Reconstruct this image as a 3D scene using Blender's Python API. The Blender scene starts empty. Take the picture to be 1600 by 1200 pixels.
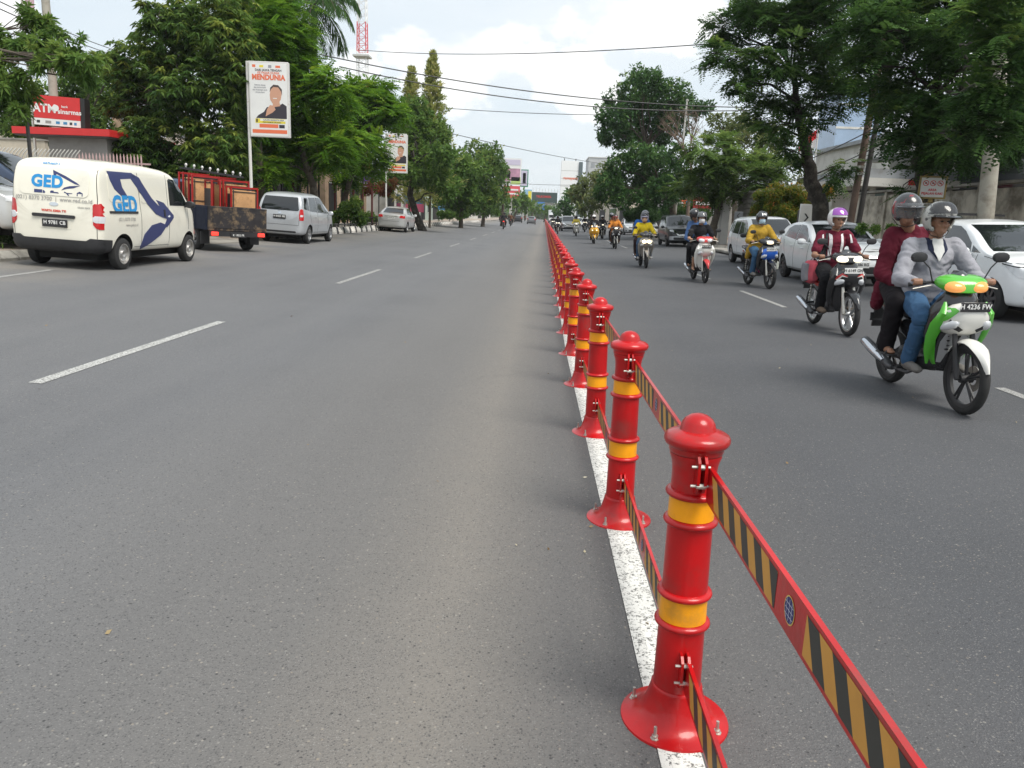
import bpy, bmesh, math, random
import numpy as np
from mathutils import Vector, Matrix, Euler
from mathutils.bvhtree import BVHTree
from mathutils.geometry import tessellate_polygon

random.seed(7)
R = math.radians
SC = bpy.context.scene
COL = SC.collection

# ------------------------------------------------------------------ camera, sky, sun, exposure
cam_data = bpy.data.cameras.new('camera')
cam = bpy.data.objects.new('camera', cam_data)
COL.objects.link(cam)
cam_data.sensor_width = 36.0
cam_data.lens = 27.0
cam_data.clip_start = 0.05
cam_data.clip_end = 4000
PITCH, YAW, ROLL = R(12.35), R(1.87), R(2.2)
_f = Vector((-math.sin(YAW)*math.cos(PITCH), math.cos(YAW)*math.cos(PITCH), -math.sin(PITCH)))
_r = Vector((math.cos(YAW), math.sin(YAW), 0))
_u = _r.cross(_f)
_r2 = _r*math.cos(ROLL) + _u*math.sin(ROLL)
_u2 = _u*math.cos(ROLL) - _r*math.sin(ROLL)
cam.matrix_world = Matrix(((_r2.x, _u2.x, -_f.x, 0.0), (_r2.y, _u2.y, -_f.y, 0.0), (_r2.z, _u2.z, -_f.z, 1.55), (0, 0, 0, 1)))
SC.camera = cam

SUN_EL, SUN_AZ = R(58), R(132)         # azimuth measured from +Y (down the road) towards +X
world = bpy.data.worlds.new('World')
SC.world = world
world.use_nodes = True
wn, wl = world.node_tree.nodes, world.node_tree.links
wn.clear()
w_out = wn.new('ShaderNodeOutputWorld')
w_bg = wn.new('ShaderNodeBackground')
w_bg.inputs['Strength'].default_value = 0.1
sky = wn.new('ShaderNodeTexSky')
sky.sky_type = 'NISHITA'
sky.sun_disc = False
sky.sun_elevation = SUN_EL
sky.sun_rotation = SUN_AZ
sky.air_density = 1.0
sky.dust_density = 2.0
tc = wn.new('ShaderNodeTexCoord')
def wnode(t, **kw):
    n = wn.new(t)
    for k, v in kw.items():
        setattr(n, k, v)
    return n
def wmath(op, a, b=None, clamp=False):
    n = wnode('ShaderNodeMath', operation=op, use_clamp=clamp)
    for i, v in enumerate((a, b)):
        if v is None: continue
        if hasattr(v, 'is_linked'): wl.new(v, n.inputs[i])
        else: n.inputs[i].default_value = v
    return n.outputs[0]
def wmix(fac, a, b):
    n = wnode('ShaderNodeMix', data_type='RGBA')
    if hasattr(fac, 'is_linked'): wl.new(fac, n.inputs[0])
    else: n.inputs[0].default_value = fac
    for i, v in ((6, a), (7, b)):
        if hasattr(v, 'is_linked'): wl.new(v, n.inputs[i])
        else: n.inputs[i].default_value = (*v, 1)
    return n.outputs[2]
sep = wnode('ShaderNodeSeparateXYZ'); wl.new(tc.outputs['Generated'], sep.inputs[0])
zc = wmath('MAXIMUM', sep.outputs[2], 0.03)
comb = wnode('ShaderNodeCombineXYZ')
wl.new(wmath('DIVIDE', sep.outputs[0], wmath('ADD', zc, 0.12)), comb.inputs[0])
wl.new(wmath('DIVIDE', sep.outputs[1], wmath('ADD', zc, 0.12)), comb.inputs[1])
def wnoise(vec, scale, detail=6, rough=0.55):
    n = wnode('ShaderNodeTexNoise')
    n.inputs['Scale'].default_value = scale; n.inputs['Detail'].default_value = detail; n.inputs['Roughness'].default_value = rough
    wl.new(vec, n.inputs['Vector'])
    return n.outputs['Fac']
def wramp(v, lo, hi):
    n = wnode('ShaderNodeMapRange', interpolation_type='SMOOTHSTEP')
    wl.new(v, n.inputs[0]); n.inputs[1].default_value = lo; n.inputs[2].default_value = hi
    return n.outputs[0]
veil = wramp(wnoise(comb.outputs[0], 0.55, 5, 0.5), 0.30, 0.70)
base = wmix(0.80, sky.outputs[0], (6.9, 7.7, 8.25))            # hazy milky air
base = wmix(wmath('MULTIPLY', veil, 0.60), base, (8.6, 8.8, 8.9))   # thin high cloud sheet
# low cumulus banks, real directions in the sky, soft puffy edges
mapz = wnode('ShaderNodeMapping'); mapz.inputs['Scale'].default_value = (1, 1, 1.5)
wl.new(tc.outputs['Generated'], mapz.inputs[0])
puff = wnoise(mapz.outputs[0], 9.0, 8, 0.55)
big = wnoise(mapz.outputs[0], 2.3, 3, 0.5)
def bank(az, el, r, sq):
    d = Vector((math.sin(R(az))*math.cos(R(el)), math.cos(R(az))*math.cos(R(el)), math.sin(R(el))))
    s = wnode('ShaderNodeVectorMath', operation='SUBTRACT'); wl.new(tc.outputs['Generated'], s.inputs[0]); s.inputs[1].default_value = d
    m = wnode('ShaderNodeVectorMath', operation='MULTIPLY'); wl.new(s.outputs[0], m.inputs[0]); m.inputs[1].default_value = (1, 1, sq)
    l = wnode('ShaderNodeVectorMath', operation='LENGTH'); wl.new(m.outputs[0], l.inputs[0])
    return wmath('SUBTRACT', 1.0, wmath('DIVIDE', l.outputs['Value'], r))
banks = None
for a in ((-8.5, 10.0, .085, 1.5), (-5.0, 10.6, .075, 1.4), (-1.2, 10.2, .04, 1.3), (1.5, 9.2, .07, 1.8), (6.5, 13.5, .11, 2.0), (-14, 8.6, .09, 1.8), (30, 9, .14, 2), (48, 11, .2, 2), (-45, 12, .2, 2), (75, 10, .22, 2), (120, 9, .25, 2), (-100, 12, .3, 2), (180, 11, .3, 2)):
    b = bank(*a)
    banks = b if banks is None else wmath('MAXIMUM', banks, b)
den = wmath('ADD', banks, wmath('MULTIPLY', wmath('SUBTRACT', puff, 0.5), 2.6))
cmask = wramp(den, 0.12, 0.42)
shade = wmix(wramp(puff, 0.35, 0.62), (8.0, 8.4, 8.8), (10.6, 10.5, 10.3))
full = wmix(wmath('MULTIPLY', cmask, 0.85), base, shade)
wl.new(full, w_bg.inputs['Color'])
wl.new(w_bg.outputs[0], w_out.inputs['Surface'])

sun_data = bpy.data.lights.new('sun', 'SUN')
sun_data.energy = 3.0
sun_data.angle = R(32)
sun_data.color = (1.0, 0.955, 0.88)
sun = bpy.data.objects.new('sun', sun_data)
COL.objects.link(sun)
_sd = Vector((math.sin(SUN_AZ)*math.cos(SUN_EL), math.cos(SUN_AZ)*math.cos(SUN_EL), math.sin(SUN_EL)))
sun.rotation_euler = _sd.to_track_quat('Z', 'Y').to_euler()
sun.location = (20, -10, 60)

SC.view_settings.view_transform = 'Standard'
SC.view_settings.look = 'None'
SC.view_settings.exposure = 0.36
SC.view_settings.gamma = 1.0
SC.view_settings.use_curve_mapping = False
SC.render.engine = 'CYCLES'
SC.cycles.max_bounces = 6
SC.cycles.transparent_max_bounces = 12
SC.cycles.volume_bounces = 0
SC.cycles.use_denoising = True

# ------------------------------------------------------------------ ground shape
X0 = 0.46
SA, SB = 0.04, 0.035
def zg(x):
    if x < X0: return SA*(X0-max(x, -14.0))
    return SB*(min(x, 14.0)-X0)
def tilt(x):
    if x < X0: return math.atan(SA)
    return -math.atan(SB)

# ------------------------------------------------------------------ materials
MATS = {}
def mat(name, col, rough=0.6, metal=0.0, spec=0.5, coat=0.0, emit=None, es=1.0, noise=None, bump=None, dirt=None, vary=False, trans=0.0, alpha=1.0, tint=None, sss=0):
    """noise=(scale, amount) varies the colour; bump=(scale, strength, distance); dirt=(colour, scale, lo, hi)"""
    if name in MATS: return MATS[name]
    m = bpy.data.materials.new(name); m.use_nodes = True
    nt = m.node_tree; n = nt.nodes; l = nt.links
    b = n['Principled BSDF']
    b.inputs['Base Color'].default_value = (*col, 1)
    b.inputs['Roughness'].default_value = rough
    b.inputs['Metallic'].default_value = metal
    b.inputs['Specular IOR Level'].default_value = spec
    b.inputs['Coat Weight'].default_value = coat
    b.inputs['Coat Roughness'].default_value = 0.06
    if trans: b.inputs['Transmission Weight'].default_value = trans
    if alpha < 1: b.inputs['Alpha'].default_value = alpha
    if sss:
        b.inputs['Subsurface Weight'].default_value = sss; b.inputs['Subsurface Radius'].default_value = (.02, .008, .004); b.inputs['Subsurface Scale'].default_value = 1
    if emit:
        b.inputs['Emission Color'].default_value = (*emit, 1); b.inputs['Emission Strength'].default_value = es
    cur = None
    t = None
    def tcn():
        nonlocal t
        if t is None:
            t = n.new('ShaderNodeTexCoord').outputs['Object']
            if vary:
                oi = n.new('ShaderNodeObjectInfo'); ml = n.new('ShaderNodeMath'); ml.operation = 'MULTIPLY'; ml.inputs[1].default_value = 90
                l.new(oi.outputs['Random'], ml.inputs[0])
                va = n.new('ShaderNodeVectorMath'); va.operation = 'ADD'; l.new(t, va.inputs[0]); l.new(ml.outputs[0], va.inputs[1]); t = va.outputs[0]
        return t
    def nz(scale, det=5, rg=.6):
        q = n.new('ShaderNodeTexNoise'); q.inputs['Scale'].default_value = scale; q.inputs['Detail'].default_value = det; q.inputs['Roughness'].default_value = rg
        l.new(tcn(), q.inputs['Vector']); return q.outputs['Fac']
    def mix(f, a, bb, mode='MIX'):
        q = n.new('ShaderNodeMix'); q.data_type = 'RGBA'; q.blend_type = mode
        if hasattr(f, 'is_linked'): l.new(f, q.inputs[0])
        else: q.inputs[0].default_value = f
        for i, v in ((6, a), (7, bb)):
            if hasattr(v, 'is_linked'): l.new(v, q.inputs[i])
            else: q.inputs[i].default_value = (*v, 1)
        return q.outputs[2]
    def rng(v, lo, hi, a=0., c=1.):
        q = n.new('ShaderNodeMapRange'); l.new(v, q.inputs[0])
        for i, x in enumerate((lo, hi, a, c)): q.inputs[i+1].default_value = x
        return q.outputs[0]
    m['_h'] = 1
    if noise:
        k = noise[1]
        cur = mix(rng(nz(noise[0]), .3, .7), tuple(c*(1-k) for c in col), tuple(min(1, c*(1+k)) for c in col))
    if tint:
        a = n.new('ShaderNodeAttribute'); a.attribute_name = 'tint'
        cr = n.new('ShaderNodeValToRGB'); l.new(a.outputs['Fac'], cr.inputs[0])
        els = cr.color_ramp.elements
        els[0].position = tint[0][0]; els[0].color = (*tint[0][1], 1)
        els[1].position = tint[-1][0]; els[1].color = (*tint[-1][1], 1)
        for p, c in tint[1:-1]:
            e = els.new(p); e.color = (*c, 1)
        cur = cr.outputs[0]
    if dirt:
        cur = mix(rng(nz(dirt[1], 7, .65), dirt[2], dirt[3]), cur if cur is not None else col, dirt[0])
    if cur is not None: l.new(cur, b.inputs['Base Color'])
    if bump:
        q = n.new('ShaderNodeBump'); q.inputs['Strength'].default_value = bump[1]; q.inputs['Distance'].default_value = bump[2]
        l.new(nz(bump[0], 4, .6), q.inputs['Height']); l.new(q.outputs[0], b.inputs['Normal'])
    del m['_h']
    MATS[name] = m
    return m

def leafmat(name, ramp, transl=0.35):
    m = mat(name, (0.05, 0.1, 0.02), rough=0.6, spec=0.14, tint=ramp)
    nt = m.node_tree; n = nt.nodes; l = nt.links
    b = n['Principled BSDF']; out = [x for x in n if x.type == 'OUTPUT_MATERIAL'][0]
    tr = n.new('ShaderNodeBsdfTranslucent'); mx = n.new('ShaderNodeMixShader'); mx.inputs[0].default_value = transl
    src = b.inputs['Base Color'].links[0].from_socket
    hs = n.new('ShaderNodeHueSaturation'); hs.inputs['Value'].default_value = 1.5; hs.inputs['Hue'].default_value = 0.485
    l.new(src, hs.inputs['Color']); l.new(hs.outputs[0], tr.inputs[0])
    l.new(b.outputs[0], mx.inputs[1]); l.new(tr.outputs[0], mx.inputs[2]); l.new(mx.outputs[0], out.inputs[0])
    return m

# ------------------------------------------------------------------ mesh helpers
class MB:
    def __init__(s): s.v = []; s.f = []; s.m = []; s.M = Matrix(); s.mi = 0
    def add(s, vs, fs, mi=None):
        o = len(s.v)
        s.v += [tuple(s.M @ Vector(v)) for v in vs]
        s.f += [tuple(i+o for i in f) for f in fs]
        s.m += [s.mi if mi is None else mi]*len(fs)
        return s
    def box(s, x0, x1, y0, y1, z0, z1, mi=None, bev=0):
        if bev:
            b = bev; c = []
            X = (x0, x1); Y = (y0, y1); Z = (z0, z1)
            pts = []
            for i in (0, 1):
                for j in (0, 1):
                    for k in (0, 1):
                        dx = b if i == 0 else -b; dy = b if j == 0 else -b; dz = b if k == 0 else -b
                        pts += [(X[i], Y[j]+dy, Z[k]+dz), (X[i]+dx, Y[j], Z[k]+dz), (X[i]+dx, Y[j]+dy, Z[k])]
            bm = bmesh.new()
            for p in pts: bm.verts.new(p)
            bmesh.ops.convex_hull(bm, input=bm.verts)
            bm.verts.index_update()
            vs = [v.co[:] for v in bm.verts]; fs = [[v.index for v in f.verts] for f in bm.faces]
            bm.free()
            return s.add(vs, fs, mi)
        vs = [(x, y, z) for x in (x0, x1) for y in (y0, y1) for z in (z0, z1)]
        return s.add(vs, [(0, 1, 3, 2), (4, 6, 7, 5), (0, 4, 5, 1), (2, 3, 7, 6), (0, 2, 6, 4), (1, 5, 7, 3)], mi)
    def lathe(s, prof, n=24, axis='z', c=(0, 0, 0), mi=None, closed=False):
        vs = []; fs = []
        for r, z in prof:
            for i in range(n):
                a = 2*math.pi*i/n; p = (r*math.cos(a), r*math.sin(a), z)
                if axis == 'x': p = (p[2], p[0], p[1])
                elif axis == 'y': p = (p[1], p[2], p[0])
                vs.append((p[0]+c[0], p[1]+c[1], p[2]+c[2]))
        m = len(prof)
        for j in range(m-1 if not closed else m):
            for i in range(n):
                a = j*n+i; b = j*n+(i+1) % n; k = ((j+1) % m)*n
                fs.append((a, b, k+(i+1) % n, k+i))
        if not closed:
            fs.append(tuple(range(n-1, -1, -1))); fs.append(tuple((m-1)*n+i for i in range(n)))
        return s.add(vs, fs, mi)
    def tube(s, pts, r, n=8, mi=None, sq=1.0, cap=True, up=None):
        """swept tube; r a number or a list; sq squashes the section"""
        pts = [Vector(p) for p in pts]; vs = []; fs = []
        if not hasattr(r, '__len__'): r = [r]*len(pts)
        u = None
        for i, p in enumerate(pts):
            d = (pts[min(i+1, len(pts)-1)]-pts[max(i-1, 0)]).normalized()
            if u is None:
                ref = Vector(up) if up else (Vector((0, 0, 1)) if abs(d.z) < .9 else Vector((1, 0, 0)))
                u = (ref-d*ref.dot(d)).normalized()
            else:
                u = (u-d*u.dot(d)).normalized()
            w = d.cross(u)
            for k in range(n):
                a = 2*math.pi*k/n
                vs.append(p+u*(r[i]*math.sin(a)*sq)+w*(r[i]*math.cos(a)))
        for j in range(len(pts)-1):
            for k in range(n):
                a = j*n+k; b = j*n+(k+1) % n
                fs.append((a, b, b+n, a+n))
        if cap:
            fs.append(tuple(range(n-1, -1, -1))); fs.append(tuple((len(pts)-1)*n+k for k in range(n)))
        return s.add(vs, fs, mi)
    def prism(s, poly, a, b, axis='y', mi=None):
        """extrude a 2D outline between a and b along an axis; 2D = the other two coordinates in order"""
        def P(p, t):
            return {'x': (t, p[0], p[1]), 'y': (p[0], t, p[1]), 'z': (p[0], p[1], t)}[axis]
        n = len(poly)
        vs = [P(p, a) for p in poly]+[P(p, b) for p in poly]
        fs = [(i, (i+1) % n, n+(i+1) % n, n+i) for i in range(n)]
        for t in tessellate_polygon([[Vector((p[0], p[1], 0)) for p in poly]]):
            fs.append(tuple(t)); fs.append(tuple(n+i for i in reversed(t)))
        return s.add(vs, fs, mi)
    def ell(s, c, r, nu=16, nv=10, mi=None, rot=None):
        vs = []; fs = []
        rot = rot or Matrix()
        for j in range(nv+1):
            t = math.pi*j/nv
            for i in range(nu):
                a = 2*math.pi*i/nu
                q = rot @ Vector((r[0]*math.sin(t)*math.cos(a), r[1]*math.sin(t)*math.sin(a), r[2]*math.cos(t)))
                vs.append((q.x+c[0], q.y+c[1], q.z+c[2]))
        for j in range(nv):
            for i in range(nu):
                a = j*nu+i; b = j*nu+(i+1) % nu
                if j == 0: fs.append((a, b+nu, a+nu)[::-1])
                elif j == nv-1: fs.append((a, b, a+nu)[::-1])
                else: fs.append((a, b, b+nu, a+nu)[::-1])
        return s.add(vs, fs, mi)
    def loft(s, rings, cap=True, mi=None):
        n = len(rings[0]); vs = [p for r in rings for p in r]; fs = []
        for j in range(len(rings)-1):
            for k in range(n):
                a = j*n+k; b = j*n+(k+1) % n
                fs.append((a, b, b+n, a+n))
        if cap:
            fs.append(tuple(range(n-1, -1, -1))); fs.append(tuple((len(rings)-1)*n+k for k in range(n)))
        return s.add(vs, fs, mi)
    def body(s, st, n=12, p=2.4, mi=None):
        """loft of rounded sections along x: st = (x, z centre, half width, half height[, y centre])"""
        rings = []
        for q in st:
            x, z, hw, hh = q[:4]; yc = q[4] if len(q) > 4 else 0
            rg = []
            for k in range(n):
                a = 2*math.pi*k/n; c, d = math.cos(a), math.sin(a)
                rg.append((x, yc+hw*math.copysign(abs(c)**(2/p), c), z+hh*math.copysign(abs(d)**(2/p), d)))
            rings.append(rg)
        return s.loft(rings, mi=mi)
    def mesh(s, name):
        me = bpy.data.meshes.new(name)
        me.from_pydata(s.v, [], s.f); me.update()
        return me

def finish(me, mats, smooth=30, mi=None):
    for m in (mats if isinstance(mats, (list, tuple)) else [mats]): me.materials.append(m)
    if mi is not None: me.polygons.foreach_set('material_index', mi)
    bm = bmesh.new(); bm.from_mesh(me)
    bmesh.ops.remove_doubles(bm, verts=bm.verts, dist=1e-5)
    bmesh.ops.recalc_face_normals(bm, faces=bm.faces)
    bm.to_mesh(me); bm.free()
    if smooth:
        me.shade_smooth(); me.set_sharp_from_angle(angle=R(smooth))
    me.update()
    return me
def obj(name, mb, mats, parent=None, smooth=30, label=None):
    me = mb.mesh(name)
    finish(me, mats, smooth, mb.m)
    o = bpy.data.objects.new(name, me); COL.objects.link(o)
    if parent: o.parent = parent
    if label: o['label'] = label
    return o
def mobj(name, me, parent=None):
    o = bpy.data.objects.new(name, me); COL.objects.link(o)
    if parent: o.parent = parent
    return o
def tag(o, label=None, cat=None, group=None, kind=None):
    if label: o['label'] = label
    if cat: o['category'] = cat
    if group: o['group'] = group
    if kind: o['kind'] = kind
    return o
def thing(name, label, cat, loc=(0, 0, 0), rotz=0, group=None):
    o = bpy.data.objects.new(name, None); COL.objects.link(o)
    o.empty_display_size = .2
    o.matrix_world = Matrix.Translation(loc) @ Matrix.Rotation(rotz, 4, 'Z')
    return tag(o, label, cat, group)
def onroad(x, y, heading=0.0, dz=0.0):
    """stand something on the cambered road at x, y"""
    return Matrix.Translation((x, y, zg(x)+dz)) @ Matrix.Rotation(tilt(x), 4, 'Y') @ Matrix.Rotation(heading, 4, 'Z')
def children(o): return [c for c in bpy.data.objects if c.parent == o]
def copy_tree(root, label=None, kids=None):
    r = root.copy(); COL.objects.link(r)
    if label: r['label'] = label
    def rec(src, dst):
        for ch in src.children:
            c = ch.copy(); COL.objects.link(c); c.parent = dst
            rec(ch, c)
    rec(root, r)
    return r

FONT_CACHE = {}
def textmesh(s, size, depth=0.0, bold=0.0, xs=1.0):
    cu = bpy.data.curves.new('lettering', 'FONT')
    cu.body = s; cu.size = size; cu.align_x = 'CENTER'; cu.align_y = 'CENTER'; cu.extrude = depth; cu.offset = bold; cu.resolution_u = 3
    cu.space_character = 1.05
    o = bpy.data.objects.new('lettering', cu); COL.objects.link(o)
    o.scale = (xs, 1, 1)
    dg = bpy.context.evaluated_depsgraph_get()
    me = bpy.data.meshes.new_from_object(o.evaluated_get(dg))
    me.transform(Matrix.Diagonal((xs, 1, 1, 1)))
    bpy.data.objects.remove(o); bpy.data.curves.remove(cu)
    me.materials.clear()
    return me
def text(s, size, m, parent, M, bold=0.0, xs=1.0, name='lettering', depth=0.001):
    me = textmesh(s, size, depth, bold, xs)
    me.materials.append(m)
    me.transform(M)
    return mobj(name, me, parent)
# text standing upright, read from direction: face normal
def face_M(p, normal, up=(0, 0, 1)):
    n = Vector(normal).normalized(); u = Vector(up); u = (u-n*u.dot(n)).normalized(); x = u.cross(n)
    return Matrix(((x.x, u.x, n.x, p[0]), (x.y, u.y, n.y, p[1]), (x.z, u.z, n.z, p[2]), (0, 0, 0, 1)))

def evaluated(o):
    dg = bpy.context.evaluated_depsgraph_get()
    me = bpy.data.meshes.new_from_object(o.evaluated_get(dg))
    return me
class Caster:
    def __init__(s, me): 
        s.t = BVHTree.FromPolygons([v.co[:] for v in me.vertices], [p.vertices[:] for p in me.polygons])
    def hit(s, o, d):
        h = s.t.ray_cast(Vector(o), Vector(d)); return (h[0], h[1]) if h[0] is not None else (None, None)
def project(caster, poly, side, off=.004, thick=.012, step=.09, name='panel', mats=None, parent=None, smooth=40, lim=9.0):
    """lay a 2D outline on a body as a thin solid panel. side: 'l','r' (x,z outline), 'f','b' (y,z outline), 't' (x,y outline)"""
    polys = poly if isinstance(poly[0][0], (list, tuple)) else [poly]
    bm = bmesh.new()
    for pl in polys:
        vs = [bm.verts.new((p[0], p[1], 0)) for p in pl]
        for t in tessellate_polygon([[Vector((p[0], p[1], 0)) for p in pl]]):
            try: bm.faces.new([vs[i] for i in t])
            except ValueError: pass
    for it in range(5):
        es = [e for e in bm.edges if e.calc_length() > step]
        if not es: break
        bmesh.ops.subdivide_edges(bm, edges=es, cuts=1)
        bmesh.ops.triangulate(bm, faces=bm.faces)
    d = {'l': (0, -1, 0), 'r': (0, 1, 0), 'f': (-1, 0, 0), 'b': (1, 0, 0), 't': (0, 0, -1)}[side]
    D = Vector(d)
    far = 6.0
    allp = [p for pl in polys for p in pl]
    cen = (sum(p[0] for p in allp)/len(allp), sum(p[1] for p in allp)/len(allp))
    bad = []; nrm = {}
    Dv = Vector(d)
    def cast(a, b):
        o = {'l': (a, far, b), 'r': (a, -far, b), 'f': (far, a, b), 'b': (-far, a, b), 't': (a, b, far)}[side]
        return caster.hit(o, d)
    deps = [q.dot(Dv) for q in (cast(v.co.x, v.co.y)[0] for v in bm.verts) if q is not None]
    dmin = min(deps) if deps else 0
    for v in bm.verts:
        a, b = v.co.x, v.co.y
        o = {'l': (a, far, b), 'r': (a, -far, b), 'f': (far, a, b), 'b': (-far, a, b), 't': (a, b, far)}[side]
        p, n = caster.hit(o, d)
        if p is not None and p.dot(Dv)-dmin > lim: p = None
        if p is None:
            for k in range(1, 40):          # beyond the outline of the body: slide back until it touches
                t_ = k/40.; a2 = a+(cen[0]-a)*t_; b2 = b+(cen[1]-b)*t_
                o = {'l': (a2, far, b2), 'r': (a2, -far, b2), 'f': (far, a2, b2), 'b': (-far, a2, b2), 't': (a2, b2, far)}[side]
                p, n = caster.hit(o, d)
                if p is not None and p.dot(Dv)-dmin > lim: p = None
                if p is not None: break
        if p is None: bad.append(v); continue
        if n.dot(D) > 0: n = -n
        v.co = p; nrm[v] = n
    if bad: bmesh.ops.delete(bm, geom=bad, context='VERTS')
    if not bm.verts: bm.free(); return None
    bm.verts.ensure_lookup_table()
    top = list(bm.verts)
    N = {v: (nrm[v]*.5 - D*.5).normalized() for v in top}
    g = bmesh.ops.duplicate(bm, geom=list(bm.verts)+list(bm.edges)+list(bm.faces))
    vm = g['vert_map']
    bound = [e for e in bm.edges if e.is_boundary and e.verts[0] in N and e.verts[1] in N]
    for v in top:
        w = vm[v]; w.co = v.co-N[v]*(thick-off)
    for e in bound:
        a, b = e.verts
        try: bm.faces.new((a, b, vm[b], vm[a]))
        except ValueError: pass
    for v in top: v.co = v.co+N[v]*off
    me = bpy.data.meshes.new(name)
    bmesh.ops.recalc_face_normals(bm, faces=bm.faces)
    bm.to_mesh(me); bm.free()
    for m in (mats if isinstance(mats, (list, tuple)) else [mats]): me.materials.append(m)
    me.shade_smooth(); me.set_sharp_from_angle(angle=R(smooth))
    return mobj(name, me, parent)
# ------------------------------------------------------------------ road, pavements, kerbs
def asphalt_material():
    m = bpy.data.materials.new('asphalt'); m.use_nodes = True
    nt = m.node_tree; n = nt.nodes; l = nt.links
    b = n['Principled BSDF']
    geo = n.new('ShaderNodeNewGeometry'); P = geo.outputs['Position']
    sp = n.new('ShaderNodeSeparateXYZ'); l.new(P, sp.inputs[0])
    def M(op, a, c=None, cl=False):
        q = n.new('ShaderNodeMath'); q.operation = op; q.use_clamp = cl
        for i, v in enumerate((a, c)):
            if v is None: continue
            if hasattr(v, 'is_linked'): l.new(v, q.inputs[i])
            else: q.inputs[i].default_value = v
        return q.outputs[0]
    def nz(scale, det=4, rg=.6, sc=None):
        q = n.new('ShaderNodeTexNoise'); q.inputs['Scale'].default_value = scale; q.inputs['Detail'].default_value = det; q.inputs['Roughness'].default_value = rg
        v = P
        if sc:
            mp = n.new('ShaderNodeMapping'); mp.inputs['Scale'].default_value = sc; l.new(P, mp.inputs[0]); v = mp.outputs[0]
        l.new(v, q.inputs['Vector']); return q.outputs['Fac']
    def rng(v, lo, hi, a=0., c=1.):
        q = n.new('ShaderNodeMapRange'); l.new(v, q.inputs[0])
        for i, x in enumerate((lo, hi, a, c)): q.inputs[i+1].default_value = x
        return q.outputs[0]
    def mix(f, a, c):
        q = n.new('ShaderNodeMix'); q.data_type = 'RGBA'
        l.new(f, q.inputs[0])
        for i, v in ((6, a), (7, c)):
            if hasattr(v, 'is_linked'): l.new(v, q.inputs[i])
            else: q.inputs[i].default_value = (*v, 1)
        return q.outputs[2]
    def stones(scale):
        q = n.new('ShaderNodeTexVoronoi'); q.inputs['Scale'].default_value = scale; l.new(P, q.inputs['Vector'])
        s = n.new('ShaderNodeSeparateColor'); l.new(q.outputs['Color'], s.inputs[0])
        return q.outputs['Distance'], s.outputs[0], s.outputs[1]
    base = mix(rng(nz(.35, 3), .35, .65), (.112, .114, .121), (.135, .137, .144))
    base = mix(rng(nz(1.0, 5, .6, (1.2, .06, 1)), .35, .7), base, (.146, .147, .152))      # faint wheel tracks along the lanes
    base = mix(M('MULTIPLY', rng(sp.outputs[0], .1, 1.2), .85), base, mix(rng(nz(.5, 3), .35, .65), (.057, .059, .065), (.072, .074, .081)))   # asphalt beyond the barrier darkened in its colour for the trees' reflection
    # dust that traffic leaves beside the barrier
    dx = M('ABSOLUTE', M('SUBTRACT', M('ADD', sp.outputs[0], M('MULTIPLY', M('SUBTRACT', nz(.9, 4, .6, (1, .25, 1)), .5), .35)), -.33))
    dust = M('MULTIPLY', rng(dx, .48, .02), rng(nz(3.0, 5), .2, .6, .72, 1))
    base = mix(M('MULTIPLY', dust, .66), base, (.275, .25, .218))
    wide = M('ABSOLUTE', M('SUBTRACT', sp.outputs[0], -.4))
    base = mix(M('MULTIPLY', rng(wide, 2.2, .3), .50), base, (.152, .139, .122))
    # dark strip against the posts
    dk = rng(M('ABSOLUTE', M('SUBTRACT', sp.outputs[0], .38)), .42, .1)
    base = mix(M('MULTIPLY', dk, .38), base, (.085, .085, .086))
    # edge dirt near the parked cars
    ed = M('MULTIPLY', rng(sp.outputs[0], -6.6, -9.0), rng(nz(.8, 5), .3, .6))
    base = mix(M('MULTIPLY', ed, .55), base, (.28, .25, .205))
    ed2 = M('MULTIPLY', rng(sp.outputs[0], 7.4, 8.8), rng(nz(.8, 5), .3, .6))
    base = mix(M('MULTIPLY', ed2, .5), base, (.25, .225, .195))
    # aggregate
    d1, r1, g1 = stones(160.)
    d2, r2, g2 = stones(85.)
    f = M('MULTIPLY', rng(r1, .50, 1., 0, .62), rng(d1, .55, .2))
    base = mix(f, base, (.27, .262, .25))
    f = M('MULTIPLY', rng(g1, .50, .0, 0, .95), rng(d1, .6, .2))
    base = mix(f, base, (.045, .045, .047))
    f = M('MULTIPLY', rng(r2, .94, .985, 0, .5), rng(d2, .5, .25))
    base = mix(f, base, mix(g2, (.42, .41, .38), (.34, .28, .21)))
    f = M('MULTIPLY', rng(g2, .05, .02, 0, .8), rng(d2, .5, .25))
    base = mix(f, base, (.03, .03, .032))
    base = mix(M('MULTIPLY', rng(nz(40., 3), .62, .8), .5), base, (.06, .06, .062))
    # patches and a few cracks
    v = n.new('ShaderNodeTexVoronoi'); v.feature = 'DISTANCE_TO_EDGE'; v.inputs['Scale'].default_value = .22
    mp = n.new('ShaderNodeMapping'); mp.inputs['Scale'].default_value = (1, .5, 1)
    ad = n.new('ShaderNodeMix'); ad.data_type = 'VECTOR'; ad.inputs[0].default_value = .25
    q = n.new('ShaderNodeTexNoise'); q.inputs['Scale'].default_value = 1.3; q.inputs['Detail'].default_value = 6; l.new(P, q.inputs['Vector'])
    l.new(P, ad.inputs[4]); l.new(q.outputs['Color'], ad.inputs[5]); l.new(ad.outputs[1], mp.inputs[0]); l.new(mp.outputs[0], v.inputs['Vector'])
    ck = M('MULTIPLY', rng(v.outputs['Distance'], .004, .0), rng(nz(.25, 2), .56, .62))
    base = mix(M('MULTIPLY', ck, .15), base, (.04, .04, .04))
    l.new(base, b.inputs['Base Color'])
    b.inputs['Roughness'].default_value = .72
    b.inputs['Specular IOR Level'].default_value = .42
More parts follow.
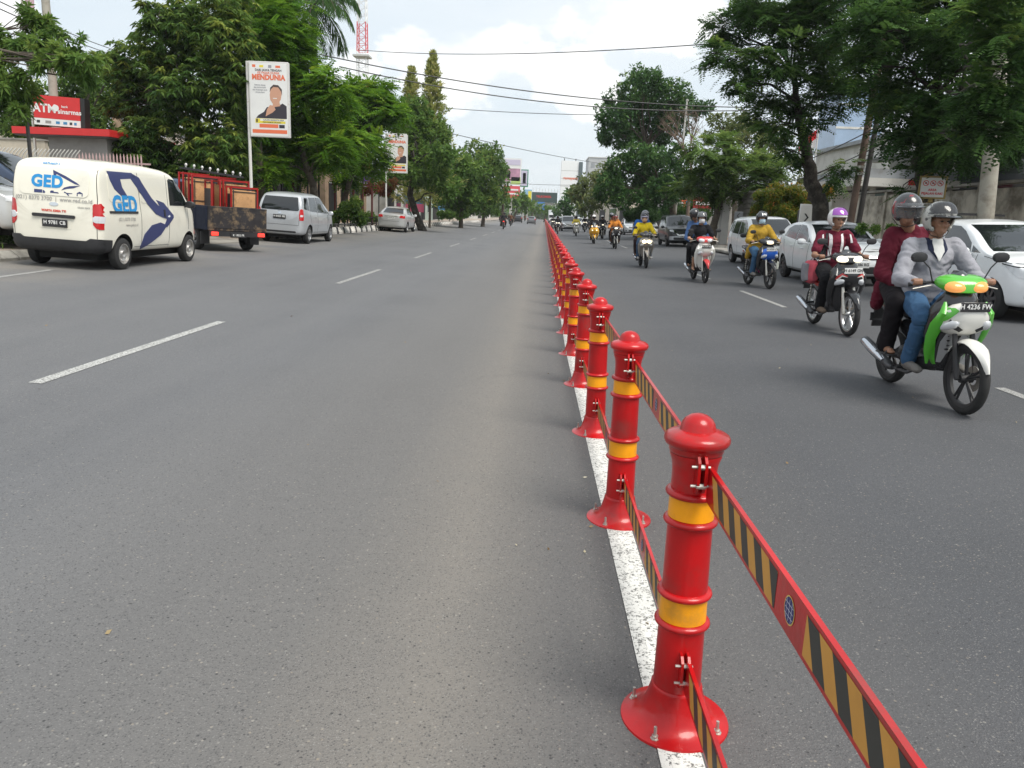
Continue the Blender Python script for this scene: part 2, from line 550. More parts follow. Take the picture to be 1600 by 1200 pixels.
    h = M('ADD', M('MULTIPLY', d1, -.5), M('ADD', M('MULTIPLY', nz(260., 3), .5), M('MULTIPLY', r1, .5)))
    bp = n.new('ShaderNodeBump'); bp.inputs['Strength'].default_value = .8; bp.inputs['Distance'].default_value = .005
    l.new(h, bp.inputs['Height']); l.new(bp.outputs[0], b.inputs['Normal'])
    return m
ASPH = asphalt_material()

def paint_material(name, wear_lo, wear_hi, col=(.66, .65, .61)):
    m = bpy.data.materials.new(name); m.use_nodes = True
    nt = m.node_tree; n = nt.nodes; l = nt.links; b = n['Principled BSDF']
    geo = n.new('ShaderNodeNewGeometry'); P = geo.outputs['Position']
    def nz(s, d=5, r=.65):
        q = n.new('ShaderNodeTexNoise'); q.inputs['Scale'].default_value = s; q.inputs['Detail'].default_value = d; q.inputs['Roughness'].default_value = r
        l.new(P, q.inputs['Vector']); return q.outputs['Fac']
    def rng(v, lo, hi, a=0., c=1.):
        q = n.new('ShaderNodeMapRange'); l.new(v, q.inputs[0])
        for i, x in enumerate((lo, hi, a, c)): q.inputs[i+1].default_value = x
        return q.outputs[0]
    def mix(f, a, c):
        q = n.new('ShaderNodeMix'); q.data_type = 'RGBA'; l.new(f, q.inputs[0])
        for i, v in ((6, a), (7, c)):
            if hasattr(v, 'is_linked'): l.new(v, q.inputs[i])
            else: q.inputs[i].default_value = (*v, 1)
        return q.outputs[2]
    pits = rng(nz(70., 5, .75), wear_lo, wear_hi)
    c = mix(rng(nz(3., 4), .35, .65), col, tuple(k*.82 for k in col))
    c = mix(pits, (.13, .128, .12), c)
    l.new(c, b.inputs['Base Color']); b.inputs['Roughness'].default_value = .75
    bp = n.new('ShaderNodeBump'); bp.inputs['Strength'].default_value = .5; bp.inputs['Distance'].default_value = .003
    l.new(nz(120., 4), bp.inputs['Height']); l.new(bp.outputs[0], b.inputs['Normal'])
    return m
PAINT = paint_material('road_paint', .42, .48)
PAINT_OLD = paint_material('worn_road_paint', .42, .60, (.46, .455, .44))

def strip(name, xs, y0, y1, dz, m, ys=None, kind='structure'):
    """sheet following the camber: xs = list of x"""
    ys = ys or [y0, y1]
    mb = MB()
    vs = [(x, y, zg(x)+dz) for y in ys for x in xs]
    n = len(xs)
    fs = [(j*n+i, j*n+i+1, (j+1)*n+i+1, (j+1)*n+i) for j in range(len(ys)-1) for i in range(n-1)]
    mb.add(vs, fs)
    o = obj(name, mb, m, smooth=0)
    if kind: o['kind'] = kind
    return o
KL, KR = -9.65, 8.95
M_soil = mat('soil', (.16, .13, .095), .95, noise=(1.5, .3), dirt=((.09, .12, .04), .9, .45, .65))
strip('ground', [-1500, -300, -60, -14, X0, 14, 60, 300, 1500], -60, 2600, -.02, M_soil, ys=[-60, 0, 60, 200, 600, 2600])
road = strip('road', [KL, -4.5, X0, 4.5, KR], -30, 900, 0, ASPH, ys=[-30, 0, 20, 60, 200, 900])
# markings: each painted stroke lies as its own thin sheet
def stroke(name, x, y0, y1, w, m, dx=0):
    mb = MB()
    vs = [(x-w/2, y0, zg(x-w/2)+.004), (x+w/2, y0, zg(x+w/2)+.004), (x+dx+w/2, y1, zg(x+dx+w/2)+.004), (x+dx-w/2, y1, zg(x+dx-w/2)+.004)]
    mb.add(vs, [(0, 1, 2, 3)])
    o = obj(name, mb, m, smooth=0); o['kind'] = 'structure'; return o
def barx(y):
    """line of the barrier: drifts a little to the left with distance"""
    return .512-.0120*min(y, 9) if y < 9 else .404
for y0, y1 in ((-4, 2), (2, 5.5), (5.5, 9), (9, 14), (14, 300)):
    stroke('median_line', barx(max(y0, 0))-.012, y0, y1, .128, PAINT, barx(max(y1, 0))-barx(max(y0, 0)))
for i, (a, b) in enumerate([(-3.6, 0.2), (5.55, 9.05), (14.45, 18.4), (23.6, 27.2), (33.0, 36.8), (42.5, 46.3), (52, 56), (61.5, 65.5), (71, 75), (80.5, 84.5), (90, 94), (99.5, 103.5), (109, 113)]):
    x = -3.78-.0045*a
    stroke('lane_dash', x, a, b, .105, PAINT_OLD if i > 1 else paint_material('lane_paint', .42, .56, (.56, .56, .54)), -.02)
for i, (a, b) in enumerate([(-4.5, -1), (4.9, 7.25), (13.85, 17.0), (20.2, 22.6), (31, 34.5), (40.5, 44), (50, 54), (60, 64), (70, 74), (80, 84), (90, 94)]):
    stroke('lane_dash', 4.36, a, b, .10, PAINT_OLD, 0)
stroke('edge_line', -8.0, 9.0, 12.9, .11, PAINT_OLD, -.35)

M_conc = mat('old_concrete', (.34, .325, .295), .9, noise=(3, .18), dirt=((.13, .12, .1), 1.3, .42, .7), bump=(40, .3, .004))
M_pave = mat('pavement', (.36, .30, .25), .9, noise=(2, .15), dirt=((.16, .14, .115), 1.6, .45, .7), bump=(30, .3, .004))
M_kw = mat('kerb_white', (.66, .63, .58), .85, noise=(6, .1), dirt=((.27, .24, .2), 4, .46, .72), vary=True)
M_kb = mat('kerb_black', (.035, .035, .037), .8, noise=(6, .3), dirt=((.18, .16, .14), 5, .5, .75), vary=True)
M_kg = mat('kerb_plain', (.38, .36, .32), .9, noise=(4, .15), dirt=((.12, .11, .095), 3, .45, .7), vary=True)
def pavement(name, x0, x1, y0, y1, h):
    mb = MB()
    xs = (x0, x1)
    vs = []
    for y in (y0, y1):
        for x in xs: vs += [(x, y, zg(x)-.05), (x, y, zg(x)+h)]
    mb.add(vs, [(1, 3, 7, 5), (0, 1, 5, 4), (2, 6, 7, 3), (0, 2, 3, 1), (4, 5, 7, 6)])
    o = obj(name, mb, M_pave, smooth=0); o['kind'] = 'structure'; return o
pvl = pavement('pavement', -14.0, KL-.26, 26, 700, .17)
pvl2 = pavement('pavement', -13.2, KL-.26, -20, 17.4, .16)
strip('driveway', [-40, -14, KL], 17.4, 26, .006, mat('driveway_concrete', (.30, .28, .245), .9, noise=(1.2, .15), dirt=((.15, .13, .11), 1.5, .42, .68)))
pvr = pavement('pavement', KR+.26, 12.4, -20, 700, .15)
# raised paving joints: individual slabs on the near pavement
# kerbs: one tone per block, black and white by turns
def kerb_blocks(parent, x, side, y0, y1, L, h, n_ind, plain=False):
    zb = zg(x)
    i = 0; y = y0
    cache = {}
    def blk(k, ln):
        key = (k, ln)
        if key not in cache:
            mb = MB(); g = .012
            s = side
            sk = .42 if not plain else 0   # the painted stripes lean
            w = .25
            v = [(0, g, -.05), (0, ln-g, -.05), (0-s*0, g, h*.30), (0, ln-g, h*.30),
                 (s*.16, g+sk, h), (s*.16, ln-g+sk, h), (s*w, g+sk, h), (s*w, ln-g+sk, h), (s*w, g+sk, -.05), (s*w, ln-g+sk, -.05)]
            mb.add(v, [(0, 1, 3, 2), (2, 3, 5, 4), (4, 5, 7, 6), (6, 7, 9, 8), (0, 2, 4, 6, 8), (1, 9, 7, 5, 3)])
            me = mb.mesh('kerb_stone'); finish(me, M_kg if plain else (M_kw if k == 0 else M_kb), 0)
            cache[key] = me
        return cache[key]
    while y < y1 and i < n_ind:
        k = i % 2
        ln = L if k == 0 else L*.42
        if plain: k, ln = 0, L
        o = mobj('kerb_stone', blk(k, ln), parent); o.location = (x, y, zb)
        y += ln; i += 1
    return y
def structure_empty(name, loc=(0, 0, 0)):
    o = bpy.data.objects.new(name, None); COL.objects.link(o); o.location = loc; o['kind'] = 'structure'; return o
kl = structure_empty('kerb_left')
y = kerb_blocks(kl, KL, -1, 27.0, 120, .85, .30, 150)
mb = MB(); mb.mi = 0
yy = y; k = 0
z = zg(KL)
while yy < 420:
    mb.box(KL-.25, KL, yy, yy+.9, z-.05, z+.24, mi=k % 2); yy += .9; k += 1
obj('far_kerb', mb, [M_kw, M_kb], kl, 0)['kind'] = 'stuff'
kl2 = structure_empty('kerb_left_near')
kerb_blocks(kl2, KL, -1, -4, 17, 1.0, .17, 21, plain=True)
kr = structure_empty('kerb_right')
kerb_blocks(kr, KR, 1, 6, 90, 1.0, .17, 84, plain=True)
mb = MB(); mb.box(KR, KR+.25, 90, 420, zg(KR)-.05, zg(KR)+.16)
obj('far_kerb', mb, M_kg, kr, 0)

# ------------------------------------------------------------------ the red barrier
M_red = mat('gloss_red_paint', (.43, .0035, .0050), .30, spec=.38, coat=.22, noise=(3.2, .22), dirt=((.15, .05, .042), 4, .54, .80), bump=(34, .28, .004), vary=True)
M_yel = mat('yellow_reflective_film', (.86, .34, .004), .34, coat=.15, noise=(9, .10), dirt=((.42, .20, .03), 6, .56, .78), vary=True)
M_yel.node_tree.nodes['Principled BSDF'].inputs['Specular IOR Level'].default_value = .4
M_steel = mat('galvanised_steel', (.55, .53, .48), .38, metal=.8, noise=(60, .2))
M_org = mat('orange_stripe', (.56, .27, .045), .45, noise=(12, .08))
M_blk = mat('black_stripe', (.032, .034, .03), .45)
M_navy = mat('emblem_blue', (.02, .025, .13), .5)
M_rust = mat('mortar_bits', (.45, .40, .33), .95, noise=(50, .3))

def post_meshes(n=40):
    P = {}
    mb = MB()
    mb.lathe([(.001, 0), (.168, 0), (.170, .004), (.168, .010), (.150, .013), (.128, .020), (.110, .034), (.098, .055), (.089, .085), (.0800, .118), (.0795, .126), (.076, .130), (.001, .130)], n)
    P['base'] = mb
    mb = MB()
    mb.lathe([(.001, .128), (.0740, .128), (.0725, .2), (.0705, .34), (.0690, .45), (.0665, .68), (.0650, .80), (.0655, .815), (.067, .832), (.071, .848), (.0755, .860), (.0755, .868), (.001, .870)], n)
    P['shaft'] = mb
    P['collar'] = []
    for z in (.340, .436, .662, .748):
        mb = MB(); r = {.340: .0705, .436: .069, .662: .0665, .748: .0658}[z]; t = .0115
        prof = [(r+t*1.45*math.cos(a)-.002, z+t*math.sin(a)) for a in [R(q) for q in range(-90, 91, 18)]]
        mb.lathe([(.06, z-t)]+prof+[(.06, z+t)], n); P['collar'].append(mb)
    P['yellow_band'] = []
    for a, b in ((.352, .424), (.674, .736)):
        mb = MB(); rr = .0722 if a < .5 else .0682; mb.lathe([(.06, a), (rr, a), (rr-.0012, b), (.06, b)], n); P['yellow_band'].append(mb)
    mb = MB()
    mb.lathe([(.001, .866), (.070, .866), (.0765, .870), (.0795, .877), (.079, .885), (.082, .889), (.0905, .894), (.0955, .902), (.0962, .911), (.0925, .920), (.082, .927), (.064, .933), (.0535, .936), (.0512, .942), (.048, .955), (.040, .967), (.026, .977), (.010, .982), (.001, .9825)], n)
    P['cap'] = mb
    P['bracket'] = []
    for z in (.825, .215):
        for sx in (-1, 1):
            mb = MB()
            a = (.004, .0105) if sx > 0 else (-.0105, -.004)
            x0, x1 = a[0]+.012*sx*.0, a[1]
            off = .010*sx
            mb.prism([(-.058, z-.062), (-.090, z-.050), (-.112, z-.02), (-.112, z+.042), (-.094, z+.056), (-.058, z+.056)], off-.004, off+.004, 'x')
            P['bracket'].append(mb)
    P['bolt'] = []
    for z in (.855, .80, .245, .19):
        mb = MB(); mb.lathe([(.001, -.030), (.0042, -.030), (.0042, -.014), (.008, -.014), (.008, .014), (.0042, .014), (.0042, .022), (.001, .022)], 6, 'x', (0, -.103, z)); P['bolt'].append(mb)
    for k in range(4):
        a = R(45+90*k)+R(12)
        mb = MB(); c = (.142*math.cos(a), .142*math.sin(a), 0)
        mb.lathe([(.001, .008), (.014, .008), (.014, .015), (.010, .015), (.010, .023), (.0055, .023), (.0052, .052), (.001, .053)], 8, 'z', c); P['bolt'].append(mb)
    return P
def make_post():
    t = thing('bollard', '', 'bollard')
    P = post_meshes()
    obj('base', P['base'], M_red, t, 40); obj('shaft', P['shaft'], M_red, t, 40); obj('cap', P['cap'], M_red, t, 50)
    for k in P['collar']: obj('collar', k, M_red, t, 60)
    for k in P['yellow_band']: obj('yellow_band', k, M_yel, t, 40)
    for k in P['bracket']: obj('bracket', k, M_red, t, 20)
    for k in P['bolt']: obj('bolt', k, M_steel, t, 30)
    return t
def make_rail(L):
    """thin steel strip with a folded rim; prints on both faces"""
    t = thing('barrier_rail', '', 'barrier rail')
    mb = MB(); H2 = .0475
    mb.box(-.003, .003, -L, 0, -H2, H2)
    mb.box(-.003, .009, -L, 0, H2, H2+.003); mb.box(-.003, .009, -L, 0, -H2-.003, -H2)
    obj('strip', mb, M_red, t, 0)
    for s in (-1, 1):
        mb = MB(); x = s*.0036
        h = .0405; n = 23; w = (L-.10)/n; sk = .052
        c0, c1 = -L/2-.085, -L/2+.085
        for i in range(n):
            y0 = -.05-i*w; y1 = y0-w
            q = [(y0, h), (y1, h), (y1+(-sk if s < 0 else -sk), -h), (y0-sk, -h)]
            # clip against the emblem plate
            def clip(poly, keep):
                out = []
                for a, b in zip(poly, poly[1:]+poly[:1]):
                    ia, ib = keep(a), keep(b)
                    if ia >= 0: out.append(a)
                    if (ia > 0) != (ib > 0) and ia != ib:
                        t_ = ia/(ia-ib); out.append((a[0]+(b[0]-a[0])*t_, a[1]+(b[1]-a[1])*t_))
                return out
            for pl in (clip(q, lambda p: p[0]-c1), clip(q, lambda p: c0-p[0])):
                pl = clip(pl, lambda p: p[0]-(-L+.03)) if pl else pl
                if len(pl) >= 3: mb.add([(x, p[0], p[1]) for p in pl], [tuple(range(len(pl)))], i % 2)
        obj('stripes', mb, [M_org, M_blk], t, 0)
        mb = MB()
        cy = -L/2
        def disc(r, dx, mi, k=24, ry=None):
            mb.add([(x+s*dx, cy+r*math.cos(2*math.pi*a/k), .002+r*math.sin(2*math.pi*a/k)) for a in range(k)], [tuple(range(k))], mi)
        disc(.029, .0004, 0); disc(.0262, .0008, 1)
        for k in range(3):
            yy = cy-.014+.014*k
            mb.add([(x+s*.0012, yy-.0009, .002-.022), (x+s*.0012, yy+.0009, .002-.022), (x+s*.0012, yy+.0009, .002+.022), (x+s*.0012, yy-.0009, .002+.022)], [(0, 1, 2, 3)], 2)
            zz = .002-.012+.012*k
            mb.add([(x+s*.0012, cy-.022, zz-.0009), (x+s*.0012, cy+.022, zz-.0009), (x+s*.0012, cy+.022, zz+.0009), (x+s*.0012, cy-.022, zz+.0009)], [(0, 1, 2, 3)], 2)
        obj('round_emblem', mb, [mat('emblem_ring', (.65, .45, .12), .5), M_navy, mat('emblem_lines', (.5, .5, .6), .5)], t, 0)
    return t
PITCHY = 1.66
post0 = make_post(); rail0 = make_rail(PITCHY-.21)
ORD = ['nearest', 'second', 'third', 'fourth', 'fifth', 'sixth', 'seventh', 'eighth', 'ninth', 'tenth']
N_FULL, N_RAIL, N_ALL = 26, 60, 175
# simple copies for the far row
def plain_post(n=14):
    P = post_meshes(n); mb = MB()
    for k, mi in [(P['base'], 0), (P['shaft'], 0), (P['cap'], 0)]+[(c, 0) for c in P['collar']]+[(c, 1) for c in P['yellow_band']]:
        mb.add(k.v, k.f, mi)
    me = mb.mesh('bollard'); finish(me, [M_red, M_yel], 40, mb.m); return me
far_me = plain_post()
def plain_post_rails():
    mb = MB(); P = post_meshes(8)
    for k, mi in [(P['base'], 0), (P['shaft'], 0), (P['cap'], 0)]+[(c, 1) for c in P['yellow_band']]: mb.add(k.v, k.f, mi)
    for z in (.825, .215): mb.box(-.004, .004, -PITCHY+.08, -.08, z-.05, z+.05, 0)
    me = mb.mesh('bollard'); finish(me, [M_red, M_yel], 40, mb.m); return me
far_me2 = plain_post_rails()
rail_far = None
GP, GRL, GRU = 'red bollards down the middle of the road', 'lower striped rails of the red barrier', 'upper striped rails of the red barrier'
rnd = random.Random(3)
for i in range(-1, N_ALL):
    y = 2.19+PITCHY*i
    x = barx(max(y, 0))
    if i < 0: lab = 'red bollard with yellow bands at the camera end of the barrier, just out of view'
    elif i < 10: lab = ('nearest' if i == 0 else ORD[i]+' nearest')+' red bollard with two yellow bands on the white centre line'
    elif i < N_FULL: lab = 'small looking red bollard in the middle stretch of the barrier row'
    else: lab = 'distant red bollard in the far stretch of the barrier row'
    if i < N_FULL: o = post0 if i == -1 else copy_tree(post0)
    else: o = mobj('bollard', far_me if i < N_RAIL else far_me2)
    tag(o, lab, 'bollard', GP)
    rz = R(rnd.uniform(-3, 3)) if i > 0 else 0
    o.matrix_world = Matrix.Translation((x, y, .001)) @ Matrix.Rotation(R(-.5+rnd.uniform(-.5, .5)), 4, 'Y') @ Matrix.Rotation(rz, 4, 'Z') @ Matrix.Diagonal((1, 1, 1.025, 1))
    if i >= 0 and i < N_RAIL:
        for z, nm, g in ((.825, 'upper', GRU), (.215, 'lower', GRL)):
            yn = y-PITCHY; xn = barx(max(yn, 0))
            if i < N_FULL:
                r_ = rail0 if (i == 0 and nm == 'upper') else copy_tree(rail0)
            else:
                if rail_far is None:
                    mb = MB(); mb.box(-.003, .003, -PITCHY+.2, 0, -.05, .05); rail_far = mb.mesh('barrier_rail'); finish(rail_far, M_red, 0)
                r_ = mobj('barrier_rail', rail_far)
            if i < 6: lab = nm+' black and orange striped rail running from the '+('nearest' if i == 0 else ORD[i]+' nearest')+' red bollard towards the viewer'
            elif i < N_FULL: lab = 'short looking '+nm+' striped rail between bollards in the middle stretch'
            else: lab = 'distant '+nm+' red rail between bollards in the far stretch'
            tag(r_, lab, 'barrier rail', g)
            ang = math.atan2(xn-x, -(yn-y))
            r_.matrix_world = Matrix.Translation((x+.0155*z/.8, y-.090, z)) @ Matrix.Rotation(ang, 4, 'Z')
# grit and mortar crumbs at the foot of the nearest post
# ------------------------------------------------------------------ cars
M_glass = mat('dark_car_glass', (.012, .014, .016), .06, spec=.9)
M_glass_l = mat('car_glass', (.05, .06, .065), .05, spec=.9)
M_tyre = mat('tyre_rubber', (.022, .022, .022), .85, noise=(14, .25))
M_trim = mat('black_trim', (.022, .022, .024), .55, noise=(9, .2))
M_gap = mat('panel_gap', (.03, .03, .03), .8)
M_arch = mat('wheel_arch_lining', (.012, .012, .012), .95)
M_chrome = mat('chrome', (.72, .73, .74), .12, metal=1.0)
M_alloy = mat('alloy_rim', (.50, .51, .52), .28, metal=.85, noise=(8, .1))
M_alloyd = mat('dark_alloy_rim', (.14, .14, .145), .35, metal=.8)
M_rlamp = mat('red_lamp', (.50, .012, .014), .12, coat=.6)
M_rlamp_on = mat('red_lamp_lit', (.7, .02, .02), .2, emit=(1, .05, .03), es=1.6)
M_clear = mat('clear_lamp', (.62, .64, .66), .08, spec=.9, coat=.6)
M_amber = mat('amber_lamp', (.75, .28, .03), .15, coat=.6)
M_plate = mat('black_plate', (.02, .02, .022), .5)
M_platew = mat('white_plate', (.7, .7, .68), .5)
M_ink_w = mat('white_lettering', (.72, .72, .70), .6)
M_ink_k = mat('black_lettering', (.02, .02, .02), .6)
def carpaint(name, col, metal=0.0, rough=.32, d=.06, dirtc=(.25, .22, .18)):
    return mat(name, col, rough, metal=metal, coat=.7, noise=(1.6, d), dirt=(tuple(c*.75+x*.12 for c, x in zip(col, dirtc)), 2.2, .55, .85))

def interp(tab, x):
    if x <= tab[0][0]: return tab[0][1]
    for a, b in zip(tab, tab[1:]):
        if x <= b[0]:
            t = (x-a[0])/(b[0]-a[0]); return a[1]+(b[1]-a[1])*t
    return tab[-1][1]
def wheel(parent, x, y, r, w, rim, side, spokes=5, style='alloy', rr=.64):
    t = bpy.data.objects.new('wheel', None); COL.objects.link(t); t.parent = parent; t.location = (x, y, r)
    mb = MB(); s = side
    mb.lathe([(r*rr, -w/2), (r*.86, -w/2), (r*.97, -w*.40), (r, -w*.2), (r, w*.2), (r*.97, w*.40), (r*.86, w/2), (r*rr, w/2)], 28, 'y', closed=True)
    obj('tyre', mb, M_tyre, t, 35)
    mb = MB(); q = r*rr; o = s*w*.5
    mb.lathe([(q*1.02, o*.55), (q*1.03, o*1.0), (q*.93, o*1.0), (q*.90, o*.5), (q*.80, o*.30)], 28, 'y')
    if style == 'alloy':
        for k in range(spokes):
            a = 2*math.pi*k/spokes+.3
            c, d = math.cos(a), math.sin(a)
            p = []
            for rad, hw in ((q*.12, q*.13), (q*.55, q*.13), (q*.95, q*.19)):
                for e in (-1, 1): p.append((rad*c-e*hw*d, o*(.92 if rad < q*.9 else .85), rad*d+e*hw*c))
            for rad, hw in ((q*.12, q*.13), (q*.55, q*.13), (q*.95, q*.19)):
                for e in (-1, 1): p.append((rad*c-e*hw*d, o*.6, rad*d+e*hw*c))
            mb.add(p, [(0, 1, 3, 2), (2, 3, 5, 4), (0, 2, 8, 6), (1, 7, 9, 3), (2, 4, 10, 8), (3, 9, 11, 5)])
        mb.lathe([(.001, o*.3), (q*.22, o*.3), (q*.2, o*.95), (.001, o*.98)], 16, 'y')
    else:
        mb.lathe([(.001, o*.55), (q*.28, o*.95), (q*.33, o*.9), (q*.40, o*.5), (q*.62, o*.62), (q*.7, o*.7), (q*.88, o*.35)], 24, 'y')
    obj('rim', mb, rim, t, 35)
    mb = MB(); mb.lathe([(.001, o*.2), (q*.86, o*.2), (q*.86, o*.26), (.001, o*.27)], 20, 'y')
    obj('brake_disc', mb, M_trim, t, 0)
    return t

def make_car(S, name, label, cat='car'):
    """S: top = roof/bonnet outline, bot = lower edge, belt = shoulder height, wid = plan half widths, gw = greenhouse half width factor"""
    t = thing(name, label, cat, group=S.get('group'))
    top, bot, belt, wid = S['top'], S['bot'], S['belt'], S['wid']
    x0, x1 = top[0][0], top[-1][0]
    xs = sorted(set([round(p[0], 3) for p in top]+[round(x0+(x1-x0)*k/26, 3) for k in range(27)]))
    xs2 = [xs[0]]
    for x in xs[1:]:
        if x-xs2[-1] > .05: xs2.append(x)
    xs2[-1] = xs[-1]
    rings = []
    tw = S.get('tw', .76); mid = S.get('mid', .55)
    for x in xs2:
        zt = interp(top, x); zb = interp(bot, x); w = interp(wid, x)
        zs = min(interp(belt, x), zt-.03)
        f = max(0, min(1, (zt-zs)/.55))
        rt = w*(1-(1-tw)*f)          # roof edge half width
        zm = zb+(zs-zb)*mid
        half = [(0, zb), (w*.80, zb), (w*.955, zb+.035), (w*.985, zb+(zm-zb)*.45), (w, zm), (w*.992, zm+(zs-zm)*.6), (w*.965, zs),
                (w*.965+(rt-w*.965)*.52, zs+(zt-zs)*.50), (rt+.012*f, zs+(zt-zs)*.84), (rt*.93, zt-.022*min(1, (zt-zs)/.1)), (rt*.55, zt), (0, zt+.012)]
        ring = [(x, y, z) for y, z in half]+[(x, -y, z) for y, z in half[-2:0:-1]]
        rings.append(ring)
    mb = MB(); mb.loft(rings)
    me = mb.mesh('body'); 
    bm = bmesh.new(); bm.from_mesh(me); bmesh.ops.recalc_face_normals(bm, faces=bm.faces); bm.to_mesh(me); bm.free()
    o = bpy.data.objects.new('body', me); COL.objects.link(o)
    me.materials.append(S['paint']); me.materials.append(M_arch)
    ss = o.modifiers.new('s', 'SUBSURF'); ss.levels = 2
    # wheel arches
    cuts = []
    for wx in S['wx']:
        for sd in (-1, 1):
            c = MB(); R_ = S['r']*S.get('archk', 1.16)
            c.lathe([(.001, sd*.52), (R_, sd*.52), (R_, sd*1.2), (.001, sd*1.2)], 32, 'y', (wx, 0, S['r']+.01), mi=0)
            cm = c.mesh('cut'); cm.materials.append(M_arch)
            b2 = bmesh.new(); b2.from_mesh(cm); bmesh.ops.recalc_face_normals(b2, faces=b2.faces); b2.to_mesh(cm); b2.free()
            co = bpy.data.objects.new('cut', cm); COL.objects.link(co); cuts.append(co)
            bo = o.modifiers.new('b', 'BOOLEAN'); bo.object = co; bo.operation = 'DIFFERENCE'; bo.solver = 'EXACT'; bo.material_mode = 'TRANSFER'
    bpy.context.view_layer.update()
    me2 = evaluated(o)
    o.modifiers.clear(); o.data = me2
    for c in cuts: bpy.data.objects.remove(c)
    me2.shade_smooth(); me2.set_sharp_from_angle(angle=R(38))
    o.parent = t
    cs = Caster(me2)
    W = max(p[1] for p in wid)
    for pn, side, poly, m, kw in S['panels']:
        for sd in (('l', 'r') if side == 'lr' else (side,)):
            if side in ('f2', 'b2'): 
                for sg in (1, -1):
                    pl = [(sg*p[0], p[1]) for p in poly]
                    project(cs, pl, side[0], name=pn, mats=m, parent=t, **kw)
                break
            project(cs, poly, sd, name=pn, mats=m, parent=t, **kw)
    # underside
    mb = MB(); mb.box(x0+.35, x1-.35, -W*.62, W*.62, S['r']*.55, S['r']*1.25); obj('underbody', mb, M_arch, t, 0)
    for wx in S['wx']:
        for sd in (-1, 1):
            wheel(t, wx, sd*(W-S.get('wi', .115)), S['r'], S.get('tw_', .18), S.get('rim', M_alloy), sd, S.get('spokes', 5), S.get('wstyle', 'alloy'))
    # mirrors
    if 'mirror' in S:
        mx, mz = S['mirror']
        for sd in (-1, 1):
            w = interp(wid, mx)
            m_ = MB(); m_.body([(mx-.05, mz+.005, .075, .055, 0), (mx-.03, mz+.005, .10, .075, 0), (mx+.05, mz, .09, .065, 0), (mx+.09, mz, .03, .03, 0)], 14)
            m_.v = [(v[0], v[1]+sd*(w+.10), v[2]) for v in m_.v]
            m_.tube([(mx+.02, sd*(w-.06), mz-.05), (mx+.02, sd*(w+.06), mz-.02)], .022)
            obj('mirror', m_, S.get('mirm', S['paint']), t, 40)
    for hx in S.get('handles', []):
        for sd in (-1, 1):
            z = interp(belt, hx)-S.get('hz', .10); p, n = cs.hit((hx, sd*3, z), (0, -sd, 0))
            if p is None: continue
            m_ = MB(); m_.tube([(hx-.09, p.y+sd*.0, z), (hx-.07, p.y+sd*.022, z), (hx+.06, p.y+sd*.022, z), (hx+.08, p.y, z)], .012, 6)
            obj('door_handle', m_, S.get('handm', S['paint']), t, 40)
    for (px, py, pz, nx, s, m, w) in S.get('plates', []):
        p, n = cs.hit((nx*5, py, pz), (-nx, 0, 0))
        X = p.x+nx*.018
        m_ = MB(); m_.box(X-.006, X+.006, py-w/2, py+w/2, pz-.066, pz+.066, bev=.004)
        pl = obj('number_plate', m_, m, t, 0)
        if s: text(s, .085, M_ink_w if m is M_plate else M_ink_k, pl, face_M((X+nx*.0075, py, pz+.008), (nx, 0, 0)), .002, .95, 'plate_lettering')
    if 'wiper' in S:
        m_ = MB(); (xa, ya, za, xb, yb, zb_) = S['wiper']
        a, _ = cs.hit((-6, ya, za), (1, 0, 0)); b, _ = cs.hit((-6, yb, zb_), (1, 0, 0))
        m_.tube([a+Vector((-.02, 0, 0)), b+Vector((-.025, 0, 0))], .01, 5); obj('wiper', m_, M_trim, t)
    return t, cs
def line2(x0, z0, x1, z1, w=.009):
    d = Vector((x1-x0, z1-z0)); n = Vector((-d.y, d.x)).normalized()*w/2
    return [(x0+n.x, z0+n.y), (x1+n.x, z1+n.y), (x1-n.x, z1-n.y), (x0-n.x, z0-n.y)]
G0 = dict(off=.003, thick=.010)
GG = dict(off=.006, thick=.016, step=.055)
def rrect(x0, x1, y0, y1, r=.03, k=3):
    out = []
    for cx, cy, a in ((x1-r, y1-r, 0), (x0+r, y1-r, 90), (x0+r, y0+r, 180), (x1-r, y0+r, 270)):
        for i in range(k+1):
            t = R(a+90*i/k); out.append((cx+r*math.cos(t), cy+r*math.sin(t)))
    return out
def sweep(poly, k=8): return poly

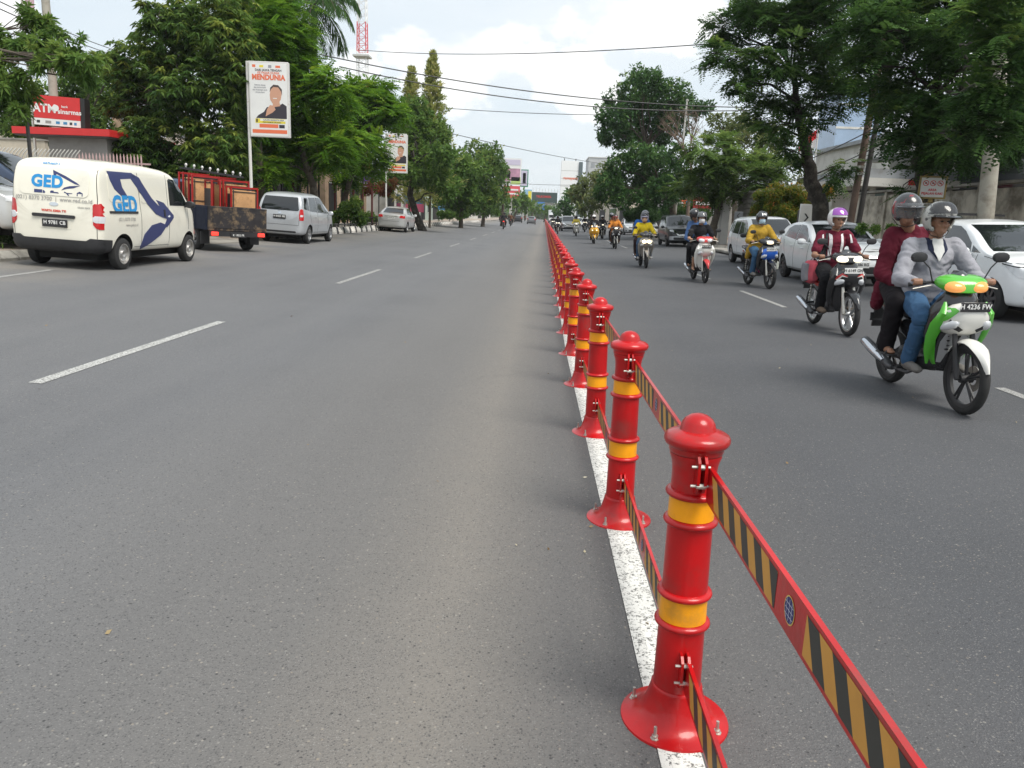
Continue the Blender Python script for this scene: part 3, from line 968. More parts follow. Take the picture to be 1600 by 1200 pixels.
# ---- cream delivery van
P_van = carpaint('cream_van_paint', (.80, .77, .66), rough=.38, d=.035, dirtc=(.4, .34, .25))
P_sil = carpaint('silver_paint', (.50, .52, .54), metal=.35, rough=.33)
P_sil2 = carpaint('pale_silver_paint', (.52, .525, .52), metal=.35, rough=.34)
P_wht = carpaint('white_paint', (.80, .82, .83), rough=.3, d=.02)
P_blk = carpaint('black_paint', (.028, .03, .034), metal=.2, rough=.3)
P_gry = carpaint('grey_paint', (.16, .165, .175), metal=.4, rough=.35)
P_nvy = carpaint('navy_paint', (.035, .055, .10), metal=.3, rough=.3)
S = dict(paint=P_van, r=.285, wx=(-1.30, 1.35), tw_=.165, wstyle='steel', rim=mat('steel_rim', (.55, .54, .52), .35, metal=.7, dirt=((.25, .22, .19), 12, .45, .7)), wi=.10, archk=1.24, tw=.89, mid=.6,
  top=[(-2.02, .95), (-2.015, 1.05), (-1.99, 1.35), (-1.94, 1.62), (-1.87, 1.80), (-1.74, 1.865), (-1.2, 1.90), (-.2, 1.90), (.5, 1.865), (.78, 1.81), (1.05, 1.62), (1.40, 1.27), (1.62, 1.06), (1.80, .93), (1.93, .82), (2.0, .66), (2.02, .50)],
  bot=[(-2.02, .36), (-1.9, .30), (1.8, .29), (1.95, .30), (2.02, .36)],
  belt=[(-2.02, 1.12), (.6, 1.11), (1.2, 1.06), (1.6, .98), (2.02, .6)],
  wid=[(-2.02, .70), (-1.985, .775), (-1.90, .815), (-1.5, .832), (.8, .835), (1.3, .82), (1.6, .785), (1.85, .70), (1.96, .60), (2.02, .48)],
  mirror=(1.17, 1.20), mirm=M_trim, plates=[(0, -.02, .78, -1, 'H 9781 CB', M_plate, .44)],
  panels=[
   ('rear_bumper', 'b', [(-.90, .28), (.90, .28), (.90, .55), (.62, .56), (.55, .515), (-.55, .515), (-.62, .56), (-.90, .55)], M_trim, dict(off=.035, thick=.05, lim=.25)),
   ('rear_bumper_end', 'lr', [(-2.03, .30), (-1.66, .30), (-1.68, .54), (-2.03, .56)], M_trim, dict(off=.014, thick=.03, lim=.2, step=.05)),
   ('tail_lamp', 'b2', [(.745, .72), (.90, .72), (.90, 1.16), (.755, 1.16)], M_rlamp, dict(off=.010, thick=.02, step=.035, lim=.13)),
   ('tail_lamp_side', 'lr', [(-2.03, .73), (-1.93, .73), (-1.93, 1.15), (-2.03, 1.15)], M_rlamp, dict(off=.010, thick=.02, step=.035, lim=.13)),
   ('reversing_lamp', 'b2', [(.752, .83), (.90, .83), (.90, .945), (.755, .945)], M_clear, dict(off=.014, thick=.02, step=.035, lim=.13)),
   ('reversing_lamp_side', 'lr', [(-2.03, .83), (-1.935, .83), (-1.935, .945), (-2.03, .945)], M_clear, dict(off=.014, thick=.02, step=.035, lim=.13)),
   ('tailgate_gap', 'b', line2(-.72, .53, -.735, 1.22), M_gap, G0), ('tailgate_gap', 'b', line2(.72, .53, .735, 1.22), M_gap, G0),
   ('tailgate_gap', 'b', line2(-.735, 1.22, -.70, 1.78), M_gap, G0), ('tailgate_gap', 'b', line2(.735, 1.22, .70, 1.78), M_gap, G0),
   ('blank_window_panel', 'b', rrect(-.60, .60, 1.24, 1.70, .09), P_van, dict(off=.010, thick=.02)),
   ('grab_bar', 'b', rrect(-.37, .37, .875, .93, .022), M_trim, dict(off=.03, thick=.045)),
   ('badge', 'b', [(.08*math.cos(R(a)), 1.10+.032*math.sin(R(a))) for a in range(0, 360, 30)], M_chrome, dict(off=.008, thick=.014)),
   ('plate_recess', 'b', rrect(-.30, .27, .69, .865, .03), P_van, dict(off=.004, thick=.014)),
   ('door_window', 'lr', [(.50, 1.17), (1.24, 1.17), (1.30, 1.20), (1.10, 1.44), (.90, 1.645), (.84, 1.67), (.56, 1.69), (.50, 1.66)], M_glass, GG),
   ('blank_window', 'lr', rrect(-1.68, -.72, 1.20, 1.68, .06), P_van, dict(off=.006, thick=.016)),
   ('blank_window', 'lr', rrect(-.62, .36, 1.20, 1.68, .06), P_van, dict(off=.006, thick=.016)),
   ('door_gap', 'lr', line2(.42, .36, .42, 1.76), M_gap, G0), ('door_gap', 'lr', line2(-.67, .36, -.67, 1.74), M_gap, G0),
   ('door_gap', 'lr', line2(1.30, .62, 1.32, 1.18), M_gap, G0), ('door_gap', 'lr', line2(-.9, .40, .44, .40, .007), M_gap, G0),
   ('slide_rail', 'lr', rrect(-1.72, -.78, 1.005, 1.045, .012), M_trim, dict(off=.012, thick=.02)),
   ('door_handle', 'lr', rrect(.20, .26, .95, 1.09, .02), M_trim, dict(off=.02, thick=.03)),
   ('windscreen', 'f', [(-.66, 1.14), (.66, 1.14), (.60, 1.70), (-.60, 1.70)], M_glass, GG),
   ('headlamp', 'f2', [(.36, .72), (.66, .74), (.66, .92), (.44, .90)], M_clear, dict(off=.01, thick=.02, step=.035, lim=.13)),
   ('front_bumper_grille', 'f', rrect(-.40, .40, .38, .50, .03), M_trim, G0),
  ])
van, cs = make_car(S, 'delivery_van', 'cream delivery van seen from behind with blue GED lettering and navy swooshes', 'van')
M_bl = mat('blue_vinyl', (.015, .26, .60), .4); M_nv = mat('navy_vinyl', (.035, .045, .14), .4); M_gt = mat('grey_vinyl', (.36, .35, .33), .5); M_rd = mat('red_vinyl', (.62, .07, .04), .5)
def project_text(cs, s, size, side, cx, cz, m, parent, bold=.0, xs=1.0, off=.004, name='lettering'):
    me = textmesh(s, size, 0, bold, xs)
    sg = {'l': -1, 'r': 1, 'b': -1, 'f': 1}[side]      # which way the text's x runs
    bm = bmesh.new(); bm.from_mesh(me)
    bmesh.ops.remove_doubles(bm, verts=bm.verts, dist=1e-5)
    D = {'l': (0, -1, 0), 'r': (0, 1, 0), 'f': (-1, 0, 0), 'b': (1, 0, 0)}[side]
    for v in bm.verts:
        a = cx+sg*v.co.x; b = cz+v.co.y
        o = {'l': (a, 6, b), 'r': (a, -6, b), 'f': (6, a, b), 'b': (-6, a, b)}[side]
        p, n = cs.hit(o, D)
        if p is None: p = Vector((0, 0, 0)); continue
        if n.dot(Vector(D)) > 0: n = -n
        v.co = p+n*off
    bm.to_mesh(me); bm.free()
    me.materials.append(m)
    return mobj(name, me, parent)
# rear lettering
# on the right flank x runs forward to the viewer's right; on the back y runs to the viewer's left... handled by sg
project_text(cs, 'GED', .27, 'b', .12, 1.46, M_bl, van, .013, 1.0, .014)
project_text(cs, '(021) 8370 3700  |  www.ged.co.id', .092, 'b', 0, 1.18, M_gt, van, .002, .98, .008)
project_text(cs, 'GRAN MAX', .04, 'b', -.52, 1.07, M_gt, van, .001, 1, .006)
project_text(cs, 'WARTA KIMIA TTI', .05, 'b', 0, .985, M_rd, van, .003, 1, .006)
project_text(cs, 'HATI-HATI +', .05, 'b', .08, 1.765, M_bl, van, .002, 1, .008)
PK = dict(off=.0135, thick=.004, step=.1)
project(cs, [(.03, 1.665), (.01, 1.56), (-.025, 1.565), (-.035, 1.60), (-.20, 1.525), (-.36, 1.455), (-.45, 1.435), (-.40, 1.475), (-.20, 1.575)], 'b', name='bird_wing_mark', mats=M_nv, parent=van, **PK)
project(cs, [(-.45, 1.430), (-.34, 1.385), (-.22, 1.365), (-.13, 1.335), (-.18, 1.385), (-.27, 1.415), (-.36, 1.425)], 'b', name='bird_tail_mark', mats=M_nv, parent=van, **PK)
# small transport pictograms: truck, train, aircraft, warehouse
for pl in ([(.34, 1.27), (.20, 1.27), (.20, 1.325), (.34, 1.325)], [(.19, 1.27), (.15, 1.27), (.15, 1.295), (.17, 1.315), (.19, 1.315)],
           [(.06, 1.28), (-.09, 1.28), (-.07, 1.30), (.0, 1.30), (.0, 1.32), (.04, 1.32), (.06, 1.31)],
           [(-.18, 1.32), (-.23, 1.30), (-.32, 1.30), (-.32, 1.29), (-.25, 1.285), (-.27, 1.25), (-.255, 1.25), (-.215, 1.29), (-.18, 1.30)],
           [(-.40, 1.26), (-.40, 1.31), (-.45, 1.335), (-.50, 1.31), (-.50, 1.26), (-.485, 1.26), (-.485, 1.30), (-.415, 1.30), (-.415, 1.26)]):
    project(cs, pl, 'b', name='pictogram', mats=M_nv, parent=van, **PK)
# right flank graphics
PK2 = dict(off=.009, thick=.006, step=.1)
project_text(cs, 'GED', .40, 'r', -1.20, 1.15, M_bl, van, .018, 1.0, .010)
project_text(cs, '(021) 8370 3700', .085, 'r', -1.18, .90, M_gt, van, .001, .95, .006)
project_text(cs, 'www.ged.co.id', .07, 'r', -1.02, .80, M_gt, van, .001, .95, .006)
for nm, pl in (('navy_swoosh', [(-1.60, 1.69), (-1.00, 1.69), (-.80, 1.62), (-1.06, 1.64), (-1.38, 1.60), (-1.30, 1.44), (-1.16, 1.32), (-1.36, 1.36), (-1.52, 1.50)]),
               ('navy_swoosh', [(-.95, 1.70), (-.72, 1.60), (-.50, 1.42), (-.22, 1.20), (.10, 1.08), (.30, 1.02), (.36, 1.08), (.34, 1.12), (.02, 1.16), (-.20, 1.28), (-.40, 1.44), (-.70, 1.62), (-.86, 1.67)]),
               ('navy_swoosh', [(-.14, 1.20), (.38, 1.10), (.52, .985), (.50, .93), (.28, .88), (.34, .96), (.14, 1.06)]),
               ('navy_swoosh', [(.44, .93), (.10, .72), (-.30, .62), (-.62, .66), (-.95, .54), (-1.0, .46), (-.60, .44), (-.2, .50), (.1, .60)])):
    pass
sw = [
 [(-1.66, 1.72), (-.86, 1.73), (-.72, 1.64), (-1.28, 1.60), (-1.24, 1.46), (-1.06, 1.28), (-1.30, 1.31), (-1.50, 1.42), (-1.61, 1.57)],
 [(-.90, 1.73), (-.62, 1.66), (-.50, 1.54), (-.22, 1.30), (.0, 1.17), (.26, 1.10), (.46, 1.00), (.34, .90), (.12, .94), (-.12, 1.00), (-.42, 1.20), (-.72, 1.46), (-.92, 1.62)],
 [(-.06, 1.27), (.24, 1.22), (.60, .98), (.60, .93), (.30, .74), (.22, .80), (.35, .95), (.16, 1.08)],
 [(.30, .78), (.04, .84), (-.30, .79), (-.58, .62), (-.70, .40), (-.66, .34), (-.30, .46), (.06, .60)]]
for pl in sw:
    project(cs, pl, 'r', name='navy_swoosh', mats=M_nv, parent=van, **PK2)
project(cs, [(.34, .955), (.43, .985), (.46, .955), (.40, .935)], 'r', name='swoosh_eye', mats=P_wht, parent=van, off=.0105, thick=.003, step=.1)

# ---- silver people carrier, seen from behind
def mpv_spec(paint, L=4.12, Hh=1.69, W=.82, rim=M_alloy, face='old'):
    f = L/4.12; h = Hh/1.69
    pts = [(-2.06, .80), (-2.05, .98), (-1.99, 1.22), (-1.89, 1.48), (-1.80, 1.60), (-1.66, 1.65), (-1.1, 1.69), (-.2, 1.69), (.25, 1.655), (.45, 1.60), (.85, 1.33), (1.22, 1.08), (1.40, 1.04), (1.75, .96), (1.95, .85), (2.04, .68), (2.06, .5)]
    S = dict(paint=paint, r=.30, wx=(-1.30*f, 1.355*f), tw_=.18, rim=rim, archk=1.17, tw=.80, mid=.5, spokes=5,
      top=[(x*f, z*h) for x, z in pts],
      bot=[(-2.06*f, .34), (-1.9*f, .28), (1.8*f, .27), (2.06*f, .32)],
      belt=[(-2.06*f, 1.05*h), (-1.4*f, 1.04*h), (.2*f, .985*h), (1.1*f, .95*h), (1.6*f, .90*h), (2.06*f, .6)],
      wid=[(-2.06*f, .62), (-2.03*f, W*.90), (-1.9*f, W*.965), (-1.4*f, W), (.9*f, W), (1.4*f, W*.985), (1.75*f, W*.93), (1.96*f, W*.80), (2.06*f, W*.58)],
      mirror=(.86*f, 1.04*h), handles=[-.62*f, .42*f],
      panels=[
       ('rear_window', 'b', [(-.60, 1.085*h), (.60, 1.085*h), (.635, 1.12*h), (.56, 1.50*h), (.53, 1.525*h), (-.53, 1.525*h), (-.56, 1.50*h), (-.635, 1.12*h)], M_glass, GG),
       ('windscreen', 'f', [(-.66, 1.07*h), (.66, 1.07*h), (.58, 1.595*h), (-.58, 1.595*h)], M_glass, GG),
       ('rear_side_window', 'lr', [(-1.80*f, 1.16*h), (-1.31*f, 1.115*h), (-1.31*f, 1.53*h), (-1.62*f, 1.52*h)], M_glass, GG),
       ('rear_door_window', 'lr', [(-1.22*f, 1.10*h), (-.42*f, 1.065*h), (-.42*f, 1.56*h), (-1.15*f, 1.545*h)], M_glass, GG),
       ('front_door_window', 'lr', [(-.33*f, 1.06*h), (.62*f, 1.035*h), (.80*f, 1.035*h), (.80*f, 1.14*h), (.42*f, 1.42*h), (.22*f, 1.54*h), (.10*f, 1.565*h), (-.33*f, 1.565*h)], M_glass, GG),
       ('quarter_window', 'lr', [(.86*f, 1.035*h), (1.06*f, 1.035*h), (.86*f, 1.13*h)], M_glass, GG),
       ('tail_lamp', 'b2', [(.66, .78*h), (.88, .78*h), (.88, 1.15*h), (.70, 1.15*h)], M_rlamp, dict(off=.01, thick=.02, step=.035, lim=.13)),
       ('tail_lamp_side', 'lr', [(-2.07*f, .80*h), (-1.93*f, .80*h), (-1.90*f, 1.14*h), (-2.07*f, 1.16*h)], M_rlamp, dict(off=.01, thick=.02, step=.035, lim=.13)),
       ('reversing_lamp', 'b2', [(.68, .90*h), (.88, .90*h), (.88, .965*h), (.69, .965*h)], M_clear, dict(off=.013, thick=.02, step=.035, lim=.13)),
       ('tailgate_gap', 'b', line2(-.64, .62, -.66, 1.10*h), M_gap, G0), ('tailgate_gap', 'b', line2(.64, .62, .66, 1.10*h), M_gap, G0), ('tailgate_gap', 'b', line2(-.64, .62, .64, .62), M_gap, G0),
       ('bumper_vent', 'b', rrect(-.55, .55, .36, .42, .02), M_trim, G0),
       ('door_gap', 'lr', line2(-.375*f, .36, -.375*f, 1.58*h), M_gap, G0), ('door_gap', 'lr', line2(.86*f, .50, .90*f, 1.02*h), M_gap, G0), ('door_gap', 'lr', line2(-1.27*f, .98*h, -1.27*f, 1.56*h), M_gap, G0), ('door_gap', 'lr', line2(-.96*f, .40, -1.27*f, .98*h), M_gap, G0),
       ('door_gap', 'lr', line2(-.96*f, .39, .93*f, .39, .007), M_gap, G0),
       ('rub_strip', 'lr', rrect(-.9*f, .85*f, .64, .665, .01), paint, dict(off=.008, thick=.015)),
       ('badge', 'b', [(.06*math.cos(R(a)), 1.0*h+.038*math.sin(R(a))) for a in range(0, 360, 30)], M_chrome, dict(off=.008, thick=.014)),
      ])
    if face == 'old':
        S['panels'] += [('headlamp', 'f2', [(.42, .74), (.78, .82), (.74, .95), (.46, .90)], M_clear, dict(off=.008, thick=.02, step=.035, lim=.13)), ('grille', 'f', rrect(-.36, .36, .72, .86, .04), M_trim, dict(off=.006, thick=.015)),
                        ('lower_grille', 'f', rrect(-.55, .55, .40, .52, .04), M_trim, G0), ('badge', 'f', rrect(-.06, .06, .76, .82, .02), M_chrome, dict(off=.014, thick=.015))]
    return S
S = mpv_spec(P_sil); S['plates'] = [(0, 0, .87, -1, 'H 8425 ME', M_plate, .42)]; S['wiper'] = (0, .05, 1.10, 0, -.28, 1.17)
mpv_a, cs = make_car(S, 'silver_minivan', 'silver people carrier with dark rear window parked at the striped kerb', 'car')

# ---- saloon
S = dict(paint=P_sil2, r=.30, wx=(-1.22, 1.33), tw_=.18, archk=1.15, tw=.72, mid=.5,
  top=[(-2.15, .72), (-2.13, .92), (-2.05, 1.00), (-1.65, 1.045), (-1.5, 1.08), (-1.1, 1.30), (-.85, 1.40), (-.5, 1.445), (0, 1.455), (.3, 1.42), (.6, 1.28), (1.0, 1.04), (1.2, .98), (1.7, .90), (2.0, .78), (2.13, .62), (2.15, .5)],
  bot=[(-2.15, .32), (-2, .24), (1.9, .22), (2.15, .28)], belt=[(-2.15, .88), (-1.2, .95), (0, .93), (1, .88), (1.6, .8), (2.15, .56)],
  wid=[(-2.15, .60), (-2.1, .76), (-1.9, .82), (-1.2, .845), (.9, .845), (1.4, .83), (1.8, .77), (2.03, .62), (2.15, .42)],
  mirror=(.68, .98), handles=[-.55, .35], plates=[(0, 0, .80, -1, 'H 7319 DA', M_platew, .42)],
  panels=[('rear_window', 'b', [(-.60, 1.07), (.60, 1.07), (.50, 1.36), (-.50, 1.36)], M_glass, GG), ('windscreen', 'f', [(-.64, 1.03), (.64, 1.03), (.53, 1.375), (-.53, 1.375)], M_glass, GG),
   ('rear_door_window', 'lr', [(-1.12, 1.03), (-.36, 1.0), (-.36, 1.365), (-.75, 1.345), (-1.0, 1.22)], M_glass, GG), ('front_door_window', 'lr', [(-.30, 1.0), (.66, .98), (.60, 1.08), (.32, 1.30), (.15, 1.365), (-.30, 1.37)], M_glass, GG),
   ('tail_lamp', 'b2', [(.48, .82), (.88, .80), (.88, .95), (.52, .96)], M_rlamp, dict(off=.01, thick=.02, step=.035, lim=.13)), ('tail_lamp_side', 'lr', [(-2.16, .81), (-1.90, .84), (-1.93, .95), (-2.16, .96)], M_rlamp, dict(off=.01, thick=.02, step=.035, lim=.13)),
   ('chrome_strip', 'b', rrect(-.38, .38, .875, .895, .008), M_chrome, dict(off=.01, thick=.015)),
   ('boot_gap', 'b', line2(-.5, .62, .5, .62), M_gap, G0), ('door_gap', 'lr', line2(-.33, .32, -.33, 1.38), M_gap, G0), ('door_gap', 'lr', line2(.78, .40, .80, .96), M_gap, G0), ('door_gap', 'lr', line2(-.85, .34, -1.1, .96), M_gap, G0),
   ('headlamp', 'f2', [(.40, .66), (.74, .70), (.72, .80), (.44, .80)], M_clear, dict(off=.008, thick=.02, step=.035, lim=.13)), ('grille', 'f', rrect(-.3, .3, .62, .72, .03), M_trim, G0)])
sedan, cs = make_car(S, 'silver_saloon', 'pale silver saloon parked by the leaning tree trunk and black and white kerb', 'car')

# ---- white seven seater facing us
S = mpv_spec(P_wht, 4.07, 1.60, .828, face='new')
S['mirm'] = M_trim; S['rim'] = M_alloy
S['panels'] += [('headlamp', 'f2', [(.40, .74), (.78, .80), (.80, .92), (.62, .90), (.42, .80)], M_clear, dict(off=.008, thick=.02, step=.035, lim=.13)), ('upper_grille', 'f', [(-.40, .70), (.40, .70), (.44, .79), (-.44, .79)], M_trim, dict(off=.006, thick=.015)),
  ('chrome_bar', 'f', rrect(-.40, .40, .755, .775, .008), M_chrome, dict(off=.012, thick=.015)), ('lower_grille', 'f', [(-.50, .36), (.50, .36), (.42, .56), (-.42, .56)], M_trim, G0), ('fog_lamp', 'f2', rrect(.58, .70, .42, .50, .03), M_trim, G0)]
S['plates'] = [(0, 0, .53, 1, 'H 1952 KP', M_platew, .42)]
mpv_b, cs = make_car(S, 'white_minivan', 'white people carrier facing us behind the rider in the mustard jacket', 'car')

# ---- small white hatchback facing us
def hatch(paint, f=1.0, h=1.0, W=.84, rim=M_alloyd):
    return dict(paint=paint, r=.29, wx=(-1.19*f, 1.215*f), tw_=.18, rim=rim, archk=1.15, tw=.76, mid=.52, spokes=7,
      top=[(-1.90*f, .74*h), (-1.885*f, .95*h), (-1.80*f, 1.16*h), (-1.62*f, 1.34*h), (-1.45*f, 1.41*h), (-1.0*f, 1.475*h), (-.3*f, 1.485*h), (.1*f, 1.44*h), (.42*f, 1.31*h), (.80*f, 1.08*h), (1.02*f, .985*h), (1.3*f, .95*h), (1.65*f, .84*h), (1.83*f, .70*h), (1.90*f, .52)],
      bot=[(-1.90*f, .34), (-1.75*f, .24), (1.7*f, .22), (1.90*f, .28)], belt=[(-1.9*f, 1.02*h), (-1.2*f, 1.0*h), (0, .94*h), (.8*f, .90*h), (1.4*f, .84*h), (1.9*f, .56)],
      wid=[(-1.90*f, .58), (-1.86*f, .74), (-1.7*f, .80), (-1.2*f, W), (.8*f, W*.995), (1.3*f, W*.985), (1.6*f, W*.92), (1.8*f, W*.78), (1.90*f, W*.55)],
      mirror=(.60*f, .99*h), handles=[-.50*f, .30*f], handm=paint,
      panels=[('rear_window', 'b', [(-.55, 1.10*h), (.55, 1.10*h), (.48, 1.36*h), (-.48, 1.36*h)], M_glass, GG), ('windscreen', 'f', [(-.66, 1.005*h), (.66, 1.005*h), (.57, 1.40*h), (-.57, 1.40*h)], M_glass, GG),
       ('rear_door_window', 'lr', [(-1.30*f, 1.10*h), (-.36*f, 1.02*h), (-.36*f, 1.385*h), (-.85*f, 1.375*h), (-1.15*f, 1.29*h)], M_glass, GG),
       ('front_door_window', 'lr', [(-.29*f, 1.015*h), (.56*f, .985*h), (.50*f, 1.12*h), (.20*f, 1.30*h), (.0*f, 1.375*h), (-.29*f, 1.39*h)], M_glass, GG), ('quarter_window', 'lr', [(.60*f, .98*h), (.84*f, .975*h), (.58*f, 1.08*h)], M_glass, GG),
       ('tail_lamp', 'b2', [(.60, .84*h), (.86, .84*h), (.84, 1.06*h), (.64, 1.06*h)], M_rlamp, dict(off=.01, thick=.02, step=.035, lim=.13)), ('tail_lamp_side', 'lr', [(-1.91*f, .86*h), (-1.66*f, .92*h), (-1.70*f, 1.04*h), (-1.91*f, 1.04*h)], M_rlamp, dict(off=.01, thick=.02, step=.035, lim=.13)),
       ('headlamp', 'f2', [(.40, .60*h), (.74, .66*h), (.86, .80*h), (.60, .79*h), (.40, .70*h)], M_clear, dict(off=.008, thick=.02, step=.035, lim=.13)), ('headlamp_side', 'lr', [(1.66*f, .66*h), (1.84*f, .62*h), (1.70*f, .78*h), (1.40*f, .84*h)], M_clear, dict(off=.008, thick=.02, step=.035, lim=.13)),
       ('headlamp_bezel', 'lr', line2(1.38*f, .845*h, 1.72*f, .79*h, .014), M_trim, dict(off=.010, thick=.02)),
       ('grille', 'f', [(-.42, .61*h), (.42, .61*h), (.38, .70*h), (-.38, .70*h)], M_trim, dict(off=.006, thick=.012)), ('chrome_bar', 'f', rrect(-.40, .40, .655*h, .69*h, .012), M_chrome, dict(off=.012, thick=.015)), ('badge', 'f', rrect(-.05, .05, .63*h, .70*h, .02), M_chrome, dict(off=.018, thick=.02)),
       ('lower_grille', 'f', [(-.46, .30), (.46, .30), (.40, .46), (-.40, .46)], M_trim, G0), ('fog_recess', 'f2', [(.54, .34), (.74, .36), (.76, .46), (.58, .44)], M_trim, dict(off=.004, thick=.01, lim=.10, step=.03)),
       ('door_gap', 'lr', line2(-.325*f, .32, -.325*f, 1.40*h), M_gap, G0), ('door_gap', 'lr', line2(.70*f, .42, .78*f, .95*h), M_gap, G0), ('door_gap', 'lr', line2(-.92*f, .36, -1.22*f, 1.0*h), M_gap, G0), ('door_gap', 'lr', line2(-.9*f, .31, .74*f, .31, .007), M_gap, G0),
       ('bonnet_gap', 'lr', line2(.95*f, .93*h, 1.6*f, .845*h, .008), M_gap, G0)])
S = hatch(P_wht); S['plates'] = [(0, 0, .50, 1, 'H 1386 RG', M_platew, .42)]
hat, cs = make_car(S, 'white_hatchback', 'small white hatchback facing us behind the rider in the maroon striped shirt', 'car')
S = hatch(P_wht, 1.157, 1.04, .845, M_alloyd); S['r'] = .30; S['plates'] = [(0, 0, .52, 1, 'H 1740 SB', M_platew, .42)]
hat2, cs = make_car(S, 'white_estate_car', 'large looking white car nearest to us, cut by the edge, beside the green motorbike', 'car')

# ---- black people carrier with chrome grille; copies repainted for the distant traffic
S = mpv_spec(P_blk, 4.19, 1.70, .83, face='new')
S['rim'] = M_alloyd
S['panels'] += [('headlamp', 'f2', [(.46, .76), (.80, .86), (.80, .97), (.52, .90)], M_clear, dict(off=.008, thick=.02, step=.035, lim=.13)), ('grille', 'f', [(-.36, .60), (.36, .60), (.46, .84), (-.46, .84)], M_trim, dict(off=.006, thick=.014)),
  ('chrome_wing', 'f2', [(.0, .60), (.28, .60), (.52, .88), (.44, .88), (.24, .66), (.0, .66)], M_chrome, dict(off=.014, thick=.018)), ('chrome_bar', 'f', rrect(-.44, .44, .78, .81, .01), M_chrome, dict(off=.012, thick=.015)), ('chrome_bar', 'f', rrect(-.40, .40, .71, .73, .008), M_chrome, dict(off=.012, thick=.015)),
  ('bumper_panel', 'f', rrect(-.7, .7, .36, .56, .04), P_sil, dict(off=.006, thick=.012)), ('lower_grille', 'f', rrect(-.5, .5, .38, .50, .03), M_trim, dict(off=.012, thick=.016))]
S['plates'] = [(0, 0, .55, 1, 'H 8813 VF', M_platew, .42)]
mpv_c, cs = make_car(S, 'black_minivan', 'black people carrier with bright chrome grille waiting under the yellow green tree', 'car')

def place(t, x, y, heading, dz=0.0):
    t.matrix_world = onroad(x, y, heading, dz); return t
def recolor(root, table):
    def rec(o):
        if o.type == 'MESH' and o.data.materials:
            if any(m in table for m in o.data.materials):
                me = o.data.copy()
                for i, m in enumerate(me.materials):
                    if m in table: me.materials[i] = table[m]
                o.data = me
        for c in o.children: rec(c)
    rec(root)
place(van, -8.42, 15.15, R(90))
place(mpv_a, -8.82, 27.85, R(90))
place(sedan, -8.88, 47.3, R(90))
place(mpv_b, 7.52, 26.8, R(-90))
place(hat, 7.30, 20.0, R(-90))
place(hat2, 7.93, 13.9, R(-90))
place(mpv_c, 7.55, 44.6, R(-90))
# parked pair beyond the van, noses to the road
c = copy_tree(mpv_a, 'dark navy people carrier mostly hidden behind the cream van, showing only its door mirror'); c.name = 'navy_minivan'; recolor(c, {P_sil: P_nvy})
c.matrix_world = Matrix.Translation((-12.55, 17.3, zg(-13.2)+.17)) @ Matrix.Rotation(R(3), 4, 'Z') @ Matrix.Diagonal((1.08, 1.05, 1.10, 1))
c = copy_tree(mpv_a, 'silver grey car whose bonnet and front wheel show at the far edge behind the van'); c.name = 'silver_parked_car'; recolor(c, {P_sil: P_sil2})
c.matrix_world = Matrix.Translation((-11.75, 14.75, zg(-12)+.17)) @ Matrix.Rotation(R(2), 4, 'Z')
# traffic coming towards us in the far lanes
for (nm, src, x, y, lab, tab) in (
    ('grey_suv', mpv_c, 2.85, 92, 'dark grey off-roader driving towards us right beside the far end of the red barrier', {P_blk: P_gry}),
    ('silver_minivan', mpv_b, 2.3, 108, 'silver car just behind the dark grey off-roader beside the barrier', {P_wht: P_sil}),
    ('grey_hatchback', hat, 8.0, 72, 'grey white car parked far behind the orange jacket rider', {P_wht: P_sil}),
    ('pale_minivan', mpv_b, 8.0, 62, 'pale grey people carrier half hidden behind the black one with chrome grille', {P_wht: P_sil2}),
    ('white_hatchback', hat, 5.6, 128, 'tiny white car in the far traffic between the riders', {}),
    ('dark_hatchback', hat, -2.4, 150, 'dark car tail end far ahead in the empty carriageway', {P_wht: P_gry}),
    ('dark_hatchback', hat, -5.4, 165, 'dark car farthest ahead by the striped kerb', {P_wht: P_blk}),
    ('silver_minivan', mpv_b, 6.2, 150, 'tiny silver car far back beneath the trees', {P_wht: P_sil})):
    c = copy_tree(src, lab); c.name = nm
    recolor(c, tab)
    place(c, x, y, R(-90) if x > 0 else R(90)); c['group'] = 'distant cars in the traffic'

# ---- box truck far away
t = thing('box_truck', 'pale box truck far off in the oncoming lane beyond the cars', 'truck')
mb = MB(); mb.box(-3.2, 1.3, -1.05, 1.05, 1.0, 3.3, bev=.03); obj('cargo_box', mb, mat('truck_box', (.55, .58, .60), .5, noise=(1, .1)), t, 0)
mb = MB(); mb.box(1.45, 3.1, -1.0, 1.0, .55, 2.35, bev=.12); obj('cab', mb, P_wht, t, 0)
mb = MB(); mb.box(3.08, 3.115, -.88, .88, 1.4, 2.1, bev=.01); obj('windscreen', mb, M_glass, t, 0)
mb = MB(); mb.box(-3.1, 2.9, -.45, .45, .55, .95); obj('chassis', mb, M_trim, t, 0)
mb = MB(); mb.box(3.0, 3.2, -1.0, 1.0, .45, .75, bev=.04); obj('bumper', mb, M_trim, t, 0)
for x in (-2, 2.2):
    for s in (-1, 1): wheel(t, x, s*.92, .42, .25, M_alloy, s, style='steel')
place(t, 2.2, 200, R(-90))

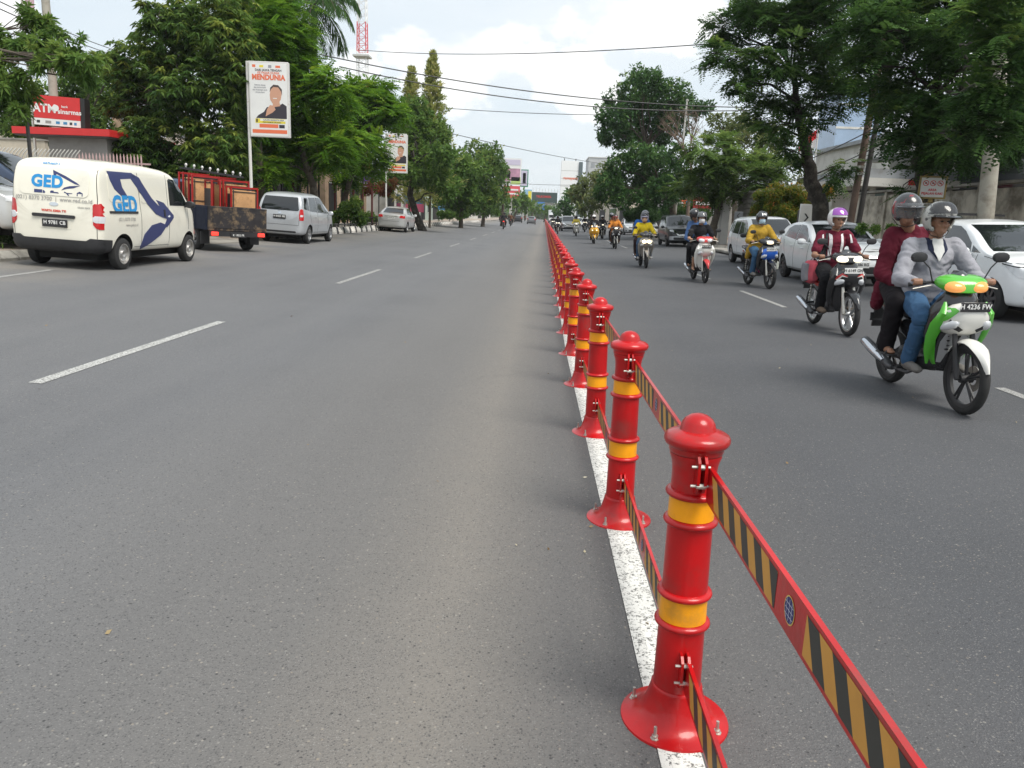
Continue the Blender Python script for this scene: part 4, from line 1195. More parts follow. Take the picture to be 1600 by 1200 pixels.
# ---- pickup with a load of red frames and plywood
t = thing('pickup_truck', 'old dark blue pickup with a scuffed tailgate and lit tail lamps behind the van', 'pickup truck')
P_pk = mat('worn_dark_blue_paint', (.016, .021, .040), .75, spec=.25, noise=(3, .3), dirt=((.07, .06, .05), 4, .55, .75))
M_scuff = mat('scuffed_tailgate', (.030, .028, .030), .75, spec=.25, noise=(4, .3), dirt=((.24, .17, .10), 4.5, .50, .72))
mb = MB(); mb.box(-2.15, .35, -.80, .80, .62, .70); obj('bed_floor', mb, P_pk, t, 0)
for s in (-1, 1):
    mb = MB(); a = .775*s; b = .825*s
    mb.box(-2.15, .35, min(a, b), max(a, b), .54, 1.12, bev=.012)
    for x in (-2.1, -1.5, -.9, -.3, .3): mb.box(x-.02, x+.02, min(b, b+.02*s), max(b, b+.02*s), .56, 1.09)
    mb.tube([(-2.17, .80*s, 1.13), (.37, .80*s, 1.13)], .022, 8)
    obj('bed_side', mb, P_pk, t, 0)
mb = MB(); mb.box(-2.20, -2.155, -.82, .82, .54, 1.12, bev=.012)
mb.box(-2.212, -2.20, -.70, .70, .60, 1.04, bev=.005); mb.tube([(-2.18, -.82, 1.13), (-2.18, .82, 1.13)], .022, 8)
obj('tailgate', mb, M_scuff, t, 0)
mb = MB(); mb.box(.35, .40, -.80, .80, .62, 1.15); mb.box(-2.1, .4, -.45, -.37, .45, .62); mb.box(-2.1, .4, .37, .45, .45, .62)
for z in (1.5,): mb.tube([(.38, -.75, 1.1), (.38, -.75, z), (.38, .75, z), (.38, .75, 1.1)], .025)
obj('frame', mb, M_trim, t, 0)
mb = MB(); mb.body([(.42, 1.05, .78, .60), (.50, 1.12, .80, .66), (1.1, 1.12, .80, .68), (1.35, 1.10, .80, .66), (1.8, .85, .79, .42), (2.05, .72, .74, .28)], 24, 5); obj('cab', mb, P_nvy, t, 50)
mb = MB(); mb.box(.40, .43, -.55, .55, 1.2, 1.6, bev=.01); obj('rear_window', mb, M_glass, t, 0)
for s in (-1, 1):
    mb = MB(); mb.box(.62, 1.25, min(s*.795, s*.815), max(s*.795, s*.815), 1.2, 1.6, bev=.008); obj('door_window', mb, M_glass, t, 0)
    mb = MB(); mb.body([(1.38, 1.35, .02, .10, s*.98), (1.42, 1.35, .07, .14, s*.98), (1.47, 1.35, .05, .10, s*.98)], 10); mb.tube([(1.42, s*.8, 1.30), (1.42, s*.95, 1.32)], .015); obj('mirror', mb, M_trim, t, 40)
    mb = MB(); mb.box(-2.24, -2.19, min(s*.56, s*.74), max(s*.56, s*.74), .42, .51, bev=.01); obj('tail_lamp', mb, M_rlamp_on, t, 0)
    wheel(t, -1.35, s*.70, .31, .18, M_alloyd, s, style='steel'); wheel(t, 1.35, s*.70, .31, .18, M_alloyd, s, style='steel')
mb = MB(); mb.box(-2.22, -2.20, -.22, .22, .38, .50, bev=.004); pl = obj('number_plate', mb, M_plate, t, 0)
text('K 1902 FR', .075, M_ink_w, pl, face_M((-2.2215, 0, .44), (-1, 0, 0)), .001, .95, 'plate_lettering')
mb = MB(); mb.box(-2.19, -2.15, -.78, .78, .40, .535); obj('rear_crossmember', mb, M_trim, t, 0)
mb = MB()
pass
for s in (-1, 1): obj('mudflap', MB().box(-1.80, -1.77, s*.70-.12, s*.70+.12, .18, .50), M_trim, t, 0)
PH = R(90+50)
PXY = (-9.67, 21.57)
pick = t
place(t, PXY[0], PXY[1], PH)
PM = onroad(PXY[0], PXY[1], PH)
M_rf = mat('red_frame_paint', (.34, .014, .012), .45, noise=(8, .15)); M_bf = mat('black_frame_paint', (.03, .03, .032), .5)
M_ply = mat('plywood', (.56, .31, .14), .7, noise=(2.5, .2), dirt=((.28, .15, .07), 5, .5, .7))
M_bulb = mat('glass_bulb', (.55, .55, .52), .15, spec=.8)
def load(label, x, y, w, h, rz, tall=False):
    h *= .88
    """a folding stall frame: red tubes, black rails, a plywood board each side"""
    q = thing('stall_frame', label, 'folding stall', group='red framed stalls loaded on the pickup')
    mb = MB(); d = .11
    for sx in (-1, 1):
        for yy in (-d, d): mb.box(sx*w/2-.022, sx*w/2+.022, yy-.02, yy+.02, 0, h, bev=.004)
    mb.box(-w/2, w/2, -d-.02, -d+.02, h-.05, h-.005); mb.box(-w/2, w/2, d-.02, d+.02, h-.05, h-.005)
    obj('frame', mb, M_rf, q, 0)
    mb = MB()
    for z in (.14, h*.45, h*.86): mb.box(-w/2+.03, w/2-.03, -d-.033, -d-.021, z-.012, z+.012)
    mb.box(-w/2+.045, -w/2+.07, -d-.032, -d-.02, 0, h*.9); mb.box(w/2-.07, w/2-.045, -d-.032, -d-.02, 0, h*.9)
    mb.box(-w/2+.02, w/2-.02, d+.022, d+.034, .05, h*.80); mb.box(-w/2+.03, w/2-.03, -.02, .02, h-.09, h-.052)
    obj('rail', mb, M_bf, q, 0)
    mb = MB(); mb.box(-w/2+.035, w/2-.035, -d-.018, -d-.004, .02, h*.90); obj('board', mb, M_ply, q, 0)
    q.matrix_world = PM @ Matrix.Translation((x, y, .703)) @ Matrix.Rotation(R(-90)+rz, 4, 'Z'); return q
load('red framed stall with plywood board standing nearest the tailgate', -1.80, -.32, .78, 1.12, R(4))
load('red framed stall with plywood board standing behind it at the kerb side of the bed', -1.05, .36, .70, 1.36, R(-3))
load('red framed stall hidden in the middle of the pickup bed', -1.30, -.36, .74, 1.30, R(2))
load('red framed stall against the cab of the pickup', -.45, .34, .70, 1.42, R(2))
load('red framed stall farthest from the tailgate on the road side', -.55, -.38, .72, 1.38, R(-2))
load('narrow red framed stall wedged sideways in the pickup bed', -1.62, .40, .40, 1.25, R(86))
q = thing('lamp_rail', 'long black rail carrying round glass bulbs laid on top of the red stall frames', 'lamp rail')
mb = MB(); mb.box(-.9, .9, -.03, .03, 0, .05); mb.box(-.9, .9, .16, .20, 0, .05)
obj('rail', mb, M_bf, q, 0)
for k in range(8):
    mb = MB(); x = -.85+k*.235; mb.ell((x, 0, .11), (.035, .035, .045), 10, 8); mb.lathe([(.018, .05), (.016, .075)], 8, 'z', (x, 0, 0)); obj('bulb', mb, M_bulb, q, 50)
q.matrix_world = PM @ Matrix.Translation((-1.05, .05, 1.97)) @ Matrix.Rotation(R(-82), 4, 'Z') @ Matrix.Rotation(R(3), 4, 'Y')
# ------------------------------------------------------------------ motorbikes
M_lampon = mat('headlamp_lit', (.8, .75, .6), .2, emit=(1.0, .76, .42), es=1.0)
M_lampw = mat('headlamp_lit_white', (.8, .8, .75), .2, emit=(1.0, .88, .62), es=1.1)
M_amb_on = mat('indicator_lit', (.62, .24, .06), .2, emit=(1.0, .42, .12), es=.42)
M_eng = mat('engine_metal', (.10, .10, .105), .5, metal=.6, noise=(20, .3))
M_dplas = mat('black_plastic', (.02, .02, .022), .5, noise=(14, .2))
M_seat = mat('seat_vinyl', (.025, .025, .027), .6, bump=(60, .2, .002))
M_exh = mat('bright_exhaust_shield', (.62, .64, .68), .22, metal=.85)
M_smoke = mat('smoked_screen', (.05, .055, .06), .1, spec=.8)
def ringz(z, xc, hx, hy, n=16, p=2.3, k=0.0):
    out = []
    for i in range(n):
        a = 2*math.pi*i/n; c, d = math.cos(a), math.sin(a)
        y = hy*math.copysign(abs(d)**(2/p), d); x = hx*math.copysign(abs(c)**(2/p), c)
        out.append((xc+x-k*(y/hy)**2, y, z))
    return out
def bike(name, label, C):
    """C: main, accent, dark materials; r wheel radius; maxi, lamps, screen options"""
    t = thing(name, label, C.get('cat', 'motorbike'), group=C.get('group'))
    lo = C.get('lo', False)
    A, B, D = C['main'], C.get('accent', C['main']), M_dplas
    r = C.get('r', .285); wb = .625; n = 10 if lo else 18
    fx = wb
    for x, nm, tw in ((fx, 'front_wheel', .075), (-wb, 'rear_wheel', .085)):
        w = bpy.data.objects.new(nm, None); COL.objects.link(w); w.parent = t; w.location = (x, 0, r)
        mb = MB(); k = tw/2; pr = [(r-.058, -k*.8), (r-.03, -k), (r-.012, -k*.8), (r, -k*.25), (r, k*.25), (r-.012, k*.8), (r-.03, k), (r-.058, k*.8)]
        mb.lathe(pr, 18 if lo else 36, 'y', closed=True); obj('tyre', mb, M_tyre, w, 40)
        mb = MB(); mb.lathe([(r-.058, -.026), (r-.062, -.026), (r-.085, -.012), (r-.085, .012), (r-.062, .026), (r-.058, .026)], 18 if lo else 36, 'y', closed=True)
        for i in range(5):
            a = 2*math.pi*i/5+.4
            for off in ((-.10, .10) if not lo else (0,)):
                c, s_ = math.cos(a+off), math.sin(a+off)
                mb.tube([(.028*math.cos(a), 0, .028*math.sin(a)), ((r-.075)*c, 0, (r-.075)*s_)], [.014, .010], 6)
        mb.lathe([(.001, -.05), (.032, -.05), (.036, -.02), (.036, .02), (.032, .05), (.001, .05)], 14, 'y')
        obj('rim', mb, C.get('rim', M_trim), w, 35)
        if nm == 'front_wheel' and not lo:
            mb = MB(); mb.lathe([(.05, .056), (.105, .056), (.105, .060), (.05, .060)], 28, 'y', closed=True); obj('brake_disc', mb, M_steel, w, 20)
    # fork, axle
    mb = MB()
    for s in (-1, 1):
        mb.tube([(fx, s*.078, r), (fx-.02, s*.078, r+.08), (fx-.115, s*.070, r+.36)], [.021, .024, .020], 8)
        mb.tube([(fx-.115, s*.070, r+.36), (fx-.17, s*.070, r+.52)], .015, 8)
    mb.tube([(fx, -.09, r), (fx, .09, r)], .012, 8)
    if not lo: mb.box(fx-.09, fx-.04, .052, .10, r-.03, r+.05, bev=.01)
    obj('fork', mb, C.get('fork', M_steel), t, 40)
    # front mudguard
    mb = MB(); rings = []
    for a in range(18, 151, 11 if not lo else 22):
        q = R(a); e = (a-18)/132
        hw = .050+.018*math.sin(math.pi*e); rr = r+.022+.012*math.sin(math.pi*e)
        if a < 60: hw *= .30+.70*(a-18)/42
        ring = []
        for i in range(9):
            u = -1+2*i/8; ring.append((fx+(rr-.030*u*u)*math.cos(q), hw*u, r+(rr-.030*u*u)*math.sin(q)))
        for i in range(8, -1, -1):
            u = -1+2*i/8; ring.append((fx+(rr-.007-.030*u*u)*math.cos(q), hw*u*.94, r+(rr-.007-.030*u*u)*math.sin(q)))
        rings.append(ring)
    mb.loft(rings); obj('front_mudguard', mb, C.get('guard', A), t, 45)
    # handlebar, grips, levers, mirrors
    hz = 1.035; hx = .33
    mb = MB(); mb.tube([(hx-.09, .345, hz-.015), (hx-.02, .20, hz+.01), (hx+.02, 0, hz-.02), (hx-.02, -.20, hz+.01), (hx-.09, -.345, hz-.015)], .012, 8); obj('handlebar', mb, D, t)
    for s in (-1, 1):
        mb = MB(); mb.tube([(hx-.045, s*.235, hz+.004), (hx-.095, s*.355, hz-.017)], .018, 10); obj('grip', mb, M_seat, t)
        mb = MB(); mb.tube([(hx+.0, s*.20, hz-.012), (hx-.02, s*.35, hz-.045)], .006, 6); obj('brake_lever', mb, M_steel, t)
        m = bpy.data.objects.new('mirror', None); COL.objects.link(m); m.parent = t
        mb = MB(); mb.tube([(hx+.0, s*.20, hz), (hx+.02, s*.25, hz+.13), (hx+.01, s*.31, hz+.19)], .006, 6); obj('stem', mb, D, m)
        mb = MB(); mb.body([(hx+.025, hz+.215, .030, .018, s*.335), (hx+.02, hz+.215, .060, .036, s*.335), (hx+.0, hz+.215, .068, .042, s*.335), (hx-.012, hz+.215, .064, .038, s*.335)], 14, 2.6); obj('housing', mb, D, m, 40)
    # handlebar cowl + lamps
    mb = MB()
    mb.body([(hx-.06, hz+.01, .09, .03), (hx-.03, hz+.015, .175, .055), (hx+.03, hz+.018, .205, .064), (hx+.09, hz+.004, .20, .066), (hx+.15, hz-.012, .165, .056), (hx+.19, hz-.03, .09, .030)], n, 2.6)
    obj('handlebar_cowl', mb, C.get('cowl', B), t, 45)
    if not lo:
        mb = MB(); mb.body([(hx-.075, hz+.03, .05, .015), (hx-.06, hz+.045, .07, .03), (hx-.02, hz+.065, .06, .012)], 12); obj('instrument_panel', mb, M_smoke, t, 40)
    lamp = C.get('lamp', M_lampon)
    for s in ((-1, 1) if C.get('twin', True) else (0,)):
        mb = MB(); y = s*.088
        w = .078 if s else .11
        mb.body([(hx+.08, hz-.004, w, .046, y*1.15), (hx+.15, hz-.014, w*.98, .046, y*1.08), (hx+.188, hz-.024, w*.78, .034, y), (hx+.204, hz-.030, w*.35, .014, y)], n, 2.3)
        obj('headlamp', mb, lamp, t, 60)
    # front fairing and leg shield
    mb = MB(); m_ = C.get('maxi', 0)
    fw = .115 if not m_ else .20
    Z = [(.30, .30, .05, .065, .0), (.38, .325, .07, .12, .03), (.50, .35, .075, .175, .07), (.62, .375, .085, .205, .09), (.74, .40, .09, .21, .10), (.84, .42, .09, .190, .09), (.92, .42, .08, .15, .05), (.985, .40, .06, .10, .02)]
    if m_: Z = [(z, x+.03, hx_, hy*1.45, k) for z, x, hx_, hy, k in Z]
    mb.loft([ringz(z, x, hx_, hy, 20, 2.4, k) for z, x, hx_, hy, k in Z]); obj('leg_shield', mb, A, t, 45)
    mb = MB()
    mb.body([(.34, .72, .16, .07), (.43, .745, .195, .12), (.50, .76, .195, .135), (.56, .78, .175, .125), (.60, .80, .135, .095), (.625, .815, .075, .05)] if not m_ else
            [(.34, .68, .22, .09), (.45, .70, .27, .16), (.54, .74, .26, .18), (.62, .79, .20, .15), (.68, .82, .11, .09)], n, 2.5)
    obj('nose_fairing', mb, C.get('nose', A), t, 45)
    for s in (-1, 1):
        mb = MB()
        mb.tube([(.31, s*.165, .36), (.36, s*.195, .48), (.42, s*.212, .60), (.48, s*.212, .71), (.535, s*.19, .81), (.49, s*.165, .90)], [.010, .030, .042, .048, .036, .010], 8, sq=.36); obj('side_panel', mb, B, t, 50)
        mb = MB(); mb.body([(.47, .680, .012, .014, s*.170), (.53, .705, .040, .032, s*.158), (.585, .730, .044, .034, s*.128), (.607, .740, .016, .014, s*.112)], 10); obj('indicator', mb, C.get('ind', M_clear), t, 50)
    if C.get('screen'):
        mb = MB(); rings = []
        for z, x, w in ((.98, .60, .13), (1.08, .55, .135), (1.18, .49, .12), (1.25, .44, .08)):
            rings.append([(x-.10*(u*u), w*u, z) for u in [-1, -.6, -.2, .2, .6, 1]]+[(x-.006-.10*(u*u), w*u, z) for u in [1, .6, .2, -.2, -.6, -1]])
        mb.loft(rings); obj('windscreen', mb, M_smoke, t, 60)
    elif not lo:
        mb = MB(); rings = []
        for z, x, w in ((hz+.035, hx+.11, .09), (hz+.075, hx+.085, .075), (hz+.11, hx+.05, .035)):
            rings.append([(x-.06*(u*u), w*u, z) for u in [-1, -.5, 0, .5, 1]]+[(x-.006-.06*(u*u), w*u, z) for u in [1, .5, 0, -.5, -1]])
        mb.loft(rings); obj('fly_screen', mb, M_smoke, t, 60)
    # front plate
    if not C.get('noplate'):
        mb = MB(); mb.box(.632, .638, -.12, .12, .835, .91, bev=.003) if not m_ else mb.box(.70, .706, -.1, .1, .60, .66)
        pm = C.get('plate', M_plate); pl = obj('number_plate', mb, pm, t, 0)
        if C.get('ptext'): text(C['ptext'], .055, M_ink_w if pm is M_plate else M_ink_k, pl, face_M((.6395, 0, .875), (1, 0, 0)), .001, .9, 'plate_lettering')
    # spine, floor, rear body
    mb = MB()
    if C.get('step', True): mb.body([(.36, .42, .09, .10), (.20, .33, .12, .055), (.02, .32, .13, .055), (-.10, .38, .12, .11), (-.14, .48, .11, .12)], n, 3)
    else: mb.body([(.38, .60, .07, .10), (.22, .50, .075, .09), (.05, .47, .08, .10), (-.08, .52, .10, .12), (-.14, .56, .10, .12)], n, 3)
    obj('centre_tunnel', mb, D, t, 40)
    mb = MB(); mb.body([(-.04, .54, .08, .13), (-.14, .58, .125, .13), (-.30, .62, .140, .115), (-.50, .68, .135, .095), (-.70, .745, .11, .07), (-.86, .80, .07, .045), (-.92, .815, .04, .025)], n, 2.6); obj('rear_body', mb, A if C.get('rearmain', True) else D, t, 45)
    mb = MB(); mb.body([(.02, .70, .07, .035), (-.04, .725, .11, .05), (-.22, .735, .135, .055), (-.38, .765, .135, .050), (-.46, .80, .130, .05), (-.66, .835, .115, .048), (-.78, .86, .08, .035)], n, 3); obj('seat', mb, M_seat, t, 45)
    mb = MB()
    for s in (-1, 1): mb.tube([(-.62, s*.115, .83), (-.80, s*.13, .87), (-.92, s*.08, .90)], .012, 8)
    mb.tube([(-.92, -.08, .90), (-.92, .08, .90)], .012, 8); obj('grab_rail', mb, D, t)
    mb = MB(); mb.body([(-.86, .775, .06, .03), (-.92, .78, .07, .038), (-.955, .785, .05, .025)], 12, 2.5); obj('tail_lamp', mb, C.get('tail', M_rlamp), t, 50)
    mb = MB(); mb.box(-.97, -.955, -.09, .09, .56, .64); mb.prism([(-.80, .74), (-.95, .74), (-1.0, .50), (-.98, .50), (-.92, .70), (-.80, .70)], -.06, .06); obj('rear_mudguard', mb, D, t, 0)
    # engine, swing arm, shocks, exhaust, stand, pegs
    mb = MB()
    mb.body([(.06, .34, .06, .05), (-.02, .33, .10, .09), (-.22, .33, .115, .10), (-.34, .34, .09, .08)], n, 3)
    mb.tube([(-.22, .10, .32), (-wb, .10, r)], [.05, .028], 8); mb.tube([(-.22, -.09, .32), (-wb, -.08, r)], [.03, .022], 8)
    mb.lathe([(.001, .06), (.06, .06), (.06, .135), (.001, .14)], 14, 'y', (-.20, 0, .33)); mb.lathe([(.001, -.06), (.055, -.06), (.05, -.13), (.001, -.135)], 14, 'y', (-.16, 0, .31))
    obj('engine', mb, M_eng, t, 40)
    mb = MB()
    for s in (-1, 1):
        mb.tube([(-.60, s*.10, r+.05), (-.52, s*.11, .64)], .012, 6)
        for k in range(5): mb.lathe([(.014, -.008), (.026, 0), (.014, .008)], 10, 'z', (-.585+.014*k, s*.103, .40+.045*k))
    obj('shock_absorber', mb, C.get('shock', M_steel), t, 30)
    mb = MB(); mb.tube([(.0, -.06, .26), (-.10, -.11, .20), (-.30, -.14, .21)], .016, 8); mb.tube([(-.28, -.15, .21), (-.34, -.155, .22), (-.70, -.17, .33), (-.84, -.175, .375), (-.86, -.175, .38)], [.025, .042, .052, .046, .03], 12); ex = obj('exhaust', mb, M_eng, t, 40)
    mb = MB(); mb.tube([(-.40, -.190, .255), (-.50, -.195, .29), (-.70, -.205, .35), (-.80, -.205, .38)], [.02, .036, .040, .028], 10, sq=1.0, up=(0, 0, 1)); obj('heat_shield', mb, M_exh, ex, 50)
    mb = MB()
    mb.tube([(-.02, -.25, .27), (-.02, .25, .27)], .014, 8)
    for s in (-1, 1):
        mb.tube([(-.02, s*.17, .27), (-.02, s*.25, .27)], .02, 8)
        mb.tube([(-.34, s*.12, .36), (-.34, s*.24, .35)], .016, 8)
    obj('footrest', mb, D, t, 40)
    return t

# ------------------------------------------------------------------ people
from mathutils import noise as mnoise
def blob(parts, voxel=.012, smooth=6, name='body', mats=None, parent=None, fac=.5, folds=0.0):
    mb = MB()
    for p in parts:
        if p[0] == 'c':
            _, a, b, r0, r1 = p; a, b = Vector(a), Vector(b); d = (b-a); L = d.length
            if L < 1e-5: mb.ell(a, (r0,)*3, 12, 8); continue
            d /= L; pts = []; rr = []
            for k in range(5):
                q = math.pi/2*(1-k/4); pts.append(a-d*r0*math.sin(q)); rr.append(max(1e-4, r0*math.cos(q)))
            for k in range(5):
                q = math.pi/2*k/4; pts.append(b+d*r1*math.sin(q)); rr.append(max(1e-4, r1*math.cos(q)))
            mb.tube(pts, rr, 12)
        else:
            _, c, r = p[:3]; rot = p[3] if len(p) > 3 else None
            mb.ell(c, r, 16, 12, rot=rot)
    me = mb.mesh('src')
    bm = bmesh.new(); bm.from_mesh(me); bmesh.ops.remove_doubles(bm, verts=bm.verts, dist=1e-5); bmesh.ops.recalc_face_normals(bm, faces=bm.faces); bm.to_mesh(me); bm.free()
    o = bpy.data.objects.new(name, me); COL.objects.link(o)
    m = o.modifiers.new('r', 'REMESH'); m.mode = 'VOXEL'; m.voxel_size = voxel
    s = o.modifiers.new('s', 'SMOOTH'); s.iterations = smooth; s.factor = fac
    me2 = evaluated(o); o.modifiers.clear(); o.data = me2
    if folds:
        off = Vector((len(parts)*3.1, folds*100, parts[0][2][0] if parts[0][0] == 'e' else 1.0))
        n = len(me2.vertices); co = np.empty(n*3, np.float32); me2.vertices.foreach_get('co', co); co = co.reshape(-1, 3)
        nr = np.empty(n*3, np.float32); me2.vertices.foreach_get('normal', nr); nr = nr.reshape(-1, 3)
        h = np.empty(n, np.float32)
        for i in range(n):
            q = Vector(co[i]); w_ = mnoise.noise(q*5+off)
            a = mnoise.noise(Vector((q.x*9+q.z*5+w_*2.2, q.y*9-q.x*3, q.z*17+w_*3))+off); b = mnoise.noise(Vector((q.x*22, q.y*22+w_*3, q.z*34))+off)
            h[i] = (1-2.2*abs(a))*.75+(1-2*abs(b))*.22
        co += nr*(h*folds)[:, None]
        me2.vertices.foreach_set('co', co.ravel()); me2.update()
    for m in (mats if isinstance(mats, (list, tuple)) else [mats]): me2.materials.append(m)
    me2.shade_smooth()
    if parent: o.parent = parent
    return o
M_skin = mat('skin', (.30, .155, .095), .5, noise=(14, .08), sss=.1)
M_skin2 = mat('lighter_skin', (.42, .24, .15), .5, noise=(14, .08), sss=.1)
M_eye = mat('eye', (.02, .015, .012), .2); M_hair = mat('hair', (.012, .010, .009), .6)
def cloth(name, col, noise=.12, bump=.5): return mat(name, col, .9, spec=.2, noise=(7, noise), bump=(11, bump, .02))
def V(*a): return Vector(a)
def helmet(t, hc, P, lo=False):
    """shell with a face opening, peak or visor"""
    yaw = P.get('look', 0)
    h = bpy.data.objects.new('helmet', None); COL.objects.link(h); h.parent = t
    h.matrix_local = Matrix.Translation(hc) @ Matrix.Rotation(R(yaw), 4, 'Z') @ Matrix.Rotation(R(P.get('nod', 4)), 4, 'Y')
    nu, nv = (32, 22) if not lo else (18, 12)
    rx, ry, rz = .148, .128, .142
    vs = []; fs = []
    for j in range(nv+1):
        th = math.pi*j/nv*.80
        for i in range(nu):
            a = 2*math.pi*i/nu; vs.append((rx*math.sin(th)*math.cos(a)-.008, ry*math.sin(th)*math.sin(a), rz*math.cos(th)+.03))
    lowlimit = -.085 if P.get('full', True) else -.02
    for j in range(nv):
        for i in range(nu):
            a, b, c, d = j*nu+i, j*nu+(i+1) % nu, (j+1)*nu+(i+1) % nu, (j+1)*nu+i
            m = sum((Vector(vs[k]) for k in (a, b, c, d)), Vector())/4
            ang = math.degrees(math.atan2(abs(m.y), m.x))
            if m.z < .050 and ang < 62: continue
            if m.z < lowlimit: continue
            fs.append((d, c, b, a))
    mb = MB(); mb.add(vs, fs)
    me = mb.mesh('shell'); bm = bmesh.new(); bm.from_mesh(me)
    bmesh.ops.remove_doubles(bm, verts=bm.verts, dist=1e-5); bmesh.ops.delete(bm, geom=[v for v in bm.verts if not v.link_faces], context='VERTS'); bm.to_mesh(me); bm.free()
    o = bpy.data.objects.new('shell', me); COL.objects.link(o)
    sm = o.modifiers.new('a', 'SOLIDIFY'); sm.thickness = .022; sm.offset = -1
    if not lo:
        sb = o.modifiers.new('b', 'SUBSURF'); sb.levels = 1
    me2 = evaluated(o); o.modifiers.clear(); o.data = me2; me2.materials.append(P['helm']); me2.shade_smooth(); me2.set_sharp_from_angle(angle=R(50)); o.parent = h
    # visor
    v = P.get('visor', 'up')
    lift = {'up': 52, 'down': 0, 'half': 25}[v]
    mb = MB(); rings = []
    for e in (-34, -22, -10, 2, 14, 22):
        row = []; row2 = []
        el = R(e+lift)
        for a in range(-66, 67, 12):
            q = R(a)
            x = (rx+.008)*math.cos(q)*math.cos(el)-.008; y = (ry+.008)*math.sin(q)*max(.35, math.cos(el*.6)); z = .03+(rz+.008)*math.sin(el)*math.cos(q*.5)
            row.append((x, y, z)); row2.append((x*.97, y*.97, z))
        rings.append(row+row2[::-1])
    mb.loft(rings); obj('visor', mb, P.get('vism', M_vis), h, 60)
    if P.get('peak'):
        mb = MB(); rings = []
        for k, (dx, dz) in enumerate(((0, 0), (.04, -.002), (.075, -.012))):
            row = []; r2 = []
            for a in range(-52, 53, 13):
                q = R(a); row.append(((rx+dx)*math.cos(q)-.012, (ry+dx*.3)*math.sin(q), .062+dz)); r2.append(((rx+dx)*math.cos(q)-.012, (ry+dx*.3)*math.sin(q), .056+dz))
            rings.append(row+r2[::-1])
        mb.loft(rings); obj('peak', mb, P['peak'], h, 50)
    if P.get('stripe'):
        mb = MB(); rings = []
        for th in range(-70, 60, 8):
            q = R(th); rings.append([((rx+.004)*math.sin(-q)*1.0-.008, s*.045, .03+(rz+.004)*math.cos(q)*.985) for s in (-1, 1)]+[((rx-.004)*math.sin(-q)-.008, s*.045, .03+(rz-.006)*math.cos(q)*.985) for s in (1, -1)])
        mb.loft(rings); obj('stripe', mb, P['stripe'], h, 50)
    mb = MB()
    for s in (-1, 1): mb.tube([(0, s*.112, -.06), (.02, s*.07, -.115), (.035, 0, -.135)], .007, 6, sq=.5)
    obj('chin_strap', mb, M_dplas, h)
    return h
M_vis = mat('smoked_visor', (.03, .03, .035), .08, spec=.8, alpha=.55)
M_vis2 = mat('clear_visor', (.20, .21, .22), .05, spec=.9, alpha=.38)
def fingers(hp, s, r=.0095):
    """fist closed round a grip running along y: four fingers over the front, thumb underneath"""
    out = [('e', hp+V(-.018, -s*.0, .006), (.034, .040, .020))]
    for k, L in enumerate((.9, 1.0, .97, .8)):
        y = -s*(-.033+.021*k)
        out += [('c', hp+V(.010, y, .020), hp+V(.036*L, y, .010), r, r), ('c', hp+V(.036*L, y, .010), hp+V(.036*L, y, -.016), r, r*.93), ('c', hp+V(.036*L, y, -.016), hp+V(.016*L, y, -.030), r*.93, r*.85)]
    out += [('c', hp+V(-.02, -s*.035, .0), hp+V(.0, -s*.045, -.018), r*1.2, r*1.05), ('c', hp+V(.0, -s*.045, -.018), hp+V(.022, -s*.032, -.028), r*1.05, r*.9)]
    return out
